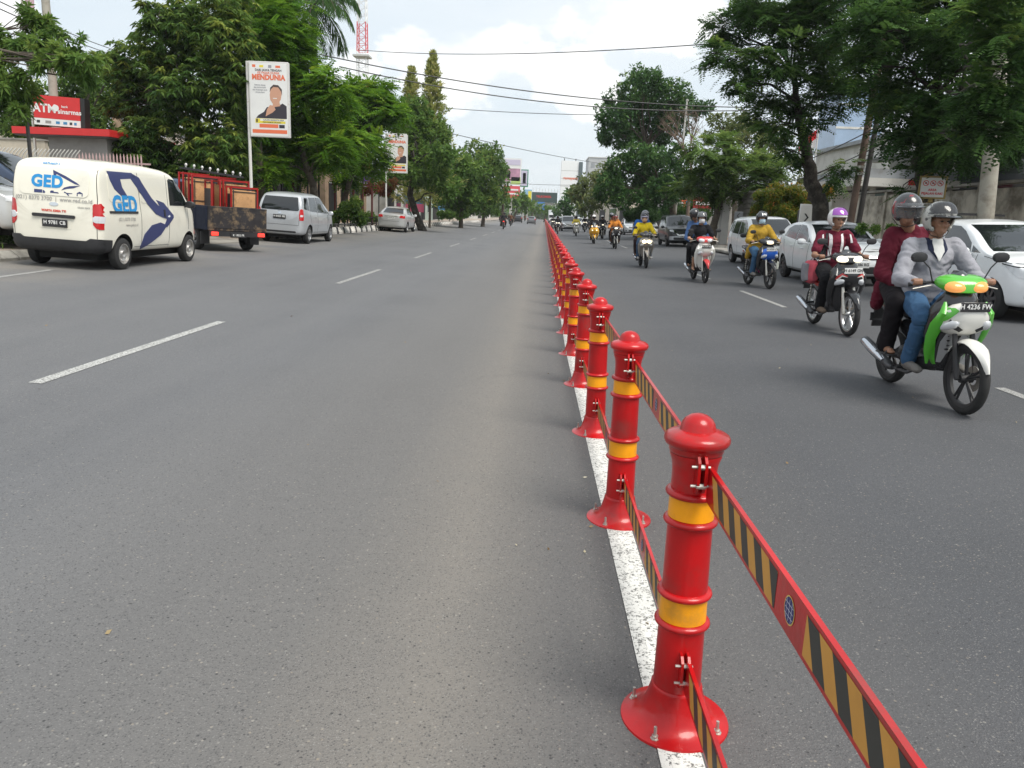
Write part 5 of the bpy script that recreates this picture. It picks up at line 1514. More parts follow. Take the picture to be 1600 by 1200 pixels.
def person(label, P):
    """P: role d(river) or p(assenger); clothing materials; fine = voxel scale"""
    t = thing('person', label, 'person', group=P.get('group'))
    fine = P.get('fine', 1.0)
    drv = P.get('role', 'd') == 'd'
    w = P.get('build', 1.0)
    if drv:
        H = V(-.20, 0, .86); Ch = V(-.13+P.get('lean', 0), 0, 1.20); N = Ch+V(.035, 0, .17); HC = N+V(.045+P.get('headf', 0), P.get('heady', 0), .155)
        sh = lambda s: Ch+V(.015, s*.175*w, .125); 
        hand = lambda s: V(.262, s*.300, 1.035)
        elb = lambda s: V(.03, s*.315*w, 1.05)
        knee = lambda s: V(.24, s*P.get('kn', .20), .74); ank = lambda s: V(.06, s*.185, .35); toe = lambda s: V(.20, s*.195, .30)
    else:
        H = V(-.56, 0, .95); Ch = V(-.52, 0, 1.29); N = Ch+V(.04, 0, .17); HC = N+V(.05, P.get('heady', 0), .15)
        sh = lambda s: Ch+V(.015, s*.17*w, .12)
        elb = lambda s: V(-.44, s*.27, 1.06); hand = lambda s: V(-.27, s*.19, .98)
        knee = lambda s: V(-.16, s*.24, .83); ank = lambda s: V(-.30, s*.22, .42); toe = lambda s: V(-.18, s*.24, .385)
    if P.get('hang') is not None:     # one arm let down on the thigh
        pass
    yaw = Matrix.Rotation(R(P.get('look', 0)), 4, 'Z')
    F = lambda *a: HC+(yaw @ V(*a))
    # skin: head, neck, forearms, hands, shins, feet in one surface
    B = [('e', F(-.012, 0, .025), (.090, .072, .092)), ('e', F(.022, 0, -.035), (.062, .056, .070)), ('e', F(.035, 0, -.088), (.030, .034, .022)),
         ('c', F(.078, 0, .010), F(.096, 0, -.028), .010, .015), ('e', F(.078, 0, -.068), (.014, .024, .008)), ('e', F(.078, 0, -.080), (.014, .022, .009)),
         ('c', F(.070, -.034, .030), F(.070, .034, .030), .013, .013), ('e', F(.062, .034, -.02), (.02, .02, .02)), ('e', F(.062, -.034, -.02), (.02, .02, .02)),
         ('e', F(-.01, .076, -.01), (.022, .010, .030)), ('e', F(-.01, -.076, -.01), (.022, .010, .030)),
         ('c', N+V(-.01, 0, -.05), HC+V(-.02, 0, -.06), .058, .052), ('e', Ch, (.10, .14*w, .17)), ('c', Ch, H, .11, .13)]
    for s in (-1, 1):
        B += [('c', sh(s), elb(s), .048, .040), ('c', elb(s), hand(s)+V(-.045, 0, .004), .040, .026), ('c', hand(s)+V(-.045, 0, .004), hand(s)+V(-.01, 0, .008), .026, .024)]
        B += fingers(hand(s)+V(.0, 0, .012), s) if fine < 1.3 else [('e', hand(s), (.042, .045, .034))]
        B += [('c', H+V(0, s*.09, 0), knee(s), .085, .055), ('c', knee(s), ank(s), .052, .036)]
        B += [('c', ank(s)+V(-.03, 0, -.035), toe(s), .036, .028), ('e', toe(s)+V(.02, 0, -.008), (.038, .036, .017))]
    body = blob(B, .0085*fine if fine < 1.3 else .014*fine, 2, 'body', P.get('skin', M_skin), t, .4)
    if fine < 1.6:
        for s in (-1, 1):
            mb = MB(); c = F(.077, s*.030, .012); mb.ell(c, (.010, .014, .007), 10, 6); obj('eye', mb, M_eye, t, 60)
    # trousers
    tm = P.get('legs')
    if tm:
        k = P.get('legw', 1.0)
        T = [('e', H+V(-.02, 0, .02), (.155, .175*w, .125)), ('e', H+V(-.05, 0, -.04), (.13, .17*w, .09))]
        for s in (-1, 1):
            end = ank(s)+V(-.012, 0, .01)
            if P.get('shorts'): end = knee(s)+(ank(s)-knee(s))*P['shorts']
            T += [('c', H+V(.0, s*.088, .0), knee(s), .108*k, .076*k), ('c', knee(s), end, .074*k, .058*k), ('e', knee(s)+V(.01, 0, .01), (.074*k, .068*k, .07*k))]
            T += [('c', end, end+V(-.008, 0, -.02), .060*k, .056*k)]
        blob(T, .012*fine, 4, 'trousers', tm, t, folds=.0105)
    # top
    jm = P.get('top'); k = P.get('puff', 1.0)
    J = [('e', Ch+V(0, 0, .02), (.128*k, .178*w*k, .155)), ('c', Ch+V(-.01, 0, -.02), H+V(.0, 0, .05), .135*k, .148*k), ('e', (Ch+H)/2+V(.01, 0, .0), (.135*k, .168*w*k, .16)), ('e', H+V(-.01, 0, .05), (.150*k, .175*w*k, .09)),
         ('c', Ch+V(.0, -.14*w, .125), Ch+V(.0, .14*w, .125), .062*k, .062*k), ('c', N+V(-.01, 0, -.075), N+V(-.005, 0, -.02), .080, .066)]
    if P.get('hem'): J += [('e', H+V(-.04, 0, -.04), (.175, .20*w, .13)), ('c', H+V(-.06, -.16, -.02), H+V(-.10, -.19, -.20), .07, .05), ('c', H+V(-.06, .16, -.02), H+V(-.10, .19, -.16), .07, .05)]
    for s in (-1, 1):
        if P.get('short'):
            mid = sh(s)+(elb(s)-sh(s))*.72
            J += [('c', sh(s), mid, .070, .064)]
        else:
            wr = elb(s)+(hand(s)-elb(s))*.80
            J += [('c', sh(s), elb(s), .070*k, .060*k), ('e', elb(s), (.06*k, .058*k, .058*k)), ('c', elb(s), wr, .058*k, .042*k), ('c', wr, wr+(hand(s)-elb(s)).normalized()*.015, .044, .040)]
    jk = blob(J, .012*fine, 3, P.get('topname', 'jacket'), jm, t, folds=P.get('folds', .012))
    cs_ = Caster(jk.data)
    if fine < 1.6:
        for nm, poly, side, m in P.get('decals', []):
            project(cs_, [(p[0]+Ch.y, p[1]+Ch.z) for p in poly], side, off=.012 if nm == 't_shirt' else .006, thick=.012, step=.03, name=nm, mats=m, parent=t)
    # shoes
    if P.get('shoes'):
        for s in (-1, 1):
            a, b = ank(s), toe(s)
            blob([('c', a+V(-.04, 0, -.045), b+V(.01, 0, -.004), .045, .038), ('e', b+V(.03, 0, -.008), (.052, .045, .030)), ('c', a+V(-.015, 0, -.03), a+V(-.012, 0, .01), .050, .046), ('c', a+V(-.05, 0, -.075), b+V(.04, 0, -.028), .022, .018)], .011*fine, 2, 'shoe', P['shoes'], t)
    elif P.get('sandal'):
        for s in (-1, 1):
            b = toe(s); a = ank(s)
            mb = MB(); mb.box(a.x-.08, b.x+.06, b.y-.042, b.y+.042, b.z-.042, b.z-.026, bev=.006); mb.tube([(b.x-.01, b.y-.045, b.z-.03), (b.x, b.y, b.z+.028), (b.x-.01, b.y+.045, b.z-.03)], .008, 6); obj('sandal', mb, P['sandal'], t, 40)
    if P.get('mask'):
        mb = MB(); rings = []
        for e, rx_, wd in ((.005, .098, 50), (-.02, .112, 70), (-.05, .112, 78), (-.085, .098, 72), (-.105, .075, 55)):
            row = []; r2 = []
            for i in range(9):
                q = R(wd*(-1+i/4)); p = F((rx_)*math.cos(q)-.0, .076*math.sin(q), e); p2 = F((rx_-.008)*math.cos(q), .070*math.sin(q), e)
                row.append(p); r2.append(p2)
            rings.append(row+r2[::-1])
        mb.loft(rings); obj('face_mask', mb, P['mask'], t, 60)
    if P.get('hair'):
        blob([('e', F(-.03, 0, .03), (.088, .080, .088)), ('c', F(-.06, 0, -.03), F(-.07, 0, -.12), .05, .04)], .014, 2, 'hair', M_hair, t)
    if P.get('helm'): helmet(t, HC+V(-.004, 0, .010), P, fine > 1.6)
    return t

M_grn = mat('lime_green_fairing', (.085, .42, .03), .28, coat=.5); M_cream = mat('white_fairing', (.74, .73, .68), .3, coat=.5)
M_bfair = mat('black_fairing', (.018, .018, .02), .22, coat=.6); M_rfair = mat('red_fairing', (.55, .03, .03), .28, coat=.5); M_bluef = mat('blue_fairing', (.02, .12, .55), .28, coat=.5)
M_gold = mat('bronze_grey_fairing', (.34, .31, .27), .3, metal=.3, coat=.5); M_yfair = mat('yellow_fairing', (.72, .38, .02), .3, coat=.5)
def camo(name, a, b, sc=9):
    return mat(name, a, .35, coat=.3, dirt=(b, sc, .53, .56))

# 1 green scooter with two riders
b1 = bike('motorbike', 'lime green and white motorbike nearest to us carrying two riders', dict(main=M_bfair, accent=M_grn, nose=M_cream, guard=M_cream, cowl=M_grn, rim=M_trim, lamp=M_amb_on, ptext='H 4236 FW', r=.292, fork=M_trim, ind=M_clear))
for nm_, pl_, sd_, m_ in (('green_swoosh', [(.26, .34), (.29, .52), (.36, .72), (.44, .84), (.46, .74), (.38, .58), (.33, .36)], 'lr', M_grn), ('silver_swoosh', [(.345, .38), (.40, .56), (.45, .66), (.47, .62), (.42, .50), (.37, .38)], 'lr', M_alloy)):
    for sd in sd_: project(Caster([c for c in b1.children if c.name.startswith('leg_shield')][0].data), pl_, sd, off=.004, thick=.008, step=.03, name=nm_, mats=m_, parent=b1)
nz_ = Caster([c for c in b1.children if c.name.startswith('nose_fairing')][0].data)
for sg in (-1, 1): project(nz_, [(sg*a, b) for a, b in ((.05, .685), (.12, .73), (.155, .77), (.165, .75), (.12, .69), (.07, .665))], 'f', off=.005, thick=.008, step=.03, name='black_graphic', mats=M_dplas, parent=b1); project(nz_, [(sg*a, b) for a, b in ((.11, .84), (.15, .79), (.188, .74), (.19, .81), (.15, .88))], 'f', off=.006, thick=.008, step=.03, name='green_graphic', mats=M_grn, parent=b1)
b1m = onroad(3.46, 6.86, R(-90+2))
b1.matrix_world = b1m
pp = person('motorcyclist in grey zip jacket, blue jeans and camouflage helmet on the green bike', dict(look=6, top=cloth('grey_jacket', (.30, .30, .33)), legs=cloth('blue_jeans', (.045, .105, .20)), shoes=cloth('grey_trainers', (.16, .15, .14)),
  helm=camo('camouflage_helmet', (.42, .42, .39), (.06, .06, .06), 13), peak=M_bfair, visor='up', vism=M_vis, build=1.05, puff=1.06, skin=M_skin,
  decals=[('collar', [(-.075, .20), (-.085, .10), (-.02, .02), (.0, .06), (.02, .02), (.085, .10), (.075, .20)], 'f', cloth('navy_collar', (.02, .025, .05))), ('t_shirt', [(-.04, .19), (-.045, .08), (0, .0), (.045, .08), (.04, .19)], 'f', cloth('white_cotton', (.65, .65, .63)))]))
pp.matrix_world = b1m
pp = person('pillion passenger in long maroon jacket and black trousers on the green bike', dict(role='p', look=-12, heady=-.10, top=cloth('maroon_jacket', (.105, .012, .024)), hem=1, legs=cloth('black_trousers', (.014, .012, .014)), legw=1.15, sandal=M_dplas,
  helm=mat('black_red_helmet', (.03, .03, .032), .25, coat=.5, dirt=((.26, .02, .03), 4.5, .56, .58)), peak=M_bfair, visor='down', vism=M_vis2, puff=1.08))
pp.matrix_world = b1m
bg = thing('bag', 'brown leather patterned bag hanging inside the leg shield of the green bike', 'bag')
mb = MB(); mb.body([(.10, .66, .07, .10), (.13, .66, .13, .14), (.25, .67, .135, .145), (.31, .67, .09, .11)], 16, 3); obj('pouch', mb, mat('brown_pattern', (.20, .13, .085), .7, dirt=((.07, .05, .04), 22, .48, .54)), bg, 40)
mb = MB(); mb.tube([(.2, -.10, .79), (.22, -.05, .88), (.22, .05, .88), (.2, .10, .79)], .008, 6); obj('strap', mb, M_seat, bg)
bg.matrix_world = b1m

# 2 black and red underbone
b2 = bike('motorbike', 'black and red motorbike ridden by the man in maroon stripes', dict(main=M_bfair, accent=M_bfair, nose=M_bfair, guard=M_bfair, cowl=M_bfair, lamp=M_lampw, rim=M_alloy, ptext='H 6149 GN', plate=M_platew, r=.295, step=False, ind=M_clear))
nz_ = Caster([c for c in b2.children if c.name.startswith('nose_fairing')][0].data)
for sg in (-1, 1):
    project(nz_, [(sg*a, b) for a, b in ((.06, .80), (.13, .84), (.185, .79), (.19, .74), (.15, .79))], 'f', off=.005, thick=.008, step=.03, name='red_graphic', mats=M_rfair, parent=b2)
    project(nz_, [(sg*a, b) for a, b in ((.06, .785), (.13, .815), (.18, .755), (.175, .735), (.13, .795))], 'f', off=.006, thick=.008, step=.03, name='white_graphic', mats=M_cream, parent=b2)
project(Caster([c for c in b2.children if c.name.startswith('rear_body')][0].data), [(-.70, .72), (-.25, .60), (-.10, .60), (-.20, .66), (-.55, .76)], 'lr'[1], off=.004, thick=.008, step=.04, name='red_graphic', mats=M_rfair, parent=b2)
b2m = onroad(4.16, 11.12, R(-90+1.5)); b2.matrix_world = b2m
st = mat('white_stripe_cloth', (.68, .66, .66), .8)
pp = person('motorcyclist in maroon polo shirt with white stripes and purple topped white helmet', dict(look=10, top=cloth('maroon_shirt', (.13, .014, .03)), topname='polo_shirt', short=1, legs=cloth('black_jeans', (.013, .013, .015)), legw=1.08, shoes=cloth('brown_shoes', (.16, .12, .09)), skin=M_skin, fine=1.15,
  helm=mat('white_helmet', (.74, .72, .70), .25, coat=.5), full=True, visor='up', vism=mat('purple_iridescent_visor', (.33, .09, .42), .12, metal=.5, coat=.8), stripe=None,
  decals=[('stripe', [(-.10, -.22), (-.06, -.22), (-.06, .13), (-.10, .15)], 'f', st), ('stripe', [(.06, -.22), (.10, -.22), (.10, .15), (.06, .13)], 'f', st), ('sleeve_stripe', [(-.215, .02), (-.19, .02), (-.18, .14), (-.20, .13)], 'f', st), ('sleeve_stripe', [(.19, .02), (.215, .02), (.20, .13), (.18, .14)], 'f', st), ('strap', [(-.165, -.18), (-.115, -.22), (-.115, .16), (-.15, .15)], 'f', M_dplas)]))
pp.matrix_world = b2m
bg = thing('backpack', 'pink and grey backpack hanging beside the seat of the black motorbike', 'backpack')
mb = MB(); mb.body([(-.42, .80, .04, .10, -.21), (-.38, .80, .085, .16, -.22), (-.22, .80, .09, .17, -.22), (-.14, .80, .04, .12, -.21)], 14, 3); obj('pouch', mb, cloth('pink_nylon', (.55, .10, .13)), bg, 40)
mb = MB(); mb.body([(-.38, .80, .03, .13, -.305), (-.30, .79, .035, .14, -.31), (-.20, .80, .03, .12, -.305)], 12, 3); obj('pocket', mb, cloth('grey_nylon', (.22, .22, .24)), bg, 40)
mb = MB(); mb.tube([(-.3, -.22, .96), (-.29, -.2, 1.03), (-.26, -.22, .96)], .01, 6); obj('strap', mb, cloth('pale_strap', (.5, .45, .46)), bg)
bg.matrix_world = b2m

# 3 dark motorbike with blue lamp panel, mustard jacket
b3 = bike('motorbike', 'dark motorbike with blue lower lamp panel and white front plate', dict(main=M_bfair, accent=M_bfair, nose=M_bluef, guard=M_bfair, cowl=M_bfair, lamp=M_lampon, twin=False, plate=M_platew, ptext='H 5028 LC', rim=M_trim, r=.295, step=False, lo=False))
b3m = onroad(5.04, 18.15, R(-90+7)); b3.matrix_world = b3m
M_must = cloth('mustard_raincoat', (.42, .26, .035))
pp = person('motorcyclist in loose mustard raincoat, jeans, black helmet and pale blue face mask', dict(top=M_must, hem=1, puff=1.18, legs=cloth('mid_blue_jeans', (.05, .12, .22)), shoes=cloth('grey_canvas_shoes', (.20, .19, .18)), mask=cloth('blue_mask', (.45, .60, .70), .03, .1), fine=1.5, skin=M_skin2,
  helm=mat('grey_black_helmet', (.05, .052, .056), .2, coat=.6), visor='up', vism=M_smoke, stripe=P_sil))
pp.matrix_world = b3m
bg = thing('bag', 'magenta bag hooked in front of the seat of the dark motorbike', 'bag')
mb = MB(); mb.body([(.04, .46, .05, .10), (.08, .46, .12, .13), (.18, .46, .12, .13), (.22, .46, .05, .09)], 14, 3); obj('pouch', mb, cloth('magenta_nylon', (.33, .03, .13)), bg, 40); bg.matrix_world = b3m
bg = thing('carrier_bag', 'small white plastic bag hanging from the handlebar of the dark motorbike', 'bag')
mb = MB(); mb.body([(.24, .50, .04, .08, .27), (.28, .50, .07, .11, .27), (.34, .50, .04, .08, .27)], 10, 3); mb.tube([(.27, .27, .60), (.24, .27, .97)], .006, 5); obj('pouch', mb, mat('thin_white_plastic', (.6, .62, .55), .4), bg, 40); bg.matrix_world = b3m

# 4 white and red scooter, two riders
b4 = bike('motor_scooter', 'white scooter with red handlebar cowl and red front mudguard', dict(main=M_cream, accent=M_cream, nose=M_cream, guard=M_rfair, cowl=M_rfair, lamp=M_clear, rim=M_trim, ptext='H 3157 KE', r=.275, ind=M_clear, cat='scooter'))
b4m = onroad(3.97, 19.65, R(-90+2)); b4.matrix_world = b4m
pp = person('motorcyclist in black short sleeved shirt with grey helmet and white face mask', dict(top=cloth('black_shirt', (.016, .016, .019)), topname='shirt', short=1, legs=cloth('black_shorts', (.016, .015, .017)), shorts=.18, sandal=M_dplas, mask=cloth('white_mask', (.66, .66, .66), .03, .1), fine=1.5, skin=M_skin2,
  helm=mat('silver_black_helmet', (.10, .105, .11), .2, coat=.6), visor='up', vism=M_vis2))
pp.matrix_world = b4m
pp = person('pillion passenger in blue denim jacket behind the rider with the white mask', dict(role='p', heady=-.10, top=cloth('denim_jacket', (.08, .15, .32)), legs=cloth('black_slacks', (.014, .014, .016)), sandal=M_dplas, fine=1.7, helm=mat('dark_helmet', (.04, .042, .045), .25, coat=.5), visor='down'))
pp.matrix_world = b4m

# 5 bronze grey scooter with blazing lamps
b5 = bike('motor_scooter', 'bronze grey scooter with blazing twin headlamps and a rider in yellow', dict(main=M_gold, accent=M_gold, nose=M_gold, guard=M_gold, cowl=M_bfair, lamp=M_bfair, ptext=None, r=.27, ind=M_clear, cat='scooter', lo=False, noplate=True))
b5m = onroad(3.25, 25.1, R(-90+1)); b5.matrix_world = b5m
mb = MB()
for s in (-1, 1): mb.ell((.60, s*.074, .82), (.055, .070, .052), 14, 10)
obj('main_headlamp', mb, mat('headlamp_blaze', (.8, .8, .7), .2, emit=(1.0, .78, .42), es=5.0), b5, 60)
pp = person('motorcyclist in bright yellow jacket and white purple helmet on the bronze scooter', dict(top=cloth('yellow_jacket', (.62, .46, .02)), puff=1.12, legs=cloth('faded_jeans', (.06, .11, .19)), shoes=cloth('white_shoes', (.4, .38, .36)), mask=cloth('peach_mask', (.60, .36, .22), .03, .1), fine=1.7,
  helm=mat('pale_lilac_helmet', (.50, .48, .62), .25, coat=.5), visor='up', vism=M_vis))
pp.matrix_world = b5m
pp = person('pillion passenger in blue behind the rider in yellow', dict(role='p', heady=.07, top=cloth('blue_jacket', (.02, .10, .36)), puff=1.12, legs=cloth('brown_black_trousers', (.04, .022, .022)), sandal=M_dplas, fine=1.9, helm=mat('grey_helmet', (.12, .125, .14), .3, coat=.4), visor='down'))
pp.matrix_world = b5m

# 6 orange rider, 7 yellow maxi scooter, then the farther traffic
def rider_set(x, y, hd, bl, bc, pl, pc, extra=None, bname='motorbike'):
    bb = bike(bname, bl, dict(bc, lo=True)); m = onroad(x, y, hd); bb.matrix_world = m
    p = person(pl, dict(pc, fine=2.0)); p.matrix_world = m
    if extra:
        p2 = person(extra[0], dict(extra[1], role='p', fine=2.2)); p2.matrix_world = m
    return bb, p, m
HW = mat('white_helmet', (.74, .72, .70)); HB = mat('black_helmet', (.03, .03, .032)); HG = mat('grey_helmet', (.12, .125, .14))
DT = cloth('black_trousers', (.014, .012, .014))
b6, p6, m6 = rider_set(3.66, 39.9, R(-90), 'black motorbike with single lit lamp under the orange jacket rider', dict(main=M_bfair, lamp=M_lampw, twin=False, ptext=None),
  'motorcyclist in orange jacket and salmon red helmet', dict(top=cloth('orange_jacket', (.55, .20, .035)), puff=1.15, legs=cloth('brown_trousers', (.12, .055, .03)), shoes=M_dplas, helm=mat('salmon_helmet', (.55, .12, .10), .3, coat=.4), visor='up'),
  ('pillion passenger with grey helmet peeping out behind the orange jacket rider', dict(heady=-.16, top=cloth('brown_orange_jacket', (.30, .13, .05)), legs=DT, helm=HG, visor='down')))
b7, p7, m7 = rider_set(3.06, 47.4, R(-90), 'bright yellow maxi scooter with tall smoked screen', dict(main=M_yfair, maxi=1, screen=1, lamp=M_lampw, noplate=True, r=.25),
  'motorcyclist in black jacket and white helmet on the yellow maxi scooter', dict(top=cloth('black_jacket', (.02, .02, .022)), puff=1.15, legs=DT, shoes=M_dplas, helm=HW, visor='down', vism=M_vis), bname='motor_scooter')
mb = MB()
for s in (-1, 1): mb.ell((.665, s*.12, .80), (.03, .045, .035), 12, 8)
obj('main_headlamp', mb, M_lampw, b7, 60)
b8, p8, m8 = rider_set(2.75, 66, R(-90), 'white fronted scooter behind the yellow maxi scooter', dict(main=M_cream, lamp=M_lampw, twin=False, ptext=None),
  'motorcyclist in pale yellow jacket beyond the yellow maxi scooter', dict(top=cloth('pale_yellow_jacket', (.60, .48, .08)), puff=1.1, legs=DT, shoes=M_dplas, helm=HB, visor='down'), bname='motor_scooter')
b9, p9, m9 = rider_set(4.35, 58, R(-90), 'dark motorbike with lit lamp just to the kerb side of the yellow maxi scooter', dict(main=M_bfair, lamp=M_lampw, twin=False, ptext=None),
  'motorcyclist in dark clothes and white helmet between the yellow scooter and the orange rider', dict(top=cloth('charcoal_jacket', (.03, .03, .035)), legs=DT, shoes=M_dplas, helm=HW, visor='down'))
b10, p10, m10 = rider_set(1.35, 74, R(-90), 'dark motorbike with lit lamp hugging the red barrier beside the grey off-roader', dict(main=M_bfair, lamp=M_lampw, ptext=None),
  'motorcyclist in black hugging the red barrier beside the grey off-roader', dict(top=cloth('black_jacket', (.02, .02, .022)), legs=DT, shoes=M_dplas, helm=HB, visor='down'))
# going away on the empty side
b11, p11, m11 = rider_set(-4.1, 80, R(90), 'motorbike with lit red tail lamp riding away alone on the empty carriageway', dict(main=M_rfair, tail=M_rlamp_on, ptext=None),
  'motorcyclist in black riding away alone on the empty carriageway', dict(top=cloth('black_jacket', (.02, .02, .022)), puff=1.1, legs=DT, shoes=M_dplas, helm=HB, visor='down'))
b12, p12, m12 = rider_set(-4.4, 104, R(90), 'smaller looking dark motorbike ahead of the one with the lit tail lamp', dict(main=M_bfair, tail=M_rlamp, ptext=None),
  'motorcyclist in dark brown riding ahead on the empty carriageway', dict(top=cloth('brown_trousers', (.12, .055, .03)), legs=DT, shoes=M_dplas, helm=HB, visor='down'))
far = [(4.4, 84, 'lit'), (1.9, 118, 'lit'), (3.3, 122, 'lit'), (5.6, 96, 'lit'), (1.2, 100, 'lit'), (4.6, 140, 'lit')]
FG = 'tiny motorbikes in the distant traffic'; FP = 'tiny riders in the distant traffic'
for k, (x, y, _) in enumerate(far):
    s = (b9, p9) if k % 2 else (b10, p10)
    c = copy_tree(s[0], 'tiny dark motorbike with its lamp lit, deep in the oncoming traffic'); c['group'] = FG; c.matrix_world = onroad(x, y, R(-90))
    c = copy_tree(s[1], 'tiny dark clad motorcyclist deep in the oncoming traffic'); c['group'] = FP; c.matrix_world = onroad(x, y, R(-90))
for k, (x, y) in enumerate([(-7.6, 170), (-6.9, 188), (-5.0, 205), (-8.4, 150), (-2.6, 230)]):
    c = copy_tree(b12, 'tiny motorbike far ahead at the end of the empty carriageway'); c['group'] = 'tiny motorbikes far ahead'; c.matrix_world = onroad(x, y, R(90))
    c = copy_tree(p11 if k % 2 else p12, 'tiny motorcyclist far ahead at the end of the empty carriageway'); c['group'] = 'tiny riders far ahead'; c.matrix_world = onroad(x, y, R(90))
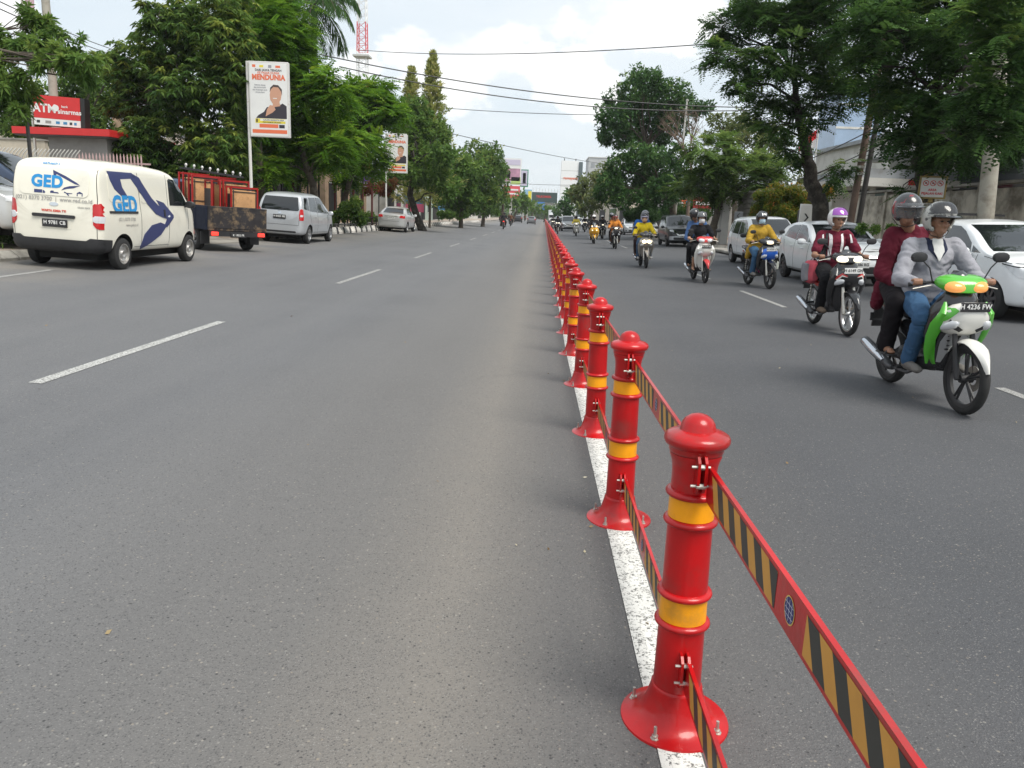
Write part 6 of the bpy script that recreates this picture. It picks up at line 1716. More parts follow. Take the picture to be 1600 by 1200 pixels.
TREES = [
  ('broadleaf_tree', 'frangipani like tree with radiating leaf tufts hanging over the ATM kiosk', 'tree', 'trees along the left pavement', (-15.22, 19.2, 0.6), [(-14.4, 19.2, 4.33, 0.12)], [(-12.73, 19.43, 5.15, 0.65), (-12.1, 19.74, 5.2, 0.53), (-10.68, 18.24, 4.56, 0.4), (-12.71, 18.81, 4.24, 0.66), (-11.66, 18.56, 4.7, 0.46), (-10.83, 18.24, 4.55, 0.33), (-12.98, 18.8, 3.73, 0.31), (-12.37, 18.42, 3.49, 0.21), (-13.04, 20.25, 5.91, 0.37), (-11.44, 20.17, 4.96, 0.27), (-14.37, 19.86, 4.74, 0.99), (-14.34, 19.18, 3.44, 0.8), (-12.94, 20.32, 5.75, 0.34), (-10.86, 18.82, 4.38, 0.22), (-13.35, 19.43, 5.28, 0.49), (-12.57, 19.01, 3.92, 0.32)], 'tuft', 'mid', 0.15, 1.5, 0.14),
  ('mango_tree', 'big bright green drooping leaved tree between the ATM kiosk and the tall poster', 'tree', 'trees along the left pavement', (-13.13, 28.3, 0.54), [(-13.03, 28.3, 1.95, 0.17), (-12.72, 28.3, 4.18, 0.12)], [(-14.99, 29.13, 6.42, 1.09), (-13.06, 27.49, 6.79, 1.1), (-12.29, 27.7, 7.26, 1.15), (-10.89, 26.96, 6.94, 1.08), (-14.25, 28.7, 5.28, 1.39), (-12.08, 27.01, 5.3, 1.4), (-10.95, 27.24, 5.58, 1.18), (-11.26, 29.5, 4.81, 0.88), (-13.68, 26.99, 3.49, 1.01), (-12.68, 27.38, 3.56, 1.32), (-11.15, 26.82, 3.56, 1.16), (-15.28, 29.71, 2.5, 0.94), (-12.75, 27.13, 2.14, 1.02), (-12.37, 29.47, 2.36, 1.03), (-13.26, 26.97, 1.42, 0.72), (-11.45, 29.2, 3.07, 0.83), (-15.11, 28.63, 5.89, 0.72), (-15.43, 29.3, 4.65, 0.63), (-15.47, 28.93, 3.03, 0.53), (-14.61, 27.52, 1.87, 0.46), (-15.68, 28.79, 2.44, 0.34), (-12.73, 28.26, 8.03, 0.75), (-13.07, 26.9, 7.5, 0.49), (-11.01, 27.36, 7.98, 0.87), (-10.77, 28.27, 6.39, 0.9), (-15.25, 28.55, 6.52, 0.38), (-15.81, 28.93, 5.04, 0.58), (-13.97, 27.84, 8.06, 0.28), (-11.12, 28.26, 2.02, 0.57), (-12.23, 27.4, 1.4, 0.57)], 'droop', 'bright', 0.25, 1.6, 0.2),
  ('shade_tree', 'tall dark crowned tree with leaning trunk behind the tall poster', 'tree', 'trees along the left pavement', (-10.1, 33, 0.42), [(-9.7, 33, 2.21, 0.19), (-10.26, 33, 4.01, 0.16), (-10.62, 33, 6.02, 0.12)], [(-12.3, 33.91, 9.36, 1.36), (-10.72, 32.34, 8.79, 1.29), (-11.24, 34.85, 8.55, 0.99), (-11.23, 32.25, 7.58, 1.4), (-10.23, 32.41, 6.68, 1.13), (-8.57, 31.64, 6.12, 0.95), (-11.75, 34.37, 6.18, 1.37), (-12.95, 34.19, 9.41, 1.14), (-9.33, 32.66, 5.64, 1.14), (-10.94, 33.48, 4.67, 1.17), (-9.97, 34.86, 4.85, 1.16), (-11.16, 31.81, 4.86, 1.06), (-10.51, 34.69, 3.87, 0.75), (-11.87, 34.25, 9.95, 1.14), (-11.16, 33.72, 9.59, 0.67), (-10.87, 33.51, 7.96, 1.12), (-11.56, 31.26, 6.21, 0.91), (-11.05, 32.9, 3.72, 0.82), (-12.6, 34.97, 3.96, 0.7), (-10.81, 34.73, 3.6, 0.98), (-8.48, 31.39, 3.81, 0.84), (-10.92, 31.7, 3.08, 0.63), (-8.61, 34.47, 4.59, 0.8), (-12.38, 33.34, 5.0, 0.72), (-9.73, 33.74, 3.25, 0.62)], 'spray', 'lgreen', 0.2, 1.6, 0.2),
  ('shade_tree', 'layered green tree between the palm and the smaller poster', 'tree', 'trees along the left pavement', (-11.39, 42, 0.47), [(-10.51, 42, 2.8, 0.17), (-9.81, 42, 5.11, 0.12)], [(-9.95, 43.43, 7.56, 1.16), (-8.63, 41.75, 6.72, 1.11), (-10.25, 43.16, 5.87, 1.26), (-8.04, 41.11, 6.35, 0.69), (-9.03, 40.09, 4.5, 0.94), (-10.17, 42.79, 3.91, 0.86), (-10.84, 42.64, 3.31, 0.64), (-10.38, 41.62, 6.65, 0.9), (-10.99, 41.98, 5.56, 0.91), (-9.04, 43.36, 7.9, 0.65), (-9.87, 41.63, 7.92, 0.62), (-8.89, 40.93, 3.71, 0.61), (-10.17, 40.04, 4.3, 0.87), (-10.51, 40.19, 6.46, 0.74)], 'spray', 'lgreen', 0.25, 1.6, 0.2),
  ('leaning_tree', 'tree with a dark trunk leaning across the kerb beside the smaller poster', 'tree', 'trees along the left pavement', (-8.0, 52, 0.34), [(-8.95, 52, 2.62, 0.25), (-8.55, 52, 4.68, 0.17)], [(-9.25, 53.46, 7.91, 1.34), (-8.45, 53.91, 6.6, 1.62), (-9.62, 53.69, 5.58, 1.34), (-7.76, 52.91, 4.97, 1.41), (-7.16, 53.96, 6.73, 0.9), (-8.55, 52.07, 3.99, 1.13), (-6.73, 51.17, 3.61, 1.11), (-10.18, 53.47, 4.43, 0.98), (-10.84, 52.88, 3.2, 0.71), (-6.63, 50.12, 5.2, 0.92), (-6.21, 50.39, 2.88, 0.67), (-8.67, 53.91, 7.29, 1.17), (-9.81, 53.02, 6.95, 0.97), (-7.55, 53.94, 4.42, 1.08)], 'leaf', 'mid', 0.28, 1.3, 0.22),
  ('norfolk_pine', 'shorter of two narrow pointed pines rising beside the smaller poster', 'pine tree', 'pointed pines', (-10.37, 60, 0.4), [], [(11.92, 1.95)], 'spire', 'pine', 0.35, 1, 0.12),
  ('norfolk_pine', 'taller of two narrow pointed pines rising beside the smaller poster', 'pine tree', 'pointed pines', (-8.91, 61, 0.4), [], [(13.29, 2.21)], 'spire', 'pine', 0.35, 1, 0.12),
  ('roadside_tree', 'nearest round green tree of the left avenue beyond the leaning tree', 'tree', 'trees along the left pavement', (-7.43, 70, 0.32), [(-7.34, 70, 2.33, 0.2)], [(-8.05, 68.58, 5.41, 1.71), (-8.62, 69.95, 3.67, 1.75), (-7.13, 67.55, 4.17, 1.58), (-6.48, 67.84, 5.42, 1.36), (-7.74, 69.93, 2.43, 1.17), (-6.82, 69.15, 2.89, 1.15), (-9.52, 72.57, 2.87, 1.09), (-8.79, 71.56, 2.02, 0.83)], 'leaf', 'mid', 0.42, 1.1, 0.2),
  ('roadside_tree', 'round green tree in the middle of the left avenue', 'tree', 'trees along the left pavement', (-6.57, 84, 0.28), [(-6.48, 84, 2.58, 0.2)], [(-7.84, 86.84, 8.0, 1.59), (-6.68, 81.68, 6.25, 1.77), (-7.28, 83.92, 4.53, 1.82), (-5.54, 81.95, 7.07, 1.09), (-6.14, 82.52, 3.87, 1.51), (-7.84, 82.78, 3.82, 1.24), (-6.17, 85.71, 8.3, 1.0), (-6.37, 81.66, 2.67, 1.22), (-7.83, 86.77, 2.43, 1.16)], 'leaf', 'bright', 0.42, 1.1, 0.2),
  ('roadside_tree', 'last round tree of the left avenue next to the billboards', 'tree', 'trees along the left pavement', (-5.26, 98, 0.23), [(-5.17, 98, 2.83, 0.2)], [(-6.56, 100.27, 6.76, 1.67), (-5.64, 96.45, 5.07, 1.45), (-5.97, 95.16, 7.98, 1.11), (-5.27, 95.56, 7.14, 0.8), (-6.82, 100.77, 3.61, 1.34), (-5.28, 96.53, 3.57, 0.8), (-6.2, 96.85, 2.4, 0.97), (-6.91, 95.85, 2.13, 0.96)], 'leaf', 'mid', 0.42, 1.1, 0.2),
  ('roadside_tree', 'small green tree under the red billboard', 'tree', 'distant roadside trees', (-6.12, 150, 0.26), [], [(-6.22, 150.06, 3.82, 1.38), (-4.86, 152.26, 4.63, 1.4), (-3.6, 153.48, 3.49, 1.15)], 'leaf', 'mid', 0.9, 1.2, 0.25),
  ('roadside_tree', 'tiny tree left of the blue road sign', 'tree', 'distant roadside trees', (-2.8, 190, 0.13), [], [(-2.91, 189.35, 3.99, 1.26), (-4.52, 191.8, 4.57, 1.12), (-1.37, 192.88, 3.49, 1.13)], 'leaf', 'mid', 0.9, 1.2, 0.25),
  ('roadside_tree', 'tiny tree behind the end of the barrier', 'tree', 'distant roadside trees', (-0.02, 240, 0.02), [], [(-0.15, 238.95, 4.01, 1.39), (1.43, 240.56, 3.7, 1.2)], 'leaf', 'mid', 0.9, 1.2, 0.25),
  ('backing_tree', 'dark green tree mass standing behind the ATM kiosk', 'tree', 'trees along the left pavement', (-23.08, 38, 0.6), [], [(-24.18, 36.34, 4.67, 0.79), (-23.17, 36.51, 5.29, 0.85), (-23.59, 39.01, 5.88, 0.91), (-22.49, 39.43, 6.58, 0.99), (-21.39, 39.43, 6.16, 0.99), (-21.04, 36.2, 5.04, 0.72), (-26.29, 38.6, 5.15, 0.84), (-25.72, 36.46, 5.2, 0.91), (-20.13, 36.15, 4.79, 0.78), (-25.67, 39.82, 6.53, 0.8), (-22.4, 36.68, 6.6, 0.67), (-19.18, 36.62, 4.87, 0.79), (-20.99, 36.98, 7.53, 0.49), (-20.13, 37.0, 7.2, 0.62), (-23.93, 38.57, 4.47, 0.64)], 'leaf', 'bright', 0.26, 1.3, 0.16),
  ('rain_tree', 'tall feathery tree with a thick dark leaning trunk beside the In sign', 'tree', 'trees along the right pavement', (8.78, 25, 0.29), [(8.6, 25, 2.28, 0.3), (8.24, 25, 2.91, 0.27), (8.04, 25, 3.67, 0.22), (7.68, 25, 4.69, 0.15), (7.34, 25, 5.97, 0.1)], [(5.18, 25.42, 7.45, 0.64), (6.12, 25.4, 7.65, 0.76), (6.72, 24.12, 7.36, 0.84), (7.81, 24.68, 7.53, 0.86), (4.69, 23.37, 6.21, 0.47), (6.09, 25.56, 6.49, 0.68), (6.5, 23.55, 6.18, 0.75), (7.53, 24.08, 6.31, 0.84), (5.36, 23.57, 5.46, 0.39), (6.67, 25.12, 5.42, 0.63), (7.56, 25.45, 5.31, 0.64), (7.86, 23.49, 5.22, 0.67), (6.5, 23.33, 4.28, 0.43), (6.27, 24.81, 4.72, 0.33), (9.51, 26.56, 7.16, 0.93), (9.52, 26.5, 6.1, 0.57), (7.0, 24.66, 8.02, 0.92), (5.73, 23.99, 7.81, 0.72), (8.04, 23.91, 7.86, 0.92), (7.67, 25.2, 3.65, 0.32), (9.36, 26.55, 3.16, 0.29), (7.12, 24.41, 3.83, 0.24), (9.16, 24.98, 3.38, 0.29), (7.55, 23.64, 4.44, 0.39)], 'spray', 'dgreen', 0.15, 1.35, 0.24),
  ('rain_tree', 'largest tree whose dark feathery crown fills the upper corner above the green motorbike', 'tree', 'trees along the right pavement', (9.83, 20.5, 0.33), [(9.64, 20.5, 2.53, 0.27), (9.43, 20.5, 3.31, 0.24), (9.48, 20.5, 4.23, 0.18), (9.57, 20.5, 5.43, 0.12)], [(7.53, 19.15, 5.96, 0.89), (8.93, 20.34, 6.11, 0.95), (9.13, 18.87, 5.81, 0.91), (11.15, 21.11, 6.34, 1.02), (8.66, 20.81, 5.16, 0.87), (8.78, 18.94, 4.58, 0.88), (10.39, 20.4, 4.85, 0.99), (11.82, 21.38, 5.19, 0.98), (8.34, 19.02, 3.91, 0.63), (9.14, 18.81, 3.74, 0.72), (10.03, 18.87, 3.81, 0.66), (12.05, 21.15, 4.04, 0.67), (9.18, 19.97, 3.26, 0.43), (10.34, 20.49, 3.49, 0.38), (12.14, 22.2, 3.77, 0.3), (8.15, 20.31, 4.47, 0.27), (11.63, 20.22, 5.88, 1.01), (12.01, 19.9, 4.39, 0.83), (8.62, 21.43, 7.39, 1.04), (9.54, 20.68, 7.22, 1.03), (10.66, 20.5, 7.2, 1.03), (12.55, 21.92, 7.47, 1.1), (7.11, 19.14, 5.33, 0.38), (8.68, 19.7, 2.47, 0.1), (8.14, 15.2, 3.52, 0.38), (8.08, 15, 4.21, 0.47), (8.13, 15, 4.96, 0.53), (8.79, 15.4, 3.67, 0.44), (8.01, 15.5, 4.06, 0.39), (7.79, 15.2, 5.42, 0.51), (8.15, 16, 3.37, 0.35), (13.8, 21.57, 5.59, 1.08), (13.08, 20.83, 6.78, 1.04), (9.43, 21.82, 8.56, 1.09), (9.85, 19.52, 7.86, 0.98)], 'spray', 'dgreen', 0.15, 1.5, 0.28),
  ('shade_tree', 'tall dark round crowned tree rising over the middle of the right avenue', 'tree', 'trees along the right pavement', (7.53, 62, 0.25), [(7.62, 62, 3.74, 0.26), (7.62, 62, 7.09, 0.2)], [(6.28, 63.47, 10.99, 1.59), (7.51, 60.0, 11.32, 1.1), (9.01, 60.25, 10.6, 1.31), (4.75, 59.67, 8.82, 1.29), (7.28, 64.76, 9.51, 2.05), (9.3, 61.23, 8.93, 1.53), (11.16, 61.86, 9.9, 0.82), (4.48, 61.45, 7.77, 0.82), (11.54, 59.67, 9.8, 0.55), (6.44, 59.04, 11.57, 0.89), (8.51, 63.09, 10.3, 1.58), (5.83, 61.8, 7.71, 1.13), (8.32, 64.03, 8.01, 1.33), (5.15, 64.54, 10.63, 0.86), (10.73, 63.53, 11.14, 0.64)], 'leaf', 'dark', 0.3, 1.25, 0.28),
  ('shade_tree', 'dark leafy tree below the tall round crown, behind the orange rider', 'tree', 'trees along the right pavement', (9.52, 56, 0.32), [(8.96, 56, 2.72, 0.26)], [(5.19, 55.86, 5.11, 1.21), (6.4, 55.23, 5.83, 1.2), (8.02, 57.04, 5.28, 1.52), (6.42, 58.16, 4.03, 1.55), (4.3, 54.94, 3.91, 0.92), (8.16, 54.08, 3.51, 1.17), (7.05, 54.59, 3.06, 1.0), (5.24, 54.82, 2.91, 0.91), (8.81, 53.95, 5.82, 0.9), (9.31, 54.68, 4.42, 0.82), (4.07, 57.46, 3.47, 0.67)], 'leaf', 'dark', 0.3, 1.3, 0.3),
  ('yellow_green_tree', 'low spreading yellow green tree with a forked grey trunk above the white people carrier', 'tree', 'trees along the right pavement', (8.96, 42, 0.3), [(9.06, 42, 1.86, 0.22), (9.35, 42, 3.02, 0.17), (9.41, 42, 4.16, 0.12)], [(7.83, 40.39, 5.19, 0.74), (8.94, 40.77, 4.45, 1.09), (7.82, 41.36, 3.81, 0.9), (10.45, 42.87, 4.24, 1.0), (11.03, 41.02, 3.6, 0.75), (9.68, 42.05, 3.26, 0.7), (8.81, 42.31, 3.11, 0.56), (7.63, 43.4, 3.43, 0.58), (11.34, 43.96, 5.01, 0.88), (9.08, 41.82, 5.48, 0.7), (11.35, 40.7, 4.22, 0.61), (11.46, 40.69, 3.22, 0.47), (10.65, 42.13, 3.07, 0.42)], 'spray', 'ygreen', 0.24, 1.6, 0.2),
  ('olive_tree', 'thin crowned olive green tree behind the yellow green tree', 'tree', 'trees along the right pavement', (12.06, 50, 0.41), [(11.79, 50, 4.68, 0.16)], [(10.92, 51.85, 7.82, 0.86), (11.76, 49.8, 7.69, 0.91), (12.19, 49.02, 6.8, 0.9), (11.81, 51.85, 6.95, 0.95), (13.24, 49.38, 6.13, 0.74), (10.26, 51.15, 6.83, 0.6), (13.85, 48.56, 5.42, 0.57), (14.24, 49.97, 6.74, 0.83), (15.47, 50.99, 5.56, 0.76), (14.76, 51.13, 4.37, 0.77), (15.37, 49.2, 4.31, 0.57), (13.84, 51.29, 7.35, 0.68)], 'leaf', 'olive', 0.24, 0.75, 0.2),
  ('bare_tree', 'leafless brown tree tangled between the tall round crown and the olive tree', 'tree', 'trees along the right pavement', (8.72, 48, 0.29), [(8.64, 48, 4.83, 0.1)], [(7.15, 48.53, 7.76, 0.81), (7.97, 47.87, 7.99, 0.72), (8.7, 48.34, 7.06, 0.81), (7.48, 47.64, 6.58, 0.79), (6.87, 48.89, 7.24, 0.57), (8.69, 47.6, 7.69, 0.48)], 'bare', 'mid', 0.2, 1, 0.14),
  ('roadside_tree', 'dull green tree of the right avenue above the yellow scooter', 'tree', 'distant roadside trees', (5.18, 85, 0.17), [], [(4.95, 84.83, 5.01, 1.56), (6.36, 86.57, 6.34, 1.15), (3.71, 86.31, 4.01, 1.01), (5.54, 82.12, 3.51, 1.23), (4.26, 82.07, 2.62, 0.82)], 'leaf', 'olive', 0.5, 1.2, 0.2),
  ('roadside_tree', 'smaller dull green tree of the right avenue above the grey off-roader', 'tree', 'distant roadside trees', (4.69, 120, 0.15), [], [(4.49, 120.28, 4.95, 1.3), (3.21, 117.17, 3.62, 0.98), (5.51, 119.57, 3.55, 1.1), (3.74, 117.54, 2.72, 0.78)], 'leaf', 'dark', 0.8, 1.2, 0.2),
  ('roadside_tree', 'tiny far tree at the foot of the white tower', 'tree', 'distant roadside trees', (3.67, 180, 0.11), [], [(3.48, 177.72, 3.65, 1.18), (4.82, 177.9, 3.0, 0.89), (2.58, 182.34, 2.95, 0.76)], 'leaf', 'dark', 0.8, 1.2, 0.2),
  ('hedge', 'tall clipped hedge with orange young leaves beside the leaning dark trunk', 'hedge', None, (8.47, 31, 0.28), [], [(8.5, 31.39, 2.53, 0.47), (8.87, 30.7, 2.77, 0.51), (9.51, 30.55, 2.74, 0.51), (10.49, 31.56, 2.61, 0.5), (8.74, 31.48, 1.9, 0.58), (9.19, 30.33, 1.92, 0.61), (10.12, 30.95, 1.91, 0.57), (10.69, 30.65, 2.83, 0.38), (9.25, 30.81, 1.44, 0.36), (9.78, 30.33, 1.42, 0.35), (8.49, 30.98, 1.55, 0.31), (8.92, 30.64, 2.34, 0.46), (9.77, 31.39, 2.26, 0.47), (10.31, 31.38, 2.35, 0.42), (8.91, 31.46, 2.4, 0.37), (9.71, 30.36, 2.56, 0.35), (10.81, 31.47, 2.18, 0.31), (10.52, 30.81, 1.68, 0.31), (9.69, 30.94, 1.77, 0.41)], 'leaf', 'croton', 0.07, 2.2, 0),
  ('shrub', 'rough weeds at the foot of the old plastered wall behind the purple helmet', 'bush', None, (7.41, 18.5, 0.24), [], [(7.4, 18.63, 1.58, 0.12), (7.73, 18.61, 1.56, 0.12), (8.05, 18.53, 1.61, 0.12), (8.45, 18.83, 1.56, 0.11)], 'leaf', 'mid', 0.07, 2.2, 0),
  ('shrub', 'dark undergrowth beneath the trees behind the black people carrier', 'bush', None, (6.74, 61, 0.22), [], [(6.66, 61.23, 1.99, 0.61), (7.33, 59.53, 2.11, 0.64), (8.32, 60.01, 2.05, 0.65), (9.62, 62.22, 2.16, 0.73), (10.59, 62.11, 2.24, 0.72), (11.38, 60.99, 2.22, 0.66), (12.25, 61.4, 2.15, 0.61), (9.98, 62.33, 2.76, 0.62), (11.21, 59.59, 2.77, 0.6), (7.99, 62.33, 2.69, 0.57)], 'leaf', 'dark', 0.13, 2.2, 0),
  ('shrub', 'leafy green bush behind the bonnet of the silver people carrier', 'bush', None, (-9.52, 38, 0.4), [], [(-9.4, 37.55, 1.47, 0.5), (-8.98, 37.73, 1.18, 0.44), (-9.9, 37.64, 1.21, 0.41), (-9.13, 37.73, 1.84, 0.35)], 'leaf', 'bright', 0.13, 2.2, 0),
  ('shrub', 'pale green bush between the two silver cars', 'bush', None, (-11.09, 49.5, 0.46), [], [(-10.96, 48.92, 1.18, 0.33), (-10.72, 49.13, 1.03, 0.25), (-11.49, 49.63, 0.88, 0.29)], 'leaf', 'mid', 0.13, 2.2, 0),
  ('shrub', 'rust red leaved bush under the smaller poster', 'bush', None, (-10.87, 50, 0.45), [], [(-10.82, 49.78, 3.08, 0.5), (-10.4, 50.75, 2.9, 0.47), (-11.47, 50.32, 2.76, 0.38), (-9.85, 50.47, 3.23, 0.38)], 'leaf', 'rust', 0.13, 2.2, 0),
  ('shrub', 'low round bush on the pavement past the leaning tree', 'bush', None, (-8.61, 66, 0.36), [], [(-8.69, 66.41, 1.38, 0.44), (-8.04, 66.46, 1.46, 0.44)], 'leaf', 'mid', 0.13, 2.2, 0),
  ('shrub', 'low round bush next to the blue shop panel', 'bush', None, (-8.24, 75, 0.35), [], [(-8.31, 75.28, 1.54, 0.5), (-7.5, 74.57, 1.57, 0.44)], 'leaf', 'mid', 0.13, 2.2, 0),
  ('shrub', 'small bush tuft on the verge beside the cream van rear wheel', 'bush', None, (-10.88, 15.6, 0.45), [], [(-10.69, 15.39, 0.73, 0.13), (-11.09, 15.7, 0.78, 0.16), (-10.55, 15.45, 0.66, 0.09)], 'leaf', 'mid', 0.07, 2.2, 0),
  ('shrub', 'bright green bush behind the black rail near the silver people carrier', 'bush', None, (-9.66, 34, 0.4), [], [(-9.55, 33.66, 1.16, 0.28), (-9.27, 33.54, 1.04, 0.25)], 'leaf', 'bright', 0.07, 2.2, 0),
]
# ------------------------------------------------------------------ trees and shrubs
def ramp(*cs):
    n = len(cs)-1
    return [(i/n, c) for i, c in enumerate(cs)]
LEAF = {
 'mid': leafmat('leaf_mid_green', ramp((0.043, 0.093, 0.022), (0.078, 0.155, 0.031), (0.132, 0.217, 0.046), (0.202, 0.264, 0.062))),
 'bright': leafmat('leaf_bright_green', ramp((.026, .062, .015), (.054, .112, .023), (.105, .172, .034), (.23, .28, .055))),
 'lgreen': leafmat('leaf_fresh_green', ramp((0.033, 0.094, 0.010), (0.071, 0.176, 0.015), (0.142, 0.273, 0.024), (0.283, 0.390, 0.038))),
 'dgreen': leafmat('leaf_deep_green', ramp((.020, .050, .014), (.036, .088, .022), (.070, .145, .032), (.15, .22, .045)), .36),
 'dark': leafmat('leaf_dark_green', ramp((0.022, 0.062, 0.019), (0.039, 0.096, 0.028), (0.070, 0.147, 0.037), (0.155, 0.217, 0.062)), .25),
 'ygreen': leafmat('leaf_yellow_green', ramp((0.037, 0.077, 0.018), (0.077, 0.142, 0.031), (0.141, 0.220, 0.050), (0.253, 0.297, 0.073))),
 'olive': leafmat('leaf_olive', ramp((0.054, 0.078, 0.028), (0.101, 0.132, 0.046), (0.155, 0.186, 0.062), (0.248, 0.202, 0.093))),
 'pine': leafmat('needle_grey_green', ramp((0.153, 0.195, 0.060), (0.260, 0.299, 0.093), (0.378, 0.390, 0.136), (0.496, 0.442, 0.170)), .3),
 'pine_old': leafmat('needle_old', ramp((0.054, 0.078, 0.046), (0.109, 0.139, 0.078), (0.186, 0.202, 0.124), (0.310, 0.264, 0.171)), .15),
 'croton': leafmat('leaf_croton', ramp((0.046, 0.101, 0.019), (0.093, 0.155, 0.023), (0.248, 0.202, 0.031), (0.600, 0.202, 0.046))),
 'rust': leafmat('leaf_rust', ramp((0.124, 0.046, 0.023), (0.217, 0.070, 0.031), (0.186, 0.124, 0.046), (0.341, 0.124, 0.062))),
}
M_bark = mat('bark', (.085, .068, .052), .95, noise=(6, .3), dirt=((.16, .14, .11), 3, .5, .75), bump=(14, .9, .03))
M_bark_d = mat('dark_bark', (.030, .025, .020), .95, noise=(6, .4), dirt=((.10, .09, .072), 5, .50, .68), bump=(12, .9, .03))
M_twig = mat('bare_twig', (.17, .12, .09), .9)
rng_ = np.random.default_rng(11)
def unit(v): return v/np.maximum(1e-9, np.linalg.norm(v, axis=-1, keepdims=True))
def leaf_faces(b, d, L, W, droop, rng, fold=.25):
    """diamond leaves: base b, direction d, length L, width W"""
    n = len(b)
    ref = unit(rng.normal(size=(n, 3)))
    s = unit(np.cross(d, ref+np.array([0, 0, 1.2])))
    L = L[:, None]; W = W[:, None]
    mid = b+d*L*.45
    tip = b+d*L; tip[:, 2] -= (L[:, 0]*droop)
    mid[:, 2] -= L[:, 0]*droop*.2
    v = np.stack([b, mid+s*W*.5, tip, mid-s*W*.5], 1).reshape(-1, 3)
    return v
def leaf_mesh(name, v, tint, m):
    n = len(v)//4
    me = bpy.data.meshes.new(name)
    me.vertices.add(n*4); me.vertices.foreach_set('co', v.astype(np.float32).ravel())
    me.loops.add(n*4); me.loops.foreach_set('vertex_index', np.arange(n*4, dtype=np.int32))
    me.polygons.add(n); me.polygons.foreach_set('loop_start', np.arange(0, n*4, 4, dtype=np.int32)); me.polygons.foreach_set('loop_total', np.full(n, 4, np.int32))
    a = me.attributes.new('tint', 'FLOAT', 'POINT'); a.data.foreach_set('value', np.repeat(np.clip(tint, 0, 1), 4).astype(np.float32))
    me.materials.append(m); me.update(); me.validate()
    return me
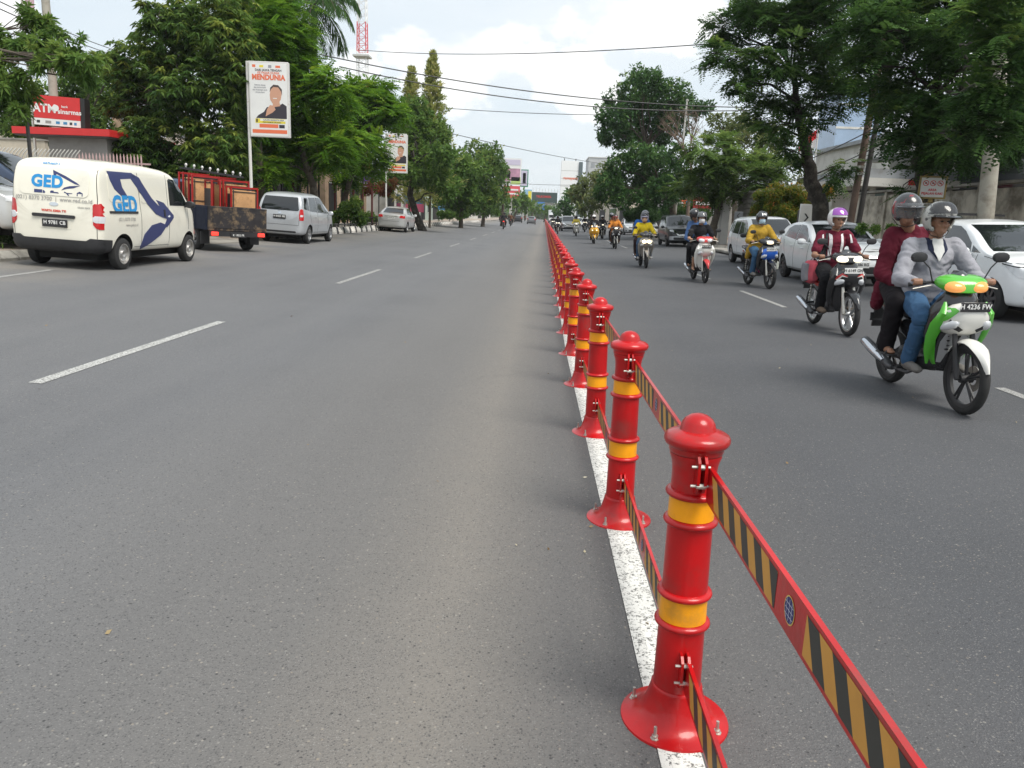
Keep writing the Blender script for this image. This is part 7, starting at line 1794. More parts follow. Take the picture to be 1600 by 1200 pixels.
def crown(clumps, style, leaf, dens, rng):
    V_, T_ = [], []
    for (cx, cy, cz, r) in clumps:
        c = np.array([cx, cy, cz])
        ct = rng.uniform(-.12, .12)
        area = r*r
        # sub clumps make an uneven outline with gaps
        ns = int(7+9*min(r, 2))
        sub = unit(rng.normal(size=(ns, 3)))*rng.uniform(.45, .95, (ns, 1))*r*np.array([1, 1, .82])
        sr = rng.uniform(.28, .50, ns)*r
        if style in ('leaf', 'droop'):
            N = int(1700*area*dens*(.2/leaf)**2)
            k = 6 if style == 'leaf' else 10
            M = max(20, N//k)
            j = rng.integers(0, ns, M)
            o = unit(rng.normal(size=(M, 3)))
            rad = rng.uniform(.35, 1.0, (M, 1))**.5
            p = sub[j]+o*rad*sr[j][:, None]
            p = np.where(rng.uniform(size=(M, 1)) < .22, unit(rng.normal(size=(M, 3)))*rng.uniform(.1, 1.0, (M, 1))**.4*r*.9, p)
            up = (p[:, 2]/r)
            base = np.repeat(p+c, k, 0)+rng.normal(size=(M*k, 3))*leaf*.22
            od = np.repeat(unit(p+o*r*.4), k, 0)
            if style == 'droop':
                ph = np.tile(np.arange(k)*2*math.pi/k, M)+np.repeat(rng.uniform(0, 6.28, M), k)
                ring = np.stack([np.cos(ph), np.sin(ph), np.zeros(M*k)], 1)
                base = np.repeat(p+c, k, 0)+rng.normal(size=(M*k, 3))*leaf*.08
                d = unit(od*.35+ring*.9+np.array([0, 0, .10])+rng.normal(size=(M*k, 3))*.25); dr = .62; w = .30
            else:
                d = unit(od*.5+rng.normal(size=(M*k, 3))*.7+np.array([0, 0, .1])); dr = .15; w = .42
            L = leaf*rng.uniform(.7, 1.25, M*k); v = leaf_faces(base, d, L, L*w*rng.uniform(.8, 1.3, M*k), dr, rng)
            t = np.repeat(rng.normal(.40, .20 if style == 'droop' else .16, M)+.22*np.clip(up, -.6, 1)*rng.uniform(.2, 1, M), k)+rng.normal(0, .07, M*k)+ct  # tint rises with height in the clump: top light put into leaf colour
            if style == 'droop':
                young = np.repeat(rng.uniform(size=M) < .10+.10*(np.clip(up, 0, 1)), k); t = np.where(young, t+.35, t)  # some tufts tinted lighter as lit leaf tips, more of them near the top
        elif style == 'tuft':
            M = int(85*area*dens*(.2/leaf)**1.4)+10; k = 13
            j = rng.integers(0, ns, M); o = unit(rng.normal(size=(M, 3))+np.array([0, -.3, .1]))
            p = sub[j]+o*rng.uniform(.4, 1, (M, 1))*sr[j][:, None]
            base = np.repeat(p+c, k, 0)
            ax = unit(p+np.array([0, -.2*r, .2*r]))
            d = unit(np.repeat(ax, k, 0)*.45+rng.normal(size=(M*k, 3))*.75)
            L = leaf*1.5*rng.uniform(.75, 1.2, M*k); v = leaf_faces(base, d, L, L*.26, .30, rng)
            up = p[:, 2]/r
            t = np.repeat(rng.normal(.45, .15, M)+.18*up, k)+rng.normal(0, .08, M*k)+ct  # higher tufts tinted lighter, as if lit from above
        else:   # 'spray': feathery fronds lying roughly level
            M = int(250*area*dens*(.15/leaf)**1.6)+8; k = 17
            j = rng.integers(0, ns, M); o = unit(rng.normal(size=(M, 3)))
            p = sub[j]+o*rng.uniform(.25, 1, (M, 1))**.6*sr[j][:, None]*np.array([1.15, 1.15, .75])
            fl = leaf*rng.uniform(2.4, 4.0, (M, 1))
            ax = unit(np.concatenate([rng.normal(size=(M, 2)), rng.normal(-.12, .28, (M, 1))], 1)+p/r*.6)
            sd = unit(np.cross(ax, unit(np.array([[0, 0, 1.]])+rng.normal(size=(M, 3))*.28)))
            u = np.tile((np.arange(k)//2+.5)/(k/2), M)[:, None]; sgn = np.tile(np.where(np.arange(k) % 2, 1., -1.), M)[:, None]
            A = np.repeat(ax, k, 0); S_ = np.repeat(sd, k, 0); F_ = np.repeat(fl, k, 0)
            base = np.repeat(p+c, k, 0)+A*F_*u; base[:, 2] -= (F_[:, 0]*.25*u[:, 0]**2)
            d = unit(S_*sgn+A*.45+rng.normal(size=(M*k, 3))*.12)
            L = leaf*rng.uniform(.8, 1.1, M*k)*(1.05-.45*u[:, 0]); 
            b = base; n_ = len(b)
            nr = unit(np.cross(d, A)); sv = unit(np.cross(nr, d))
            W = (L*.50)[:, None]; L_ = L[:, None]
            tip = b+d*L_; tip[:, 2] -= L*.12
            v = np.stack([b, b+d*L_*.5+sv*W*.5, tip, b+d*L_*.5-sv*W*.5], 1).reshape(-1, 3)
            up = p[:, 2]/r
            t = np.repeat(rng.normal(.42, .17, M)+.2*up, k)+rng.normal(0, .05, M*k)+ct  # upper fronds get a lighter tint that paints in light from above
        V_.append(v); T_.append(t)
    return np.concatenate(V_), np.concatenate(T_)
def limbs(base, via, clumps, r0, rng, bare=False):
    mb = MB()
    path = [Vector(base)-Vector((0, 0, .2))]+[Vector(v[:3]) for v in via]
    rad = [r0*1.0 if not via else max(r0*.9, via[0][3]*1.1)]+[v[3]*.8 for v in via]
    if not via:
        cm = sum((Vector(c[:3]) for c in clumps), Vector())/len(clumps)
        path.append(path[0].lerp(cm, .55)); rad.append(r0*.8)
    # resample with a little wander
    P_, R_ = [], []
    for i in range(len(path)-1):
        for k in range(5):
            t = k/5; P_.append(path[i].lerp(path[i+1], t)+(Vector(rng.normal(size=3))*rad[i]*.12 if (i or k) else Vector())); R_.append(rad[i]+(rad[i+1]-rad[i])*t)
    P_.append(path[-1]); R_.append(rad[-1])
    R_[0] *= 1.25
    mb.tube(P_, R_, 10)
    nodes = P_[len(P_)//3:]
    for c in clumps:
        cc = Vector(c[:3]); 
        best = min(nodes, key=lambda q: (q-cc).length+max(0, q.z-cc.z+.2)*3)
        dist = (cc-best).length
        if dist < .1: continue
        rb = min(rad[-1]*.7, .014+.011*dist+.012*c[3])
        pts = []
        lift = Vector((0, 0, .18*dist))
        for k in range(6):
            t = k/5; pts.append(best.lerp(cc, t)+lift*math.sin(math.pi*t)*.6+Vector(rng.normal(size=3))*.03*dist*(0 < k < 5))
        mb.tube(pts, [rb*(1-.75*k/5) for k in range(6)], 6)
        nt = 5 if not bare else 14
        for k in range(nt):
            s = pts[rng.integers(2, 6)]; e = cc+Vector(unit(rng.normal(size=3)))*c[3]*rng.uniform(.55, 1.1 if bare else .9)
            m_ = s.lerp(e, .5)+Vector(rng.normal(size=3))*.07*c[3]
            mb.tube([s, m_, e], [rb*.32, rb*.2, rb*.06], 4)
            if bare:
                for q in range(4):
                    e2 = m_+Vector(unit(rng.normal(size=3)))*c[3]*.5; mb.tube([m_, e2], [rb*.14, .004], 3)
    return mb
def spire(zt, w, base, rng):
    """narrow pine: tiers of short ascending boughs"""
    V_, T_ = [], []
    H_ = zt-base[2]; mb = MB(); mb.tube([(base[0], base[1], base[2]-.2), (base[0]+.1, base[1], zt)], [.10, .02], 8)
    n = 50
    for i in range(n):
        f = i/n; z = base[2]+1.5+(H_-1.5)*f; rr = w*(1-f)**.95*(1.0+.35*rng.uniform(-1, 1))+.05
        for k in range(9):
            a = rng.uniform(0, 2*math.pi); e = np.array([math.cos(a)*rr, math.sin(a)*rr, rr*.55]); 
            m = 26; u = rng.uniform(.1, 1, (m, 1)); b = np.array([[base[0]+.1*f, base[1], z]])+e*u+rng.normal(size=(m, 3))*.05
            d = unit(e+rng.normal(size=(m, 3))*rr*.6+np.array([0, 0, .25])); L = rng.uniform(.18, .42, m)
            V_.append(leaf_faces(b, d, L, L*.30, .1, rng)); T_.append(np.full(m, rng.normal(.45, .2))+rng.normal(0, .1, m))
    return mb, np.concatenate(V_), np.concatenate(T_)
for (nm, lab, cat, grp, base, via, cl, style, pal, leaf, dens, tr) in TREES:
    rng = np.random.default_rng(abs(hash(lab)) % 1000 if False else sum(map(ord, lab)))
    t = thing(nm, lab, cat, base, group=grp)
    o3 = np.array(base)
    inv = Matrix.Translation(-Vector(base))
    if style == 'spire':
        mb, v, ti = spire(cl[0][0], cl[0][1], base, rng)
    else:
        mb = limbs(base, via, cl, tr, rng, style == 'bare') if tr else None
        if style == 'bare': v = None
        else: v, ti = crown(cl, style, leaf, dens, rng)
    if mb:
        o = obj('trunk', mb, M_twig if style == 'bare' else (M_bark_d if nm in ('rain_tree', 'leaning_tree') else M_bark), t, 60); o.data.transform(inv)
    if v is not None:
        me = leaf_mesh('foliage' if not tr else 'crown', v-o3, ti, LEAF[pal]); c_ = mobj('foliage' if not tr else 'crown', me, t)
# ---- palms
def palm(label, x, y, zc, fl, nf=18, tr=.15, pal='dgreen', seed=1, lean=.3):
    rng = np.random.default_rng(seed)
    z0 = zg(x); t = thing('coconut_palm', label, 'palm tree', (x, y, z0), group='coconut palms')
    mb = MB(); mb.tube([(-lean, 0, -.2), (-lean*.4, 0, (zc-z0)*.4), (0, 0, zc-z0)], [tr*1.4, tr, tr*.8], 10)
    obj('trunk', mb, M_bark, t, 60)
    C_ = np.array([0, 0, zc-z0])
    for k in range(nf):
        a = 2*math.pi*k/nf*2.4+rng.uniform(-.2, .2); el = rng.uniform(-.35, 1.1)
        V_, T_ = [], []
        pts = []; d = np.array([math.cos(a)*math.cos(el), math.sin(a)*math.cos(el), math.sin(el)]); p = C_.copy(); L = fl*rng.uniform(.85, 1.1)
        mbf = MB()
        for i in range(13):
            pts.append(p.copy()); p = p+d*L/12; d = unit(d+np.array([0, 0, -.13-.02*i]))
        mbf.tube([tuple(q) for q in pts], [.035*(1-.85*i/12) for i in range(13)], 5)
        for i in range(1, 12):
            ax = unit(pts[i+1]-pts[i]) if i < 12 else d
            sd = unit(np.cross(ax, np.array([0, 0, 1.])))
            for q in range(4):
                for s in (-1, 1):
                    b = pts[i]+(pts[min(i+1, 12)]-pts[i])*q/4
                    dd = unit(sd*s*.8+ax*.5+np.array([0, 0, -.45])+rng.normal(size=3)*.08)
                    V_.append((b, dd, L*.26*math.sin(math.pi*min(.98, (i+.6)/13))+.12))
        b = np.array([q[0] for q in V_]); dd = np.array([q[1] for q in V_]); LL = np.array([q[2] for q in V_])
        v = leaf_faces(b, dd, LL, np.full(len(LL), .055), .35, rng)
        o = obj('frond', mbf, M_bark, t, 60)
        me = leaf_mesh('leaflets', v, rng.normal(.4, .12)+rng.normal(0, .05, len(b)), LEAF[pal]); mobj('leaflets', me, o)
    return t
palm('coconut palm with drooping fronds rising behind the layered tree', -13.1, 45, 12.4, 3.2, 22, .16, 'dgreen', 5)
palm('thin coconut palm trunk standing above the big bright tree, its fronds out of sight', -12.2, 31, 13.5, 2.6, 14, .13, 'dgreen', 8, .5)
palm('second thin palm trunk just right of the first above the big bright tree', -11.6, 31.5, 13.8, 2.6, 14, .11, 'dgreen', 9, -.2)
# weeds along the kerb: nobody could count them
rng = np.random.default_rng(4)
N = 2600
x = np.where(rng.uniform(size=N) < .6, rng.uniform(-10.6, -9.95, N), rng.uniform(9.25, 9.6, N)); y = np.where(x < 0, rng.uniform(9, 17, N), rng.uniform(14, 34, N))
cl_ = np.sin(y*1.9)+np.sin(y*.7+x*3)+rng.normal(0, .5, N) > .3
x, y = x[cl_], y[cl_]
b = np.stack([x, y, np.array([zg(a) for a in x])+.14], 1)
d = unit(rng.normal(size=(len(b), 3))*.4+np.array([0, 0, 1.]))
L = rng.uniform(.06, .20, len(b))
me = leaf_mesh('grass', leaf_faces(b, d, L, L*.12, .1, rng), rng.normal(.5, .2, len(b)), LEAF['mid']); tag(mobj('grass', me), 'tufts of grass growing along the foot of the kerbs', 'grass', kind='stuff')
# fallen leaves and litter on the road
N = 260
x = rng.uniform(-9, 8.5, N); y = rng.uniform(1.5, 30, N)
x = np.where(rng.uniform(size=N) < .5, rng.choice([.25, -9.3, 8.6], N)+rng.normal(0, .15, N), x)
b = np.stack([x, y, np.array([zg(a) for a in x])+.007], 1); a = rng.uniform(0, 6.28, N)
d = np.stack([np.cos(a), np.sin(a), rng.uniform(0, .2, N)], 1); L = rng.uniform(.012, .035, N)
M_dry = leafmat('dry_leaf', ramp((.16, .10, .05), (.28, .20, .10), (.35, .30, .18), (.5, .46, .36)), .1)
me = leaf_mesh('fallen_leaves', leaf_faces(b, d, L, L*.5, -.1, rng), rng.uniform(0, 1, N), M_dry); tag(mobj('fallen_leaves', me), 'small dry leaves and crumbs scattered on the asphalt', 'leaf litter', kind='stuff')
HAZE = .0003
# ------------------------------------------------------------------ buildings, walls, fences, signs and poles
M_plast = mat('grey_plaster', (.30, .285, .27), .9, noise=(3, .08), dirt=((.20, .19, .17), 1.2, .5, .75), bump=(50, .2, .003))
M_dplast = mat('dark_grey_plaster', (.13, .12, .12), .9, noise=(3, .1))
M_oldw = mat('old_plaster_wall', (.60, .56, .48), .95, noise=(1.5, .14), dirt=((.17, .15, .12), 1.1, .42, .62), bump=(22, .5, .01))
M_white = mat('white_render', (.62, .61, .58), .85, noise=(2, .06), dirt=((.36, .34, .30), .9, .48, .8))
M_cream2 = mat('cream_render', (.55, .49, .40), .85, noise=(2, .06), dirt=((.30, .26, .2), .9, .48, .8))
M_redp = mat('red_signboard', (.58, .03, .03), .45, noise=(3, .06)); M_signw = mat('white_signboard', (.72, .72, .70), .5, noise=(3, .04))
M_wmet = mat('white_metal', (.62, .61, .58), .5, dirt=((.3, .22, .15), 8, .6, .8)); M_pinkm = mat('dusty_pink_metal', (.48, .33, .32), .6, noise=(6, .1)); M_bmet = mat('black_metal', (.025, .025, .027), .5)
M_pole = mat('concrete_pole', (.36, .34, .29), .9, noise=(4, .1), dirt=((.17, .15, .12), 3, .5, .75), bump=(30, .2, .004))
M_rustp = mat('rusty_brown_pole', (.16, .11, .085), .7, noise=(4, .25)); M_dkpole = mat('dark_steel_pole', (.075, .07, .068), .6, noise=(4, .2))
M_winb = mat('blue_black_window', (.02, .025, .03), .08, spec=.9); M_roofg = mat('grey_sheet_roof', (.28, .30, .32), .5, noise=(3, .12), dirt=((.15, .14, .13), 1.5, .5, .75))
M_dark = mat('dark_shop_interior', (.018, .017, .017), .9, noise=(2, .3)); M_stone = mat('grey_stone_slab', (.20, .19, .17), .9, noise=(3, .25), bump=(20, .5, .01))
M_tan = mat('tan_wall', (.40, .29, .20), .9, noise=(2, .15), dirt=((.22, .15, .1), 1.5, .5, .75)); M_bluew = mat('blue_signboard', (.05, .22, .42), .5, noise=(2, .1)); M_green = mat('green_frame', (.02, .22, .12), .5)
def part(nm, m, parent, boxes, bev=0, sm=0, label=None):
    mb = MB()
    for b in boxes: mb.box(*b, bev=bev)
    return obj(nm, mb, m, parent, sm, label)
def cell(x0, x1, y0, y1, z0, z1): return (x0, x1, y0, y1, z0, z1)

# ---- ATM kiosk with projecting red roof
t = thing('atm_kiosk', 'grey ATM kiosk with a flat red roof behind the cream van', 'kiosk', (-15.5, 27.6, zg(-14)))
part('wall', M_plast, t, [(-1.06, .92, -1.6, 1.6, 0, 2.95)])
part('roof', M_redp, t, [(-2.0, 1.25, -2.0, 2.6, 3.0, 3.22)]); part('soffit', M_dplast, t, [(-1.95, 1.2, -1.95, 2.55, 2.952, 2.998)])
w = part('window', M_winb, t, [(-.82, .55, -1.625, -1.605, 1.2, 2.15)]); part('frame', M_wmet, w, [(-.90, .63, -1.64, -1.61, 2.152, 2.24), (-.90, -.822, -1.64, -1.61, 1.15, 2.15), (-.16, -.10, -1.645, -1.627, 1.2, 2.15)])
s = thing('atm_sign', 'red ATM sign box with white lower strip standing on the kiosk roof', 'sign', (-15.95, 25.85, 3.845))
s.rotation_euler = (0, R(2.2), R(6))
part('box', mat('black_sign_side', (.02, .02, .02), .5), s, [(-.80, .80, -.16, .22, 0, .93)])
part('red_face', M_redp, s, [(-.795, .66, -.175, -.162, .22, .925)]); part('white_face', M_signw, s, [(-.795, .66, -.175, -.162, .005, .215)])
text('ATM', .36, M_ink_w, s, face_M((-.45, -.178, .52), (0, -1, 0)), .012, .95); text('sinarmas', .20, M_ink_w, s, face_M((.33, -.178, .46), (0, -1, 0)), .006, 1.0); text('bank', .10, M_ink_w, s, face_M((.18, -.178, .62), (0, -1, 0)), .002)
mb = MB(); mb.lathe([(.001, -.18), (.10, -.18), (.10, -.176), (.001, -.176)], 18, 'y', (-.10, 0, .56)); obj('round_logo', mb, M_ink_w, s, 0)
for x, w_, m in ((-.66, .10, M_bmet), (-.35, .18, M_plast), (-.05, .12, M_bluew), (.18, .12, M_bluew), (.36, .08, M_bmet), (.50, .08, M_bluew)): part('bank_logo', m, s, [(x-w_/2, x+w_/2, -.18, -.177, .07, .15)])
# ---- spiked fences
def pickets(label, x0, x1, y, y1, ztop, m, step, curl, grp):
    t = thing('picket_fence', label, 'fence', (x0, y, zg(-14)), math.atan2(y1-y, x1-x0), group=grp)
    L = math.hypot(x1-x0, y1-y); h = ztop-zg(-14); n = int(L/step)
    mb = MB(); c = 0
    if curl: mb.tube([(0, 0, .1), (0, 0, h-.38), (.0, -.03, h-.28), (.10, -.06, h-.14), (.20, -.02, h)], .017, 5)
    else: mb.tube([(0, 0, .1), (0, 0, h-.10), (0, 0, h)], [.022, .022, .004], 5)
    me = mb.mesh('picket'); finish(me, m, 40)
    for i in range(n): mobj('picket', me, t).location = (i*step, 0, 0)
    for z in ((.3, h-.42) if curl else (.3, h-.30)): part('rail', m, t, [(-.05, L+.05, .018, .045, z, z+.05)])
    return t
pickets('white steel fence with curled black tipped pickets at the edge behind the navy car', -18.4, -14.0, 23.4, 23.4, 2.98, M_wmet, .115, True, None)
pickets('straight white picket fence in front of the ATM kiosk', -14.0, -11.9, 23.4, 23.4, 2.92, M_pinkm, .105, False, None)
for nm, x0, x1, y, h, m, lab in (('garden_wall', -30, -19.9, 31, 3.75, M_cream2, 'cream boundary wall behind the curled picket fence'), ('garden_wall', -18.3, -11.8, 23.62, 1.1, M_white, 'low white wall carrying the picket fence')):
    t = thing(nm, lab, 'wall', (x0, y, zg(-14))); part('wall_face', m, t, [(0, x1-x0, 0, .2, 0, h-zg(-14))]); part('coping', M_conc, t, [(-.05, x1-x0+.05, -.04, .24, h-zg(-14)+.001, h-zg(-14)+.07)])
t = thing('sign_post', 'thin dark post rising in front of the ATM kiosk eaves', 'post', (-13.25, 20, zg(-13.2))); mb = MB(); mb.lathe([(.001, 0), (.045, 0), (.045, 3.2), (.001, 3.2)], 10); obj('pole', mb, M_dkpole, t, 40)
t = thing('curved_roof', 'curved pale roof ridge with a brown gable tip poking out of the big bright tree', 'roof', (-19.3, 36, zg(-14)))
mb = MB(); mb.tube([(-.5, 0, 5.3), (-.35, 0, 4.95), (.0, 0, 4.55), (.6, 0, 4.25), (1.4, 0, 4.1)], [.05, .10, .12, .13, .13], 8); obj('ridge', mb, M_signw, t, 50)
mb = MB(); mb.prism([(-.52, 5.2), (-.30, 4.85), (-.05, 4.5), (-.3, 3.9), (-.5, 4.2)], -.1, .1); obj('gable', mb, M_tan, t, 0)
mb = MB(); mb.prism([(-.3, 3.9), (1.6, 3.9), (1.6, 0), (-.3, 0)], -.6, 1.5); obj('wall', mb, M_cream2, t, 0)

# ---- upright poles
def pole(label, x, y, h, r0, r1, m, cat='utility pole', name='utility_pole', lean=(0, 0), rings=()):
    t = thing(name, label, cat, (x, y, zg(x)))
    mb = MB(); mb.tube([(0, 0, -.1), (lean[0]*.5, lean[1]*.5, h*.5), (lean[0], lean[1], h)], [r0, (r0+r1)/2, r1], 14); obj('pole', mb, m, t, 40)
    for z in rings:
        mb = MB(); rr = r0+(r1-r0)*z/h+.018; mb.lathe([(rr-.03, z-.04), (rr, z-.04), (rr, z+.04), (rr-.03, z+.04)], 14, 'z', (lean[0]*z/h, lean[1]*z/h, 0)); obj('band', mb, M_steel, t, 30)
    return t
pole('thick concrete pole rising between the cut off white car and the plastered wall', 9.75, 17.6, 4.9, .185, .155, M_pole, lean=(-.35, 0), rings=(3.3,))
pole('rusty brown pole with banded neck, left one of the pair by the shop gate', 9.5, 25.0, 7.5, .11, .10, M_rustp, lean=(.42, 0), rings=(2.9, 3.1, 3.3))
pole('slim dark pole, right one of the pair by the shop gate', 9.85, 25.2, 7.2, .085, .075, M_dkpole, lean=(.35, 0))
pole('tall pale concrete pole behind the frangipani like tree', -17.5, 28, 11, .16, .12, M_pole)
lp = pole('slim grey street lamp column leaning beside the bare tree', 9.35, 57, 9.5, .10, .06, M_steel, 'street lamp', 'street_lamp', lean=(.25, 0))
mb = MB(); mb.lathe([(.08, 9.5), (.10, 9.52), (.10, 9.6), (.001, 9.65)], 10, 'z', (.25, 0, 0)); obj('finial', mb, M_steel, lp, 40)
t = thing('banner_flag', 'pale pink banner flying at the top edge above the frangipani like tree', 'flag', (-18.6, 28.4, zg(-14)))
mb = MB(); mb.lathe([(.001, 0), (.05, 0), (.04, 9.5), (.001, 9.5)], 8); obj('pole', mb, M_steel, t, 40)
mb = MB(); rings = [[(.05+.38*u, .08*math.sin(u*5+z), z) for u in (0, .25, .5, .75, 1)]+[(.05+.38*u, .08*math.sin(u*5+z)+.01, z) for u in (1, .75, .5, .25, 0)] for z in (7.35, 7.8, 8.3, 8.8, 9.3)]
mb.loft(rings); obj('cloth', mb, mat('pink_cloth', (.60, .42, .48), .8), t, 60)

# ---- poster signs on poles: a man in a black jacket with clasped hands
M_porange = mat('poster_orange', (.72, .16, .07), .5); M_pyel = mat('poster_yellow', (.72, .60, .05), .5); M_pblk = mat('poster_black', (.035, .03, .04), .5); M_pskin = mat('poster_skin', (.55, .30, .20), .5); M_pgrey = mat('poster_grey', (.30, .30, .32), .5); M_hair2 = mat('poster_hair', (.07, .05, .045), .5)
def poster(label, x, y, z0, w, h, rz, full=True):
    t = thing('poster_sign', label, 'sign', (x, y, zg(x)), rz, group='tall poster light boxes on poles'); b = z0-zg(x)
    mb = MB(); mb.lathe([(.001, -.1), (.055, -.1), (.05, b+h), (.001, b+h)], 12); obj('pole', mb, M_wmet, t, 40)
    bx = part('light_box', M_wmet, t, [(.06, .06+w, -.09, .09, b, b+h)], bev=.012)
    X = lambda u: .06+u*w; Z = lambda v: b+v*h; f = -.0925
    def q(nm, m, pts, k=0): 
        mb = MB(); mb.prism([(X(u), Z(v)) for u, v in pts], f-.0012*k, f-.0012*k+.001, 'y'); return obj(nm, mb, m, bx, 0)
    r_ = lambda a, b_, c, d: [(a, c), (b_, c), (b_, d), (a, d)]
    q('paper', M_signw, r_(.03, .96, .02, .98), 0)
    q('jacket_print', M_pblk, [(.16, .25), (.22, .29), (.36, .335), (.44, .40), (.70, .415), (.84, .455), (.94, .42), (.94, .25)], 1)
    q('face_print', M_pskin, [(.52+.0, .56), (.53, .50), (.58, .455), (.66, .44), (.74, .455), (.80, .51), (.82, .58), (.80, .64), (.72, .68), (.62, .68), (.54, .63)], 2)
    q('hair_print', M_hair2, [(.52, .60), (.54, .66), (.62, .70), (.74, .695), (.83, .64), (.83, .56), (.81, .61), (.74, .665), (.62, .67), (.56, .64)], 3)
    q('hand_print', M_pskin, [(.40, .275), (.44, .37), (.52, .43), (.62, .42), (.66, .37), (.58, .33), (.48, .30)], 3); q('smile_print', M_signw, r_(.60, .70, .515, .525), 3)
    q('neck_print', M_pskin, [(.60, .47), (.58, .40), (.78, .42), (.76, .48)], 1.5)
    q('yellow_band', M_pyel, r_(.14, .90, .185, .245), 2); q('white_band', M_signw, r_(.26, .90, .215, .24), 2.5); q('orange_band', M_porange, r_(.24, .72, .125, .175), 2); q('black_block', M_pblk, r_(.74, .88, .125, .17), 2); q('orange_foot', M_porange, r_(.06, .94, .05, .10), 2)
    q('logo_dot', M_porange, r_(.10, .18, .92, .955), 1); q('logo_dot', M_pyel, r_(.28, .38, .92, .95), 1); q('logo_dot', M_pgrey, r_(.50, .58, .915, .955), 1); q('logo_dot', M_porange, r_(.68, .80, .92, .95), 1)
    def tx(s_, sz, m, u, v, bold=.004): text(s_, sz*w, m, bx, face_M((X(u), f-.004, Z(v)), (0, -1, 0)), bold, .9)
    if full:
        tx('DARI JAWA TENGAH', .075, M_pblk, .50, .885, .002); tx('KE PASAR DUNIA', .075, M_porange, .50, .85, .002)
        tx('8', .12, M_pblk, .18, .215)
        for i in range(4): tx(['Selamat datang', 'dan terima kasih', 'atas kunjungan anda', 'di kota kami'][i], .048, M_pgrey, .28, .69-.032*i, .001)
        tx('CALON ANGGOTA 2024', .05, M_pblk, .60, .228, .001); tx('PILIH NOMOR DELAPAN', .045, M_pblk, .56, .198, .001)
    tx('MENDUNIA', .17, M_porange, .50, .79, .012)
    return t
poster('taller nearer poster with MENDUNIA heading and a man in black', -9.93, 26.4, 3.80, 1.30, 2.36, R(3))
poster('smaller farther poster sign half covered by leaves beside the leaning tree', -10.0, 49.4, 3.88, 1.28, 2.36, R(3), False)

# ---- left side shops under the trees
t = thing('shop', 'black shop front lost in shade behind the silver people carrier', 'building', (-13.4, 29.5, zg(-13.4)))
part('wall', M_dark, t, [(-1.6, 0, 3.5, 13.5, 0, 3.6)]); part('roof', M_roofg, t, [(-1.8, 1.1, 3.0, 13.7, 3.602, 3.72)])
for k in range(1, 5):
    w = part('window', M_winb, t, [(.003, .03, .9+2.6*k, 2.6+2.6*k, .4, 2.6)]); part('frame', M_bmet, w, [(.031, .06, .85+2.6*k, .89+2.6*k, .3, 2.7), (.031, .06, .90+2.6*k, 2.6+2.6*k, 2.61, 2.7)])
for k in range(6): part('canopy_post', M_bmet, t, [(.95, 1.03, 3.2+2.05*k, 3.28+2.05*k, 0, 3.6)])
part('fascia', M_bmet, t, [(1.12, 1.18, 3.0, 13.7, 3.1, 3.7)])
for k in range(4): part('hanging_lamp', mat('shop_lamp', (.7, .7, .66), .5, emit=(1, .9, .7), es=.6), t, [(.5, .62, 4.0+3*k, 4.12+3*k, 3.0, 3.12)], bev=.03)
t = thing('awning', 'dark corrugated awning slab at the far corner of the black shop', 'awning', (-12.3, 43.5, zg(-12.3)))
part('sheet', M_bmet, t, [(-2.2, 1.2, 0, 2.6, 3.9, 3.98)]); part('front_board', mat('charcoal_board', (.06, .06, .065), .6, noise=(2, .2)), t, [(-2.2, 1.2, -.06, -.002, 3.1, 3.98)]); 
for x in (-2.0, 1.0): part('post', M_bmet, t, [(x, x+.1, .1, .2, 0, 3.9)])
def building(label, x0, x1, y0, y1, h, m, wins, roofm=M_roofg, name='shop_house', cols=(), z=None):
    zz = zg(x0) if z is None else z
    t = thing(name, label, 'building', (x0, y0, zz)); W = x1-x0; D = y1-y0
    part('wall', m, t, [(0, W, 0, D, 0, h)]); part('roof', roofm, t, [(-.25, W+.25, -.25, D+.25, h+.002, h+.22)])
    for (side, a, b_, z0, z1, wm) in wins:
        if side == 'f': w = part('window', wm, t, [(a, b_, -.03, -.003, z0, z1)]); part('frame', M_wmet, w, [(a-.06, b_+.06, -.05, -.031, z1+.001, z1+.07), (a-.06, b_+.06, -.05, -.031, z0-.07, z0-.001)])
        elif side == 'r': w = part('window', wm, t, [(W+.003, W+.03, a, b_, z0, z1)]); part('frame', M_wmet, w, [(W+.031, W+.05, a-.06, b_+.06, z1+.001, z1+.07), (W+.031, W+.05, a-.06, b_+.06, z0-.07, z0-.001)])
        else: w = part('window', wm, t, [(-.03, -.003, a, b_, z0, z1)]); part('frame', M_wmet, w, [(-.05, -.031, a-.06, b_+.06, z1+.001, z1+.07), (-.05, -.031, a-.06, b_+.06, z0-.07, z0-.001)])
    return t
building('tan walled shop house beyond the black shop', -20, -13.2, 47, 58, 3.4, M_tan, [('r', .8, 2.6, .3, 2.5, M_dark), ('r', 3.6, 5.0, 1.0, 2.2, M_winb), ('r', 6, 8.6, .2, 2.6, M_dark), ('f', 1, 3, 1, 2.2, M_winb)], mat('orange_tile_roof', (.42, .17, .07), .8, noise=(5, .2)))
building('white shop house past the leaning tree', -20, -12.6, 62, 76, 4.0, M_white, [('r', 1, 3.5, .2, 2.6, M_dark), ('r', 4.6, 6.6, 1.0, 2.4, M_winb), ('r', 8, 12.5, .2, 2.8, M_roofg)])
building('pale green house in the middle of the left avenue', -21, -12.8, 80, 98, 4.4, mat('pale_green_render', (.45, .52, .46), .85, noise=(2, .06)), [('r', 1, 4, .2, 2.6, M_dark), ('r', 6, 8, 1.0, 2.4, M_winb), ('r', 10, 15, .2, 2.8, M_dark)])
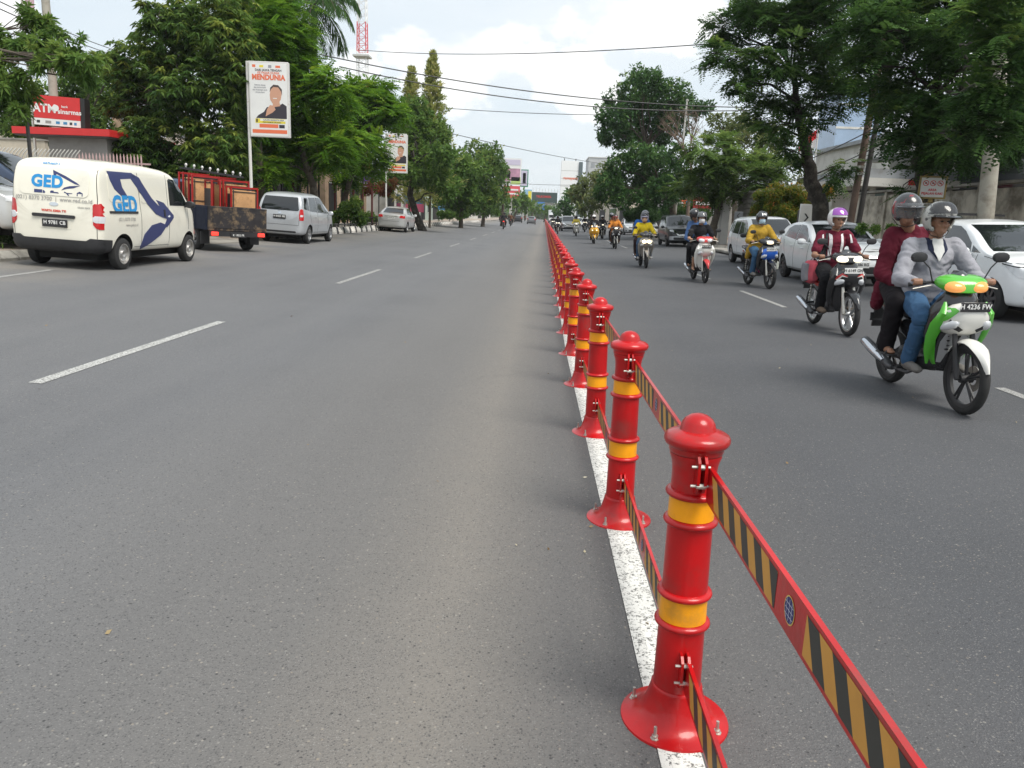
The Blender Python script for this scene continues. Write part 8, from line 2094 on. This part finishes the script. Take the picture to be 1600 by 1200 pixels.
building('long cream house near the end of the left avenue', -23, -13, 104, 135, 5.0, M_cream2, [('r', 2, 6, .2, 2.8, M_dark), ('r', 9, 12, 1.0, 2.4, M_winb), ('r', 15, 20, .2, 2.8, M_dark), ('r', 23, 28, .2, 2.8, M_roofg)])
building('low grey shop at the far left end under the billboards', -24, -13, 150, 190, 5.0, M_white, [('r', 4, 12, .2, 3, M_dark), ('r', 18, 30, .2, 3, M_winb)])
building('wide cream house behind the big bright tree', -44, -30, 50, 66, 5.2, M_cream2, [('f', 2, 5, 1, 3, M_winb), ('f', 8, 11, 1, 3, M_winb), ('r', 3, 6, 1, 3, M_winb)])
# coloured boards and banners in front of the shops
def board(label, x, y, z0, w, h, m, m2=None, rz=0, legs=True, strips=()):
    t = thing('signboard', label, 'sign', (x, y, zg(x)), rz); b = z0-zg(x)
    bd = part('board', m, t, [(0, w, -.04, .04, b, b+h)], bev=.008)
    if legs:
        for u in (.06, .94): part('leg', M_bmet, t, [(w*u-.03, w*u+.03, -.03, .03, 0, b-.002)])
    for (u0, u1, v0, v1, mm) in strips: part('print', mm, bd, [(w*u0, w*u1, -.046, -.041, b+h*v0, b+h*v1)])
    return t
M_pink = mat('pink_print', (.60, .12, .22), .5); M_purp = mat('purple_print', (.14, .05, .30), .5); M_lb = mat('light_blue_print', (.25, .45, .62), .5)
board('white and pink banner strung above the fence behind the silver people carrier', -12.9, 48, 3.35, 1.5, .95, M_signw, strips=((.35, .65, .1, .7, M_pink), (.72, .95, .3, .9, M_pink), (.05, .25, .2, .6, M_porange)))
board('purple and orange banner next to the white and pink banner', -11.8, 50, 3.0, 1.3, 1.3, mat('lilac_board', (.45, .36, .50), .6), strips=((.2, .75, .2, .8, M_purp), (.05, .9, .82, .98, M_porange), (.6, .95, .1, .4, M_signw)))
board('blue board above a red one behind the silver saloon', -12.6, 71, 1.55, 1.7, 1.9, M_bluew, strips=((.0, 1, 0, .38, M_pink), (.1, .9, .8, .98, M_signw), (.3, .9, .5, .7, mat('dark_blue_print', (.02, .06, .30), .5))))
board('light blue striped board beyond the leaning tree', -11.5, 85, 1.2, 1.3, 1.9, M_bluew, strips=((.1, .9, .75, .85, M_signw), (.1, .9, .5, .6, M_lb), (.1, .8, .25, .35, M_signw)))
board('pink figure board beside the light blue striped board', -10.0, 85.5, 1.2, 1.2, 1.7, M_signw, strips=((.3, .8, .05, .85, M_pink), (.05, .25, .1, .5, M_lb)))
# maroon posts with a beam, and a low black rail along the kerb
t = thing('gate_frame', 'maroon wooden posts with a crossbeam beside the green bush', 'gate', (-12.4, 46, zg(-12.4)))
for k in range(5): part('post', mat('maroon_wood', (.13, .03, .025), .7), t, [(.55*k, .55*k+.10, 0, .1, 0, 2.4)])
part('beam', MATS['maroon_wood'], t, [(-.1, 2.4, -.02, .12, 2.402, 2.55)])
t = thing('low_railing', 'low black steel railing along the striped kerb between the two silver cars', 'railing', (-10.05, 33, zg(-10.05)))
for k in range(12): part('post', M_bmet, t, [(-.03, .03, 1.25*k, 1.25*k+.06, 0, .75)])
for z in (.35, .70): part('rail', M_bmet, t, [(-.015, .015, .06, 13.75, z, z+.05)])
part('base_wall', M_conc, t, [(-.35, -.15, 0, 13.8, 0, .42)])
for k, (y, lab) in enumerate(((44, 'first'), (45.4, 'second'))):
    pole(('thin black post beside the green bush' if k == 0 else 'thin black post with forked top beside the banners'), -11.6+.7*k, 46+k, 3.6, .05, .05, M_bmet, 'post', 'banner_post')

# ---- right side
t = thing('plastered_wall', 'long old stained plaster wall behind the riders and white cars', 'wall', (11.3, 15.5, zg(11.3)))
rnd = random.Random(5)
for k in range(5):
    part('wall_panel', M_oldw, t, [(0, .22, 2.8*k+.012, 2.8*k+2.788, 0, 2.28+rnd.uniform(-.03, .03))])
    part('pilaster', M_oldw, t, [(-.06, .26, 2.8*k-.14, 2.8*k+.010, 0, 2.40)])
part('coping', M_conc, t, [(-.07, .29, -.1, 14.1, 2.402, 2.47)])
t = thing('stone_wall', 'pale rubble stone wall at the edge behind the cut off white car', 'wall', (11.15, 4.0, zg(11.1)))
zz = 0
part('core', mat('mortar', (.16, .15, .13), .95), t, [(.03, .35, 0, 11.3, 0, 2.1)])
cache = []
for q in range(6):
    mb = MB(); mb.box(-.02-.01*(q % 3), .028, .012, .40+.05*(q % 3), .01, .245, bev=.025); me = mb.mesh('stone'); finish(me, mat('rubble_stone_%s' % 'abc'[q % 3], ((.42, .39, .33), (.36, .34, .30), (.48, .44, .36))[q % 3], .95, noise=(5, .2), bump=(18, .7, .01)), 30); cache.append(me)
for r_ in range(8):
    y = -.2*(r_ % 2)+.02
    while y < 10.9:
        q = rnd.randrange(6); w_ = .41+.05*(q % 3)
        if y > -.01 and y+w_ < 11.3: mobj('stone', cache[q], t).location = (0, y, r_*.255)
        y += w_
# white showroom with dark windows and canopy beyond the wall
t = building('low white showroom with black glazing and a deep pale canopy beyond the plaster wall', 15.2, 24, 19, 36, 4.4, M_white, [], z=zg(14), name='showroom')
for k in range(6):
    w = part('window', M_winb, t, [(-.03, -.003, .6+2.7*k, 3.1+2.7*k, 1.9, 3.75)]); part('frame', M_wmet, w, [(-.06, -.031, .5+2.7*k, .6+2.7*k, 1.8, 3.8), (-.05, -.031, .6+2.7*k, 3.1+2.7*k, 1.80, 1.88)])
part('canopy', M_white, t, [(-1.6, -.27, -1, 17.5, 4.0, 4.3)])
t = thing('shop_gatehouse', 'white flat roofed gatehouse with pale glass panels behind the pair of poles', 'building', (12.2, 30.5, zg(12.2)))
part('wall', M_white, t, [(0, 4.5, 0, .25, 0, .5), (0, .25, 0, 5, 0, .5), (.5, 4.5, .5, 5, 0, 2.6)])
part('roof', M_white, t, [(-.8, 5, -.8, 6, 2.7, 3.0)])
part('slab', M_roofg, t, [(-.5, 4.6, -.5, 5.6, 3.002, 3.35)])
for k in range(4): part('column', M_white, t, [(-.02+1.45*k, .16+1.45*k, -.3, -.12, 0, 2.698)])
for k in range(3): part('glass_panel', mat('pale_green_glass', (.22, .30, .29), .1, spec=.8), t, [(.18+1.45*k, 1.41+1.45*k, -.23, -.20, .1, 2.6)])
t2 = part('red_letters_board', M_redp, t, [(1.1, 1.7, -.83, -.805, 2.78, 2.98)])
building('two storey white house with a grey roof far behind the flag', 18.6, 27, 44, 56, 6.0, M_white, [('l', 1, 3, 1, 2.4, M_winb), ('l', 5, 7, 1, 2.4, M_winb), ('f', .8, 2.6, 3.6, 5, M_winb), ('f', 3.6, 5.4, 3.6, 5, M_winb)], name='house', z=zg(14))
t = building('tall pale blue glass tower glimpsed between the trunk and the rusty pole', 41.5, 48, 118, 126, 21, mat('blue_glass_tower', (.30, .40, .55), .3, noise=(.3, .1)), [], name='glass_tower', z=0)
for k in range(6): part('floor_band', M_white, t, [(-.05, 6.5, -.06, -.003, 3.2*k+2.8, 3.2*k+3.1)])
# slate clad gate pier, white pillars, dark low planter
t = thing('slate_wall', 'dark grey slate clad wall behind the white people carrier', 'wall', (10.4, 36.5, zg(10.4)))
part('core', M_dplast, t, [(.02, .5, 0, 6.5, 0, 2.75), ])
for r_ in range(11):
    mb = MB(); mb.box(-.015-.012*(r_ % 2), .018, .01, 1.28, .01, .24, bev=.01); me = mb.mesh('stone_slab'); finish(me, M_stone, 0)
    for c in range(5): mobj('stone_slab', me, t).location = (0, 1.3*c, .25*r_)
    mb = MB(); mb.box(.03, .49, -.015, -.002-.0, .01, .24, bev=.004); obj('stone_slab', mb, M_stone, t, 0).location = (0, 0, .25*r_)
part('coping', M_conc, t, [(-.08, .58, -.1, 6.6, 2.76, 2.86)])
for k, (x, y) in enumerate(((9.6, 42.3), (9.75, 44.5), (10.2, 47))):
    t = thing('gate_pillar', ['white gate pillar just left of the slate wall', 'second white gate pillar behind the first', 'third white pillar under the yellow green tree', 'fourth white pillar farther under the dark trees', 'fifth white pillar farthest under the dark trees'][k], 'pillar', (x, y, zg(x)), group='white gate pillars'); part('shaft', M_white, t, [(-.2, .2, -.2, .2, 0, 2.3)], bev=.01); part('cap', M_white, t, [(-.26, .26, -.26, .26, 2.302, 2.42)])
t = thing('planter_wall', 'low black planter wall on the pavement behind the white people carrier', 'planter', (9.5, 38.6, zg(9.5))); part('wall', M_bmet, t, [(0, 1.0, -2, 0, 0, .62)], bev=.01); part('kerb_edge', M_conc, t, [(-.1, 1.1, -2.1, .1, 0, .16)], bev=.01)
t = thing('sign_wall', 'grey freestanding wall slab just behind the white In sign', 'wall', (9.15, 29.4, zg(9.2))); part('slab', M_dplast, t, [(.25, 1.15, 0, .25, 0, 1.85)], bev=.01)
def arrow_sign(label, x, y, w, z0, z1, m, mk, rev, s):
    t = thing('arrow_sign', label, 'sign', (x, y, zg(x)), R(-4)); b = z0-zg(x); h = z1-z0
    part('panel', m, t, [(0, w, -.05, .05, max(.05, b), b+h)], bev=.008)
    c = (w*.5, b+h*.76); d = .12 if not rev else -.12; p = [(c[0]-d*.5, c[1]+.13), (c[0]-d*.1, c[1]+.13), (c[0]+d*.8, c[1]), (c[0]-d*.1, c[1]-.13), (c[0]-d*.5, c[1]-.13), (c[0]+d*.3, c[1])]
    mb = MB(); mb.prism(p, -.0565, -.052, 'y'); obj('arrow', mb, mk, t, 0)
    if s: text(s, .22, mk, t, face_M((w*.5, -.054, b+h*.36), (0, -1, 0)), .006)
arrow_sign('white entrance sign with a black arrow and the word In', 7.92+.90, 27.6, .42, .45, 2.32, M_signw, M_ink_k, False, 'In')
arrow_sign('dark grey sign with a white framed arrow pointing away from the slate wall', 9.15, 38.3, .40, 1.35, 2.15, mat('dark_sign', (.10, .11, .12), .5), M_ink_k, True, '')
# pedestrian zone sign with gilded frame
t = thing('pedestrian_sign', 'white sign reading AREA PEJALAN KAKI in a gilded frame above the helmets', 'sign', (9.46, 19.8, zg(9.5)), R(-12))
M_gilt = mat('gilded_metal', (.30, .22, .08), .45, metal=.5); b = 2.38-zg(9.5)
part('board', M_signw, t, [(-.27, .27, -.02, .02, b, b+.46)], bev=.004)
part('frame', M_gilt, t, [(-.31, .31, -.03, .03, b+.462, b+.50), (-.31, .31, -.03, .03, b-.04, b-.002), (-.31, -.272, -.03, .03, b, b+.46), (.272, .31, -.03, .03, b, b+.46)])
mb = MB(); mb.lathe([(.001, 0), (.05, 0), (.05, .3), (.035, .35), (.03, b-.14), (.06, b-.12), (.06, b-.06), (.03, b-.042), (.001, b-.041)], 14); obj('post', mb, M_gilt, t, 40)
for s_ in (-1, 1): obj('scroll', MB().tube([(s_*.04, 0, b-.12), (s_*.14, 0, b-.16), (s_*.20, 0, b-.10), (s_*.15, 0, b-.06)], .014, 6), M_gilt, t, 40)
mb = MB()
mb.tube([(-.22, 0, b+.50), (-.1, 0, b+.56), (0, 0, b+.60), (.1, 0, b+.56), (.22, 0, b+.50)], .016, 6); obj('scrollwork', mb, M_gilt, t, 40)
for k in range(3):
    x = -.16+.16*k
    mb = MB(); mb.lathe([(.052, -.0235), (.068, -.0235), (.068, -.0215), (.052, -.0215)], 20, 'y', (x, 0, b+.33), closed=True); mb.add([(x-.045, -.0245, b+.365), (x-.035, -.0245, b+.375), (x+.045, -.0245, b+.295), (x+.035, -.0245, b+.285)], [(0, 1, 2, 3)]); obj('ban_ring', mb, M_redp, t, 0)
    mb = MB(); mb.prism([(x-.03, b+.315), (x+.03, b+.315), (x+.022, b+.345), (x-.008, b+.355)], -.0228, -.0212, 'y'); obj('pictogram', mb, M_ink_k, t, 0)
text('AREA', .075, M_redp, t, face_M((0, -.0225, b+.17), (0, -1, 0)), .003); text('PEJALAN KAKI', .075, M_redp, t, face_M((0, -.0225, b+.085), (0, -1, 0)), .003, .95)
# meter box and its bracket, small pipe
t = thing('meter_box', 'beige electrical cabinet on posts beside the thick concrete pole', 'cabinet', (9.35, 19.2, zg(9.4)), R(-6)); part('cabinet', mat('beige_cabinet', (.36, .34, .26), .6, noise=(3, .1), dirt=((.2, .17, .12), 4, .5, .8)), t, [(-.28, .28, -.14, .14, .95, 1.86)], bev=.01); part('hood', M_conc, t, [(-.32, .32, -.18, .18, 1.862, 1.90)]); part('door', MATS['beige_cabinet'], t, [(-.24, .24, -.155, -.142, 1.0, 1.80)], bev=.003)
for x in (-.22, .18): part('leg', M_bmet, t, [(x, x+.05, -.03, .03, 0, .948)])
t = thing('pole_bracket', 'dark steel bracket reaching from the thick concrete pole', 'bracket', (9.62, 17.6, 1.93)); part('arm', M_bmet, t, [(-.85, -.19, -.03, .03, 0, .05), (.19, .42, -.03, .03, 0, .05)])
t = thing('standpipe', 'thin cream pipe standing in the weeds by the plaster wall', 'pipe', (9.9, 22.6, zg(9.9))); mb = MB(); mb.tube([(0, 0, 0), (0, 0, 1.15), (-.05, 0, 1.3), (-.14, 0, 1.42)], .028, 8); obj('pipe', mb, M_cream2, t, 40)
# flag
t = thing('flag', 'red and white flag hanging from a pole behind the leaning dark trunk', 'flag', (10.75, 32.5, zg(10.7)))
mb = MB(); mb.lathe([(.001, 0), (.035, 0), (.03, 5.2), (.001, 5.2)], 8); obj('pole', mb, M_wmet, t, 40)
def cloth_strip(nm, v0, v1, m):
    mb = MB(); rings = []
    for i in range(9):
        u = i/8; x = -.05-.62*u; dz = -.55*u; yy = .07*math.sin(u*7)
        rings.append([(x, yy, 5.0+dz-v0), (x, yy+.012, 5.0+dz-v0), (x, yy+.012, 5.0+dz-v1), (x, yy, 5.0+dz-v1)])
    mb.loft(rings); obj(nm, mb, m, t, 60)
cloth_strip('red_stripe', 0, .34, mat('flag_red', (.55, .02, .03), .8)); cloth_strip('white_stripe', .341, .68, mat('flag_white', (.68, .68, .68), .8))
building('row of dull grey shops beneath the dark trees of the right avenue', 13.5, 22, 66, 100, 4.2, M_plast, [('l', 2, 7, .2, 2.8, M_dark), ('l', 9, 14, .2, 2.8, M_winb), ('l', 17, 23, .2, 2.8, M_dark), ('l', 26, 34, .2, 2.8, M_dark)])
building('long low cream row at the far end of the right avenue', 12, 24, 112, 190, 5.5, M_cream2, [('l', 4, 14, .2, 3, M_dark), ('l', 20, 34, .2, 3, M_winb), ('l', 44, 60, .2, 3, M_dark)])
board('red shop board under the yellow green tree', 10.9, 58.5, 2.6, 1.6, .8, mat('dark_red_board', (.30, .03, .03), .6), strips=((.1, .9, .3, .6, M_signw),))
board('orange and blue shop board under the dark trees', 10.6, 66, 2.4, 1.8, 1.0, M_porange, strips=((.1, .5, .2, .8, M_signw), (.6, .95, .1, .9, M_bluew)))
t = thing('speed_bump_edge', 'concrete apron edge of the driveway beside the white people carrier', 'kerb', (8.9, 33.0, zg(8.9))); part('edge', M_conc, t, [(-1.0, .02, -.3, 5.0, .005, .13)], bev=.03)

# ---- far end: billboards, gantry, towers
def bigboard(label, x0, x1, y, z0, z1, m, strips, name='billboard', legx=None):
    t = thing(name, label, 'billboard', (x0, y, 0)); w = x1-x0; h = z1-z0
    bd = part('panel', m, t, [(0, w, -.2, .2, z0, z1)]); 
    for lx in (legx or (.5,)): part('post', M_steel, t, [(w*lx-.25, w*lx+.25, -.2, .2, 0, z0-.002)])
    for (u0, u1, v0, v1, mm) in strips: part('print', mm, bd, [(w*u0, w*u1, -.26, -.205, z0+h*v0, z0+h*v1)])
    return t
M_pl = mat('pale_lilac_print', (.52, .48, .60), .6); M_mx = mat('mauve_print', (.38, .20, .28), .6, noise=(.5, .4)); M_lime = mat('lime_print', (.42, .55, .16), .6)
bigboard('big pale billboard with a mixed photograph, uppermost by the last left tree', -12.3, -6.9, 220, 9.9, 17.0, M_signw, ((.05, .95, .75, .95, M_pl), (.05, .95, .15, .62, M_mx), (.5, .98, .03, .3, M_lime), (.1, .45, .25, .5, M_pink)))
bigboard('red billboard with white lettering beneath the big pale one', -10.6, -6.4, 200, 5.9, 8.9, mat('coral_board', (.62, .07, .09), .5), ((.1, .9, .62, .75, M_signw), (.15, .95, .30, .42, M_signw)))
bigboard('green framed billboard with pink figures right of the big pale one', -7.7, -5.3, 240, 10.2, 15.3, M_green, ((.1, .88, .06, .94, M_pl), (.3, .7, .2, .8, M_pink)))
bigboard('pale blue and yellow board right under the green framed billboard', -6.4, -3.9, 235, 5.0, 9.3, M_lb, ((.55, .95, .1, .9, M_pyel),))
t = thing('footbridge', 'footbridge across the far end of the road carrying a black panel with red letters', 'bridge', (0, 260, 0))
part('deck', M_conc, t, [(-9, 9, -1, 1, 5.4, 6.1)]); part('black_panel', mat('dark_green_panel', (.035, .06, .055), .5), t, [(-4.3, 4.0, -1.25, -1.02, 6.15, 9.4)]); text('TELKOMSEL', .9, M_redp, t, face_M((-.4, -1.3, 8.0), (0, -1, 0)), .03)
for x in (-8.5, 8.2): part('pier', M_conc, t, [(x, x+.6, -.4, .4, 0, 5.398)])
for k in range(9): part('floodlight_arm', M_steel, t, [(-4+k, -3.9+k, -1.15, -1.05, 9.402, 10.6)])
for k in range(12): part('railing_post', M_steel, t, [(-8.8+1.6*k, -8.7+1.6*k, .9, 1.0, 6.102, 7.2)])
t = thing('road_sign', 'blue direction sign hanging over the far road below the footbridge', 'sign', (-2.4, 238, 0)); part('panel', mat('road_sign_blue', (.06, .20, .55), .4), t, [(0, 2.4, -.1, .1, 3.6, 5.9)]); part('post', M_steel, t, [(-6.4, -6.1, -.1, .1, 0, 6.2)]); part('arm', M_steel, t, [(-6.1, 2.4, .11, .25, 5.5, 5.7)]); part('print', M_signw, t, [(.3, 2.1, -.14, -.105, 4.9, 5.3), (.3, 1.5, -.14, -.105, 4.1, 4.5)])
t = thing('office_tower', 'plain white tower with orange lettering at the far end of the road', 'tower', (6.6, 350, 0)); part('wall', mat('white_tower', (.82, .83, .83), .7), t, [(0, 7.6, 0, 10, 0, 26)]); part('side_slab', mat('dark_slab', (.07, .10, .11), .6), t, [(7.7, 9.3, -.5, 8, 0, 25.6)]); text('ramayana', 1.6, M_porange, t, face_M((4.2, -.05, 18.6), (0, -1, 0)), .06); part('roof_lamp', M_bmet, t, [(1, 1.4, 1, 1.4, 26.002, 27), (6, 6.4, 1, 1.4, 26.002, 27)])
for k in range(7): part('floor_joint', M_plast, t, [(.05, 7.55, -.035, -.003, 3.3*k+1.9, 3.3*k+2.02)])
t = building('wide pale grey block rising over the right avenue trees', 15.8, 25.6, 300, 320, 24, mat('pale_grey_tower', (.45, .46, .47), .8, noise=(.4, .08)), [], M_signw, 'office_block', z=0)
for r_ in range(6):
    for c in range(4):
        w = part('window', M_roofg, t, [(.8+2.3*c, 2.3+2.3*c, -.06, -.003, 3.6*r_+2.2, 3.6*r_+4.0)])
# red and white lattice mast
t = thing('radio_mast', 'red and white lattice radio mast rising behind the palm', 'mast', (-34.8, 150, 0))
for k in range(9):
    mb = MB(); z0 = 5*k; z1 = 5*k+5
    wd = lambda z: 1.25-.014*z
    for sx, sy in ((-1, -1), (1, -1), (1, 1), (-1, 1)):
        mb.tube([(sx*wd(z0), sy*wd(z0), z0), (sx*wd(z1), sy*wd(z1), z1)], .09, 4)
    for s in range(4):
        za, zb = z0+1.25*s, z0+1.25*(s+1); a, c = wd(za), wd(zb)
        for p0, p1 in (((-a, -a), (c, -c)), ((a, -a), (c, c)), ((a, a), (-c, c)), ((-a, a), (-c, -c))): mb.tube([(p0[0], p0[1], za), (p1[0], p1[1], zb)], .045, 3)
        mb.tube([(-a, -a, za), (a, -a, za), (a, a, za), (-a, a, za), (-a, -a, za)], .04, 3)
    obj('lattice_section', mb, M_redp if k % 2 == 0 else M_signw, t, 0)
part('platform', M_steel, t, [(-1.5, 1.5, -1.5, 1.5, 29, 29.3)])
# ---- overhead cables, each a sagging line between distant poles
def cable(label, a, b, sag, r):
    t = tag(obj('overhead_cable', (lambda m: (m.tube([Vector(a).lerp(Vector(b), k/24)-Vector((0, 0, sag*4*(k/24)*(1-k/24))) for k in range(25)], r, 5), m)[1])(MB()), M_bmet, None, 60), label, 'cable', 'overhead cables across the road'); return t

for a in [
  ('upper of the two thick cables sagging from the palm down to the right avenue', (-10.82, 38, 8.58), (11.57, 46, 8.0), 0.55, 0.028),
  ('lower of the two thick cables sagging from the layered tree to the right avenue', (-10.44, 40, 8.42), (11.83, 47, 8.0), 0.7, 0.028),
  ('nearly level cable high across the sky from the mast to the tall feathery tree', (-14.22, 60, 13.05), (6.74, 34, 8.75), 0.35, 0.022),
  ('faint level cable passing behind the pointed pines', (-12.12, 70, 10.62), (15.12, 60, 9.61), 0.45, 0.026),
  ('far thin cable dropping from the left avenue towards the white tower', (-10.62, 80, 9.53), (15.23, 140, 10.55), 0.4, 0.035),
  ('lower far thin cable above the footbridge', (-7.57, 150, 7.66), (10.58, 170, 8.77), 0.3, 0.04),
  ('upper thin cable at the top corner above the frangipani like tree', (-15.53, 22, 6.92), (-21.51, 40, 8.8), 0.1, 0.018),
  ('lower thin cable at the top corner above the frangipani like tree', (-15.55, 22, 6.73), (-21.53, 40, 8.56), 0.1, 0.018),
  ('cable running from the rusty pole into the leaning dark tree', (9.83, 33, 3.89), (9.59, 22, 4.73), 0.12, 0.018),
  ('second cable running from the rusty pole into the leaning dark tree', (9.9, 33, 3.31), (9.74, 22, 4.25), 0.15, 0.018),
]: cable(*a)

# closing the view: distant wood and hazy town beyond the footbridge
rng = np.random.default_rng(21)
cl2 = [(float(x), float(rng.uniform(430, 470)), float(rng.uniform(3, 7)), float(rng.uniform(4, 7))) for x in np.arange(-95, 110, 5.5)]
v, ti = crown(cl2, 'leaf', 1.6, 1.3, rng)
tag(mobj('distant_trees', leaf_mesh('distant_trees', v, ti, LEAF['mid'])), 'distant belt of trees closing the end of the road', 'trees', kind='stuff')
for x0, x1, y, h, m, lab in ((-40, -16, 480, 15, M_white, 'pale block standing beyond the distant tree belt, left of the road'), (-8, 4, 500, 11, M_cream2, 'cream block exactly beyond the end of the road'), (30, 60, 480, 17, M_white, 'wide pale block beyond the distant tree belt, right of the road')):
    t = building(lab, x0, x1, y, y+20, h, m, [], z=0)
    for k in range(int(h/3.5)): part('window_band', M_roofg, t, [(1, x1-x0-1, -.08, -.003, 1.5+3.4*k, 3.0+3.4*k)])
t = building('green shuttered house hidden behind the layered tree', -30, -21, 62, 80, 6.5, M_cream2, [('f', 1, 3, 1, 3, M_winb), ('f', 5, 7, 3.6, 5, M_winb)])
# haze of the street air
mh = bpy.data.materials.new('air_haze'); mh.use_nodes = True; nt = mh.node_tree; nt.nodes.clear()
vo = nt.nodes.new('ShaderNodeVolumePrincipled'); vo.inputs['Density'].default_value = HAZE; vo.inputs['Color'].default_value = (.93, .965, 1, 1); vo.inputs['Anisotropy'].default_value = .2
ou = nt.nodes.new('ShaderNodeOutputMaterial'); nt.links.new(vo.outputs[0], ou.inputs['Volume'])
if HAZE > 0:
    mb = MB(); mb.box(-320, 320, -70, 900, -1.2, 62); hz = obj('haze', mb, mh, None, 0); hz['kind'] = 'stuff'
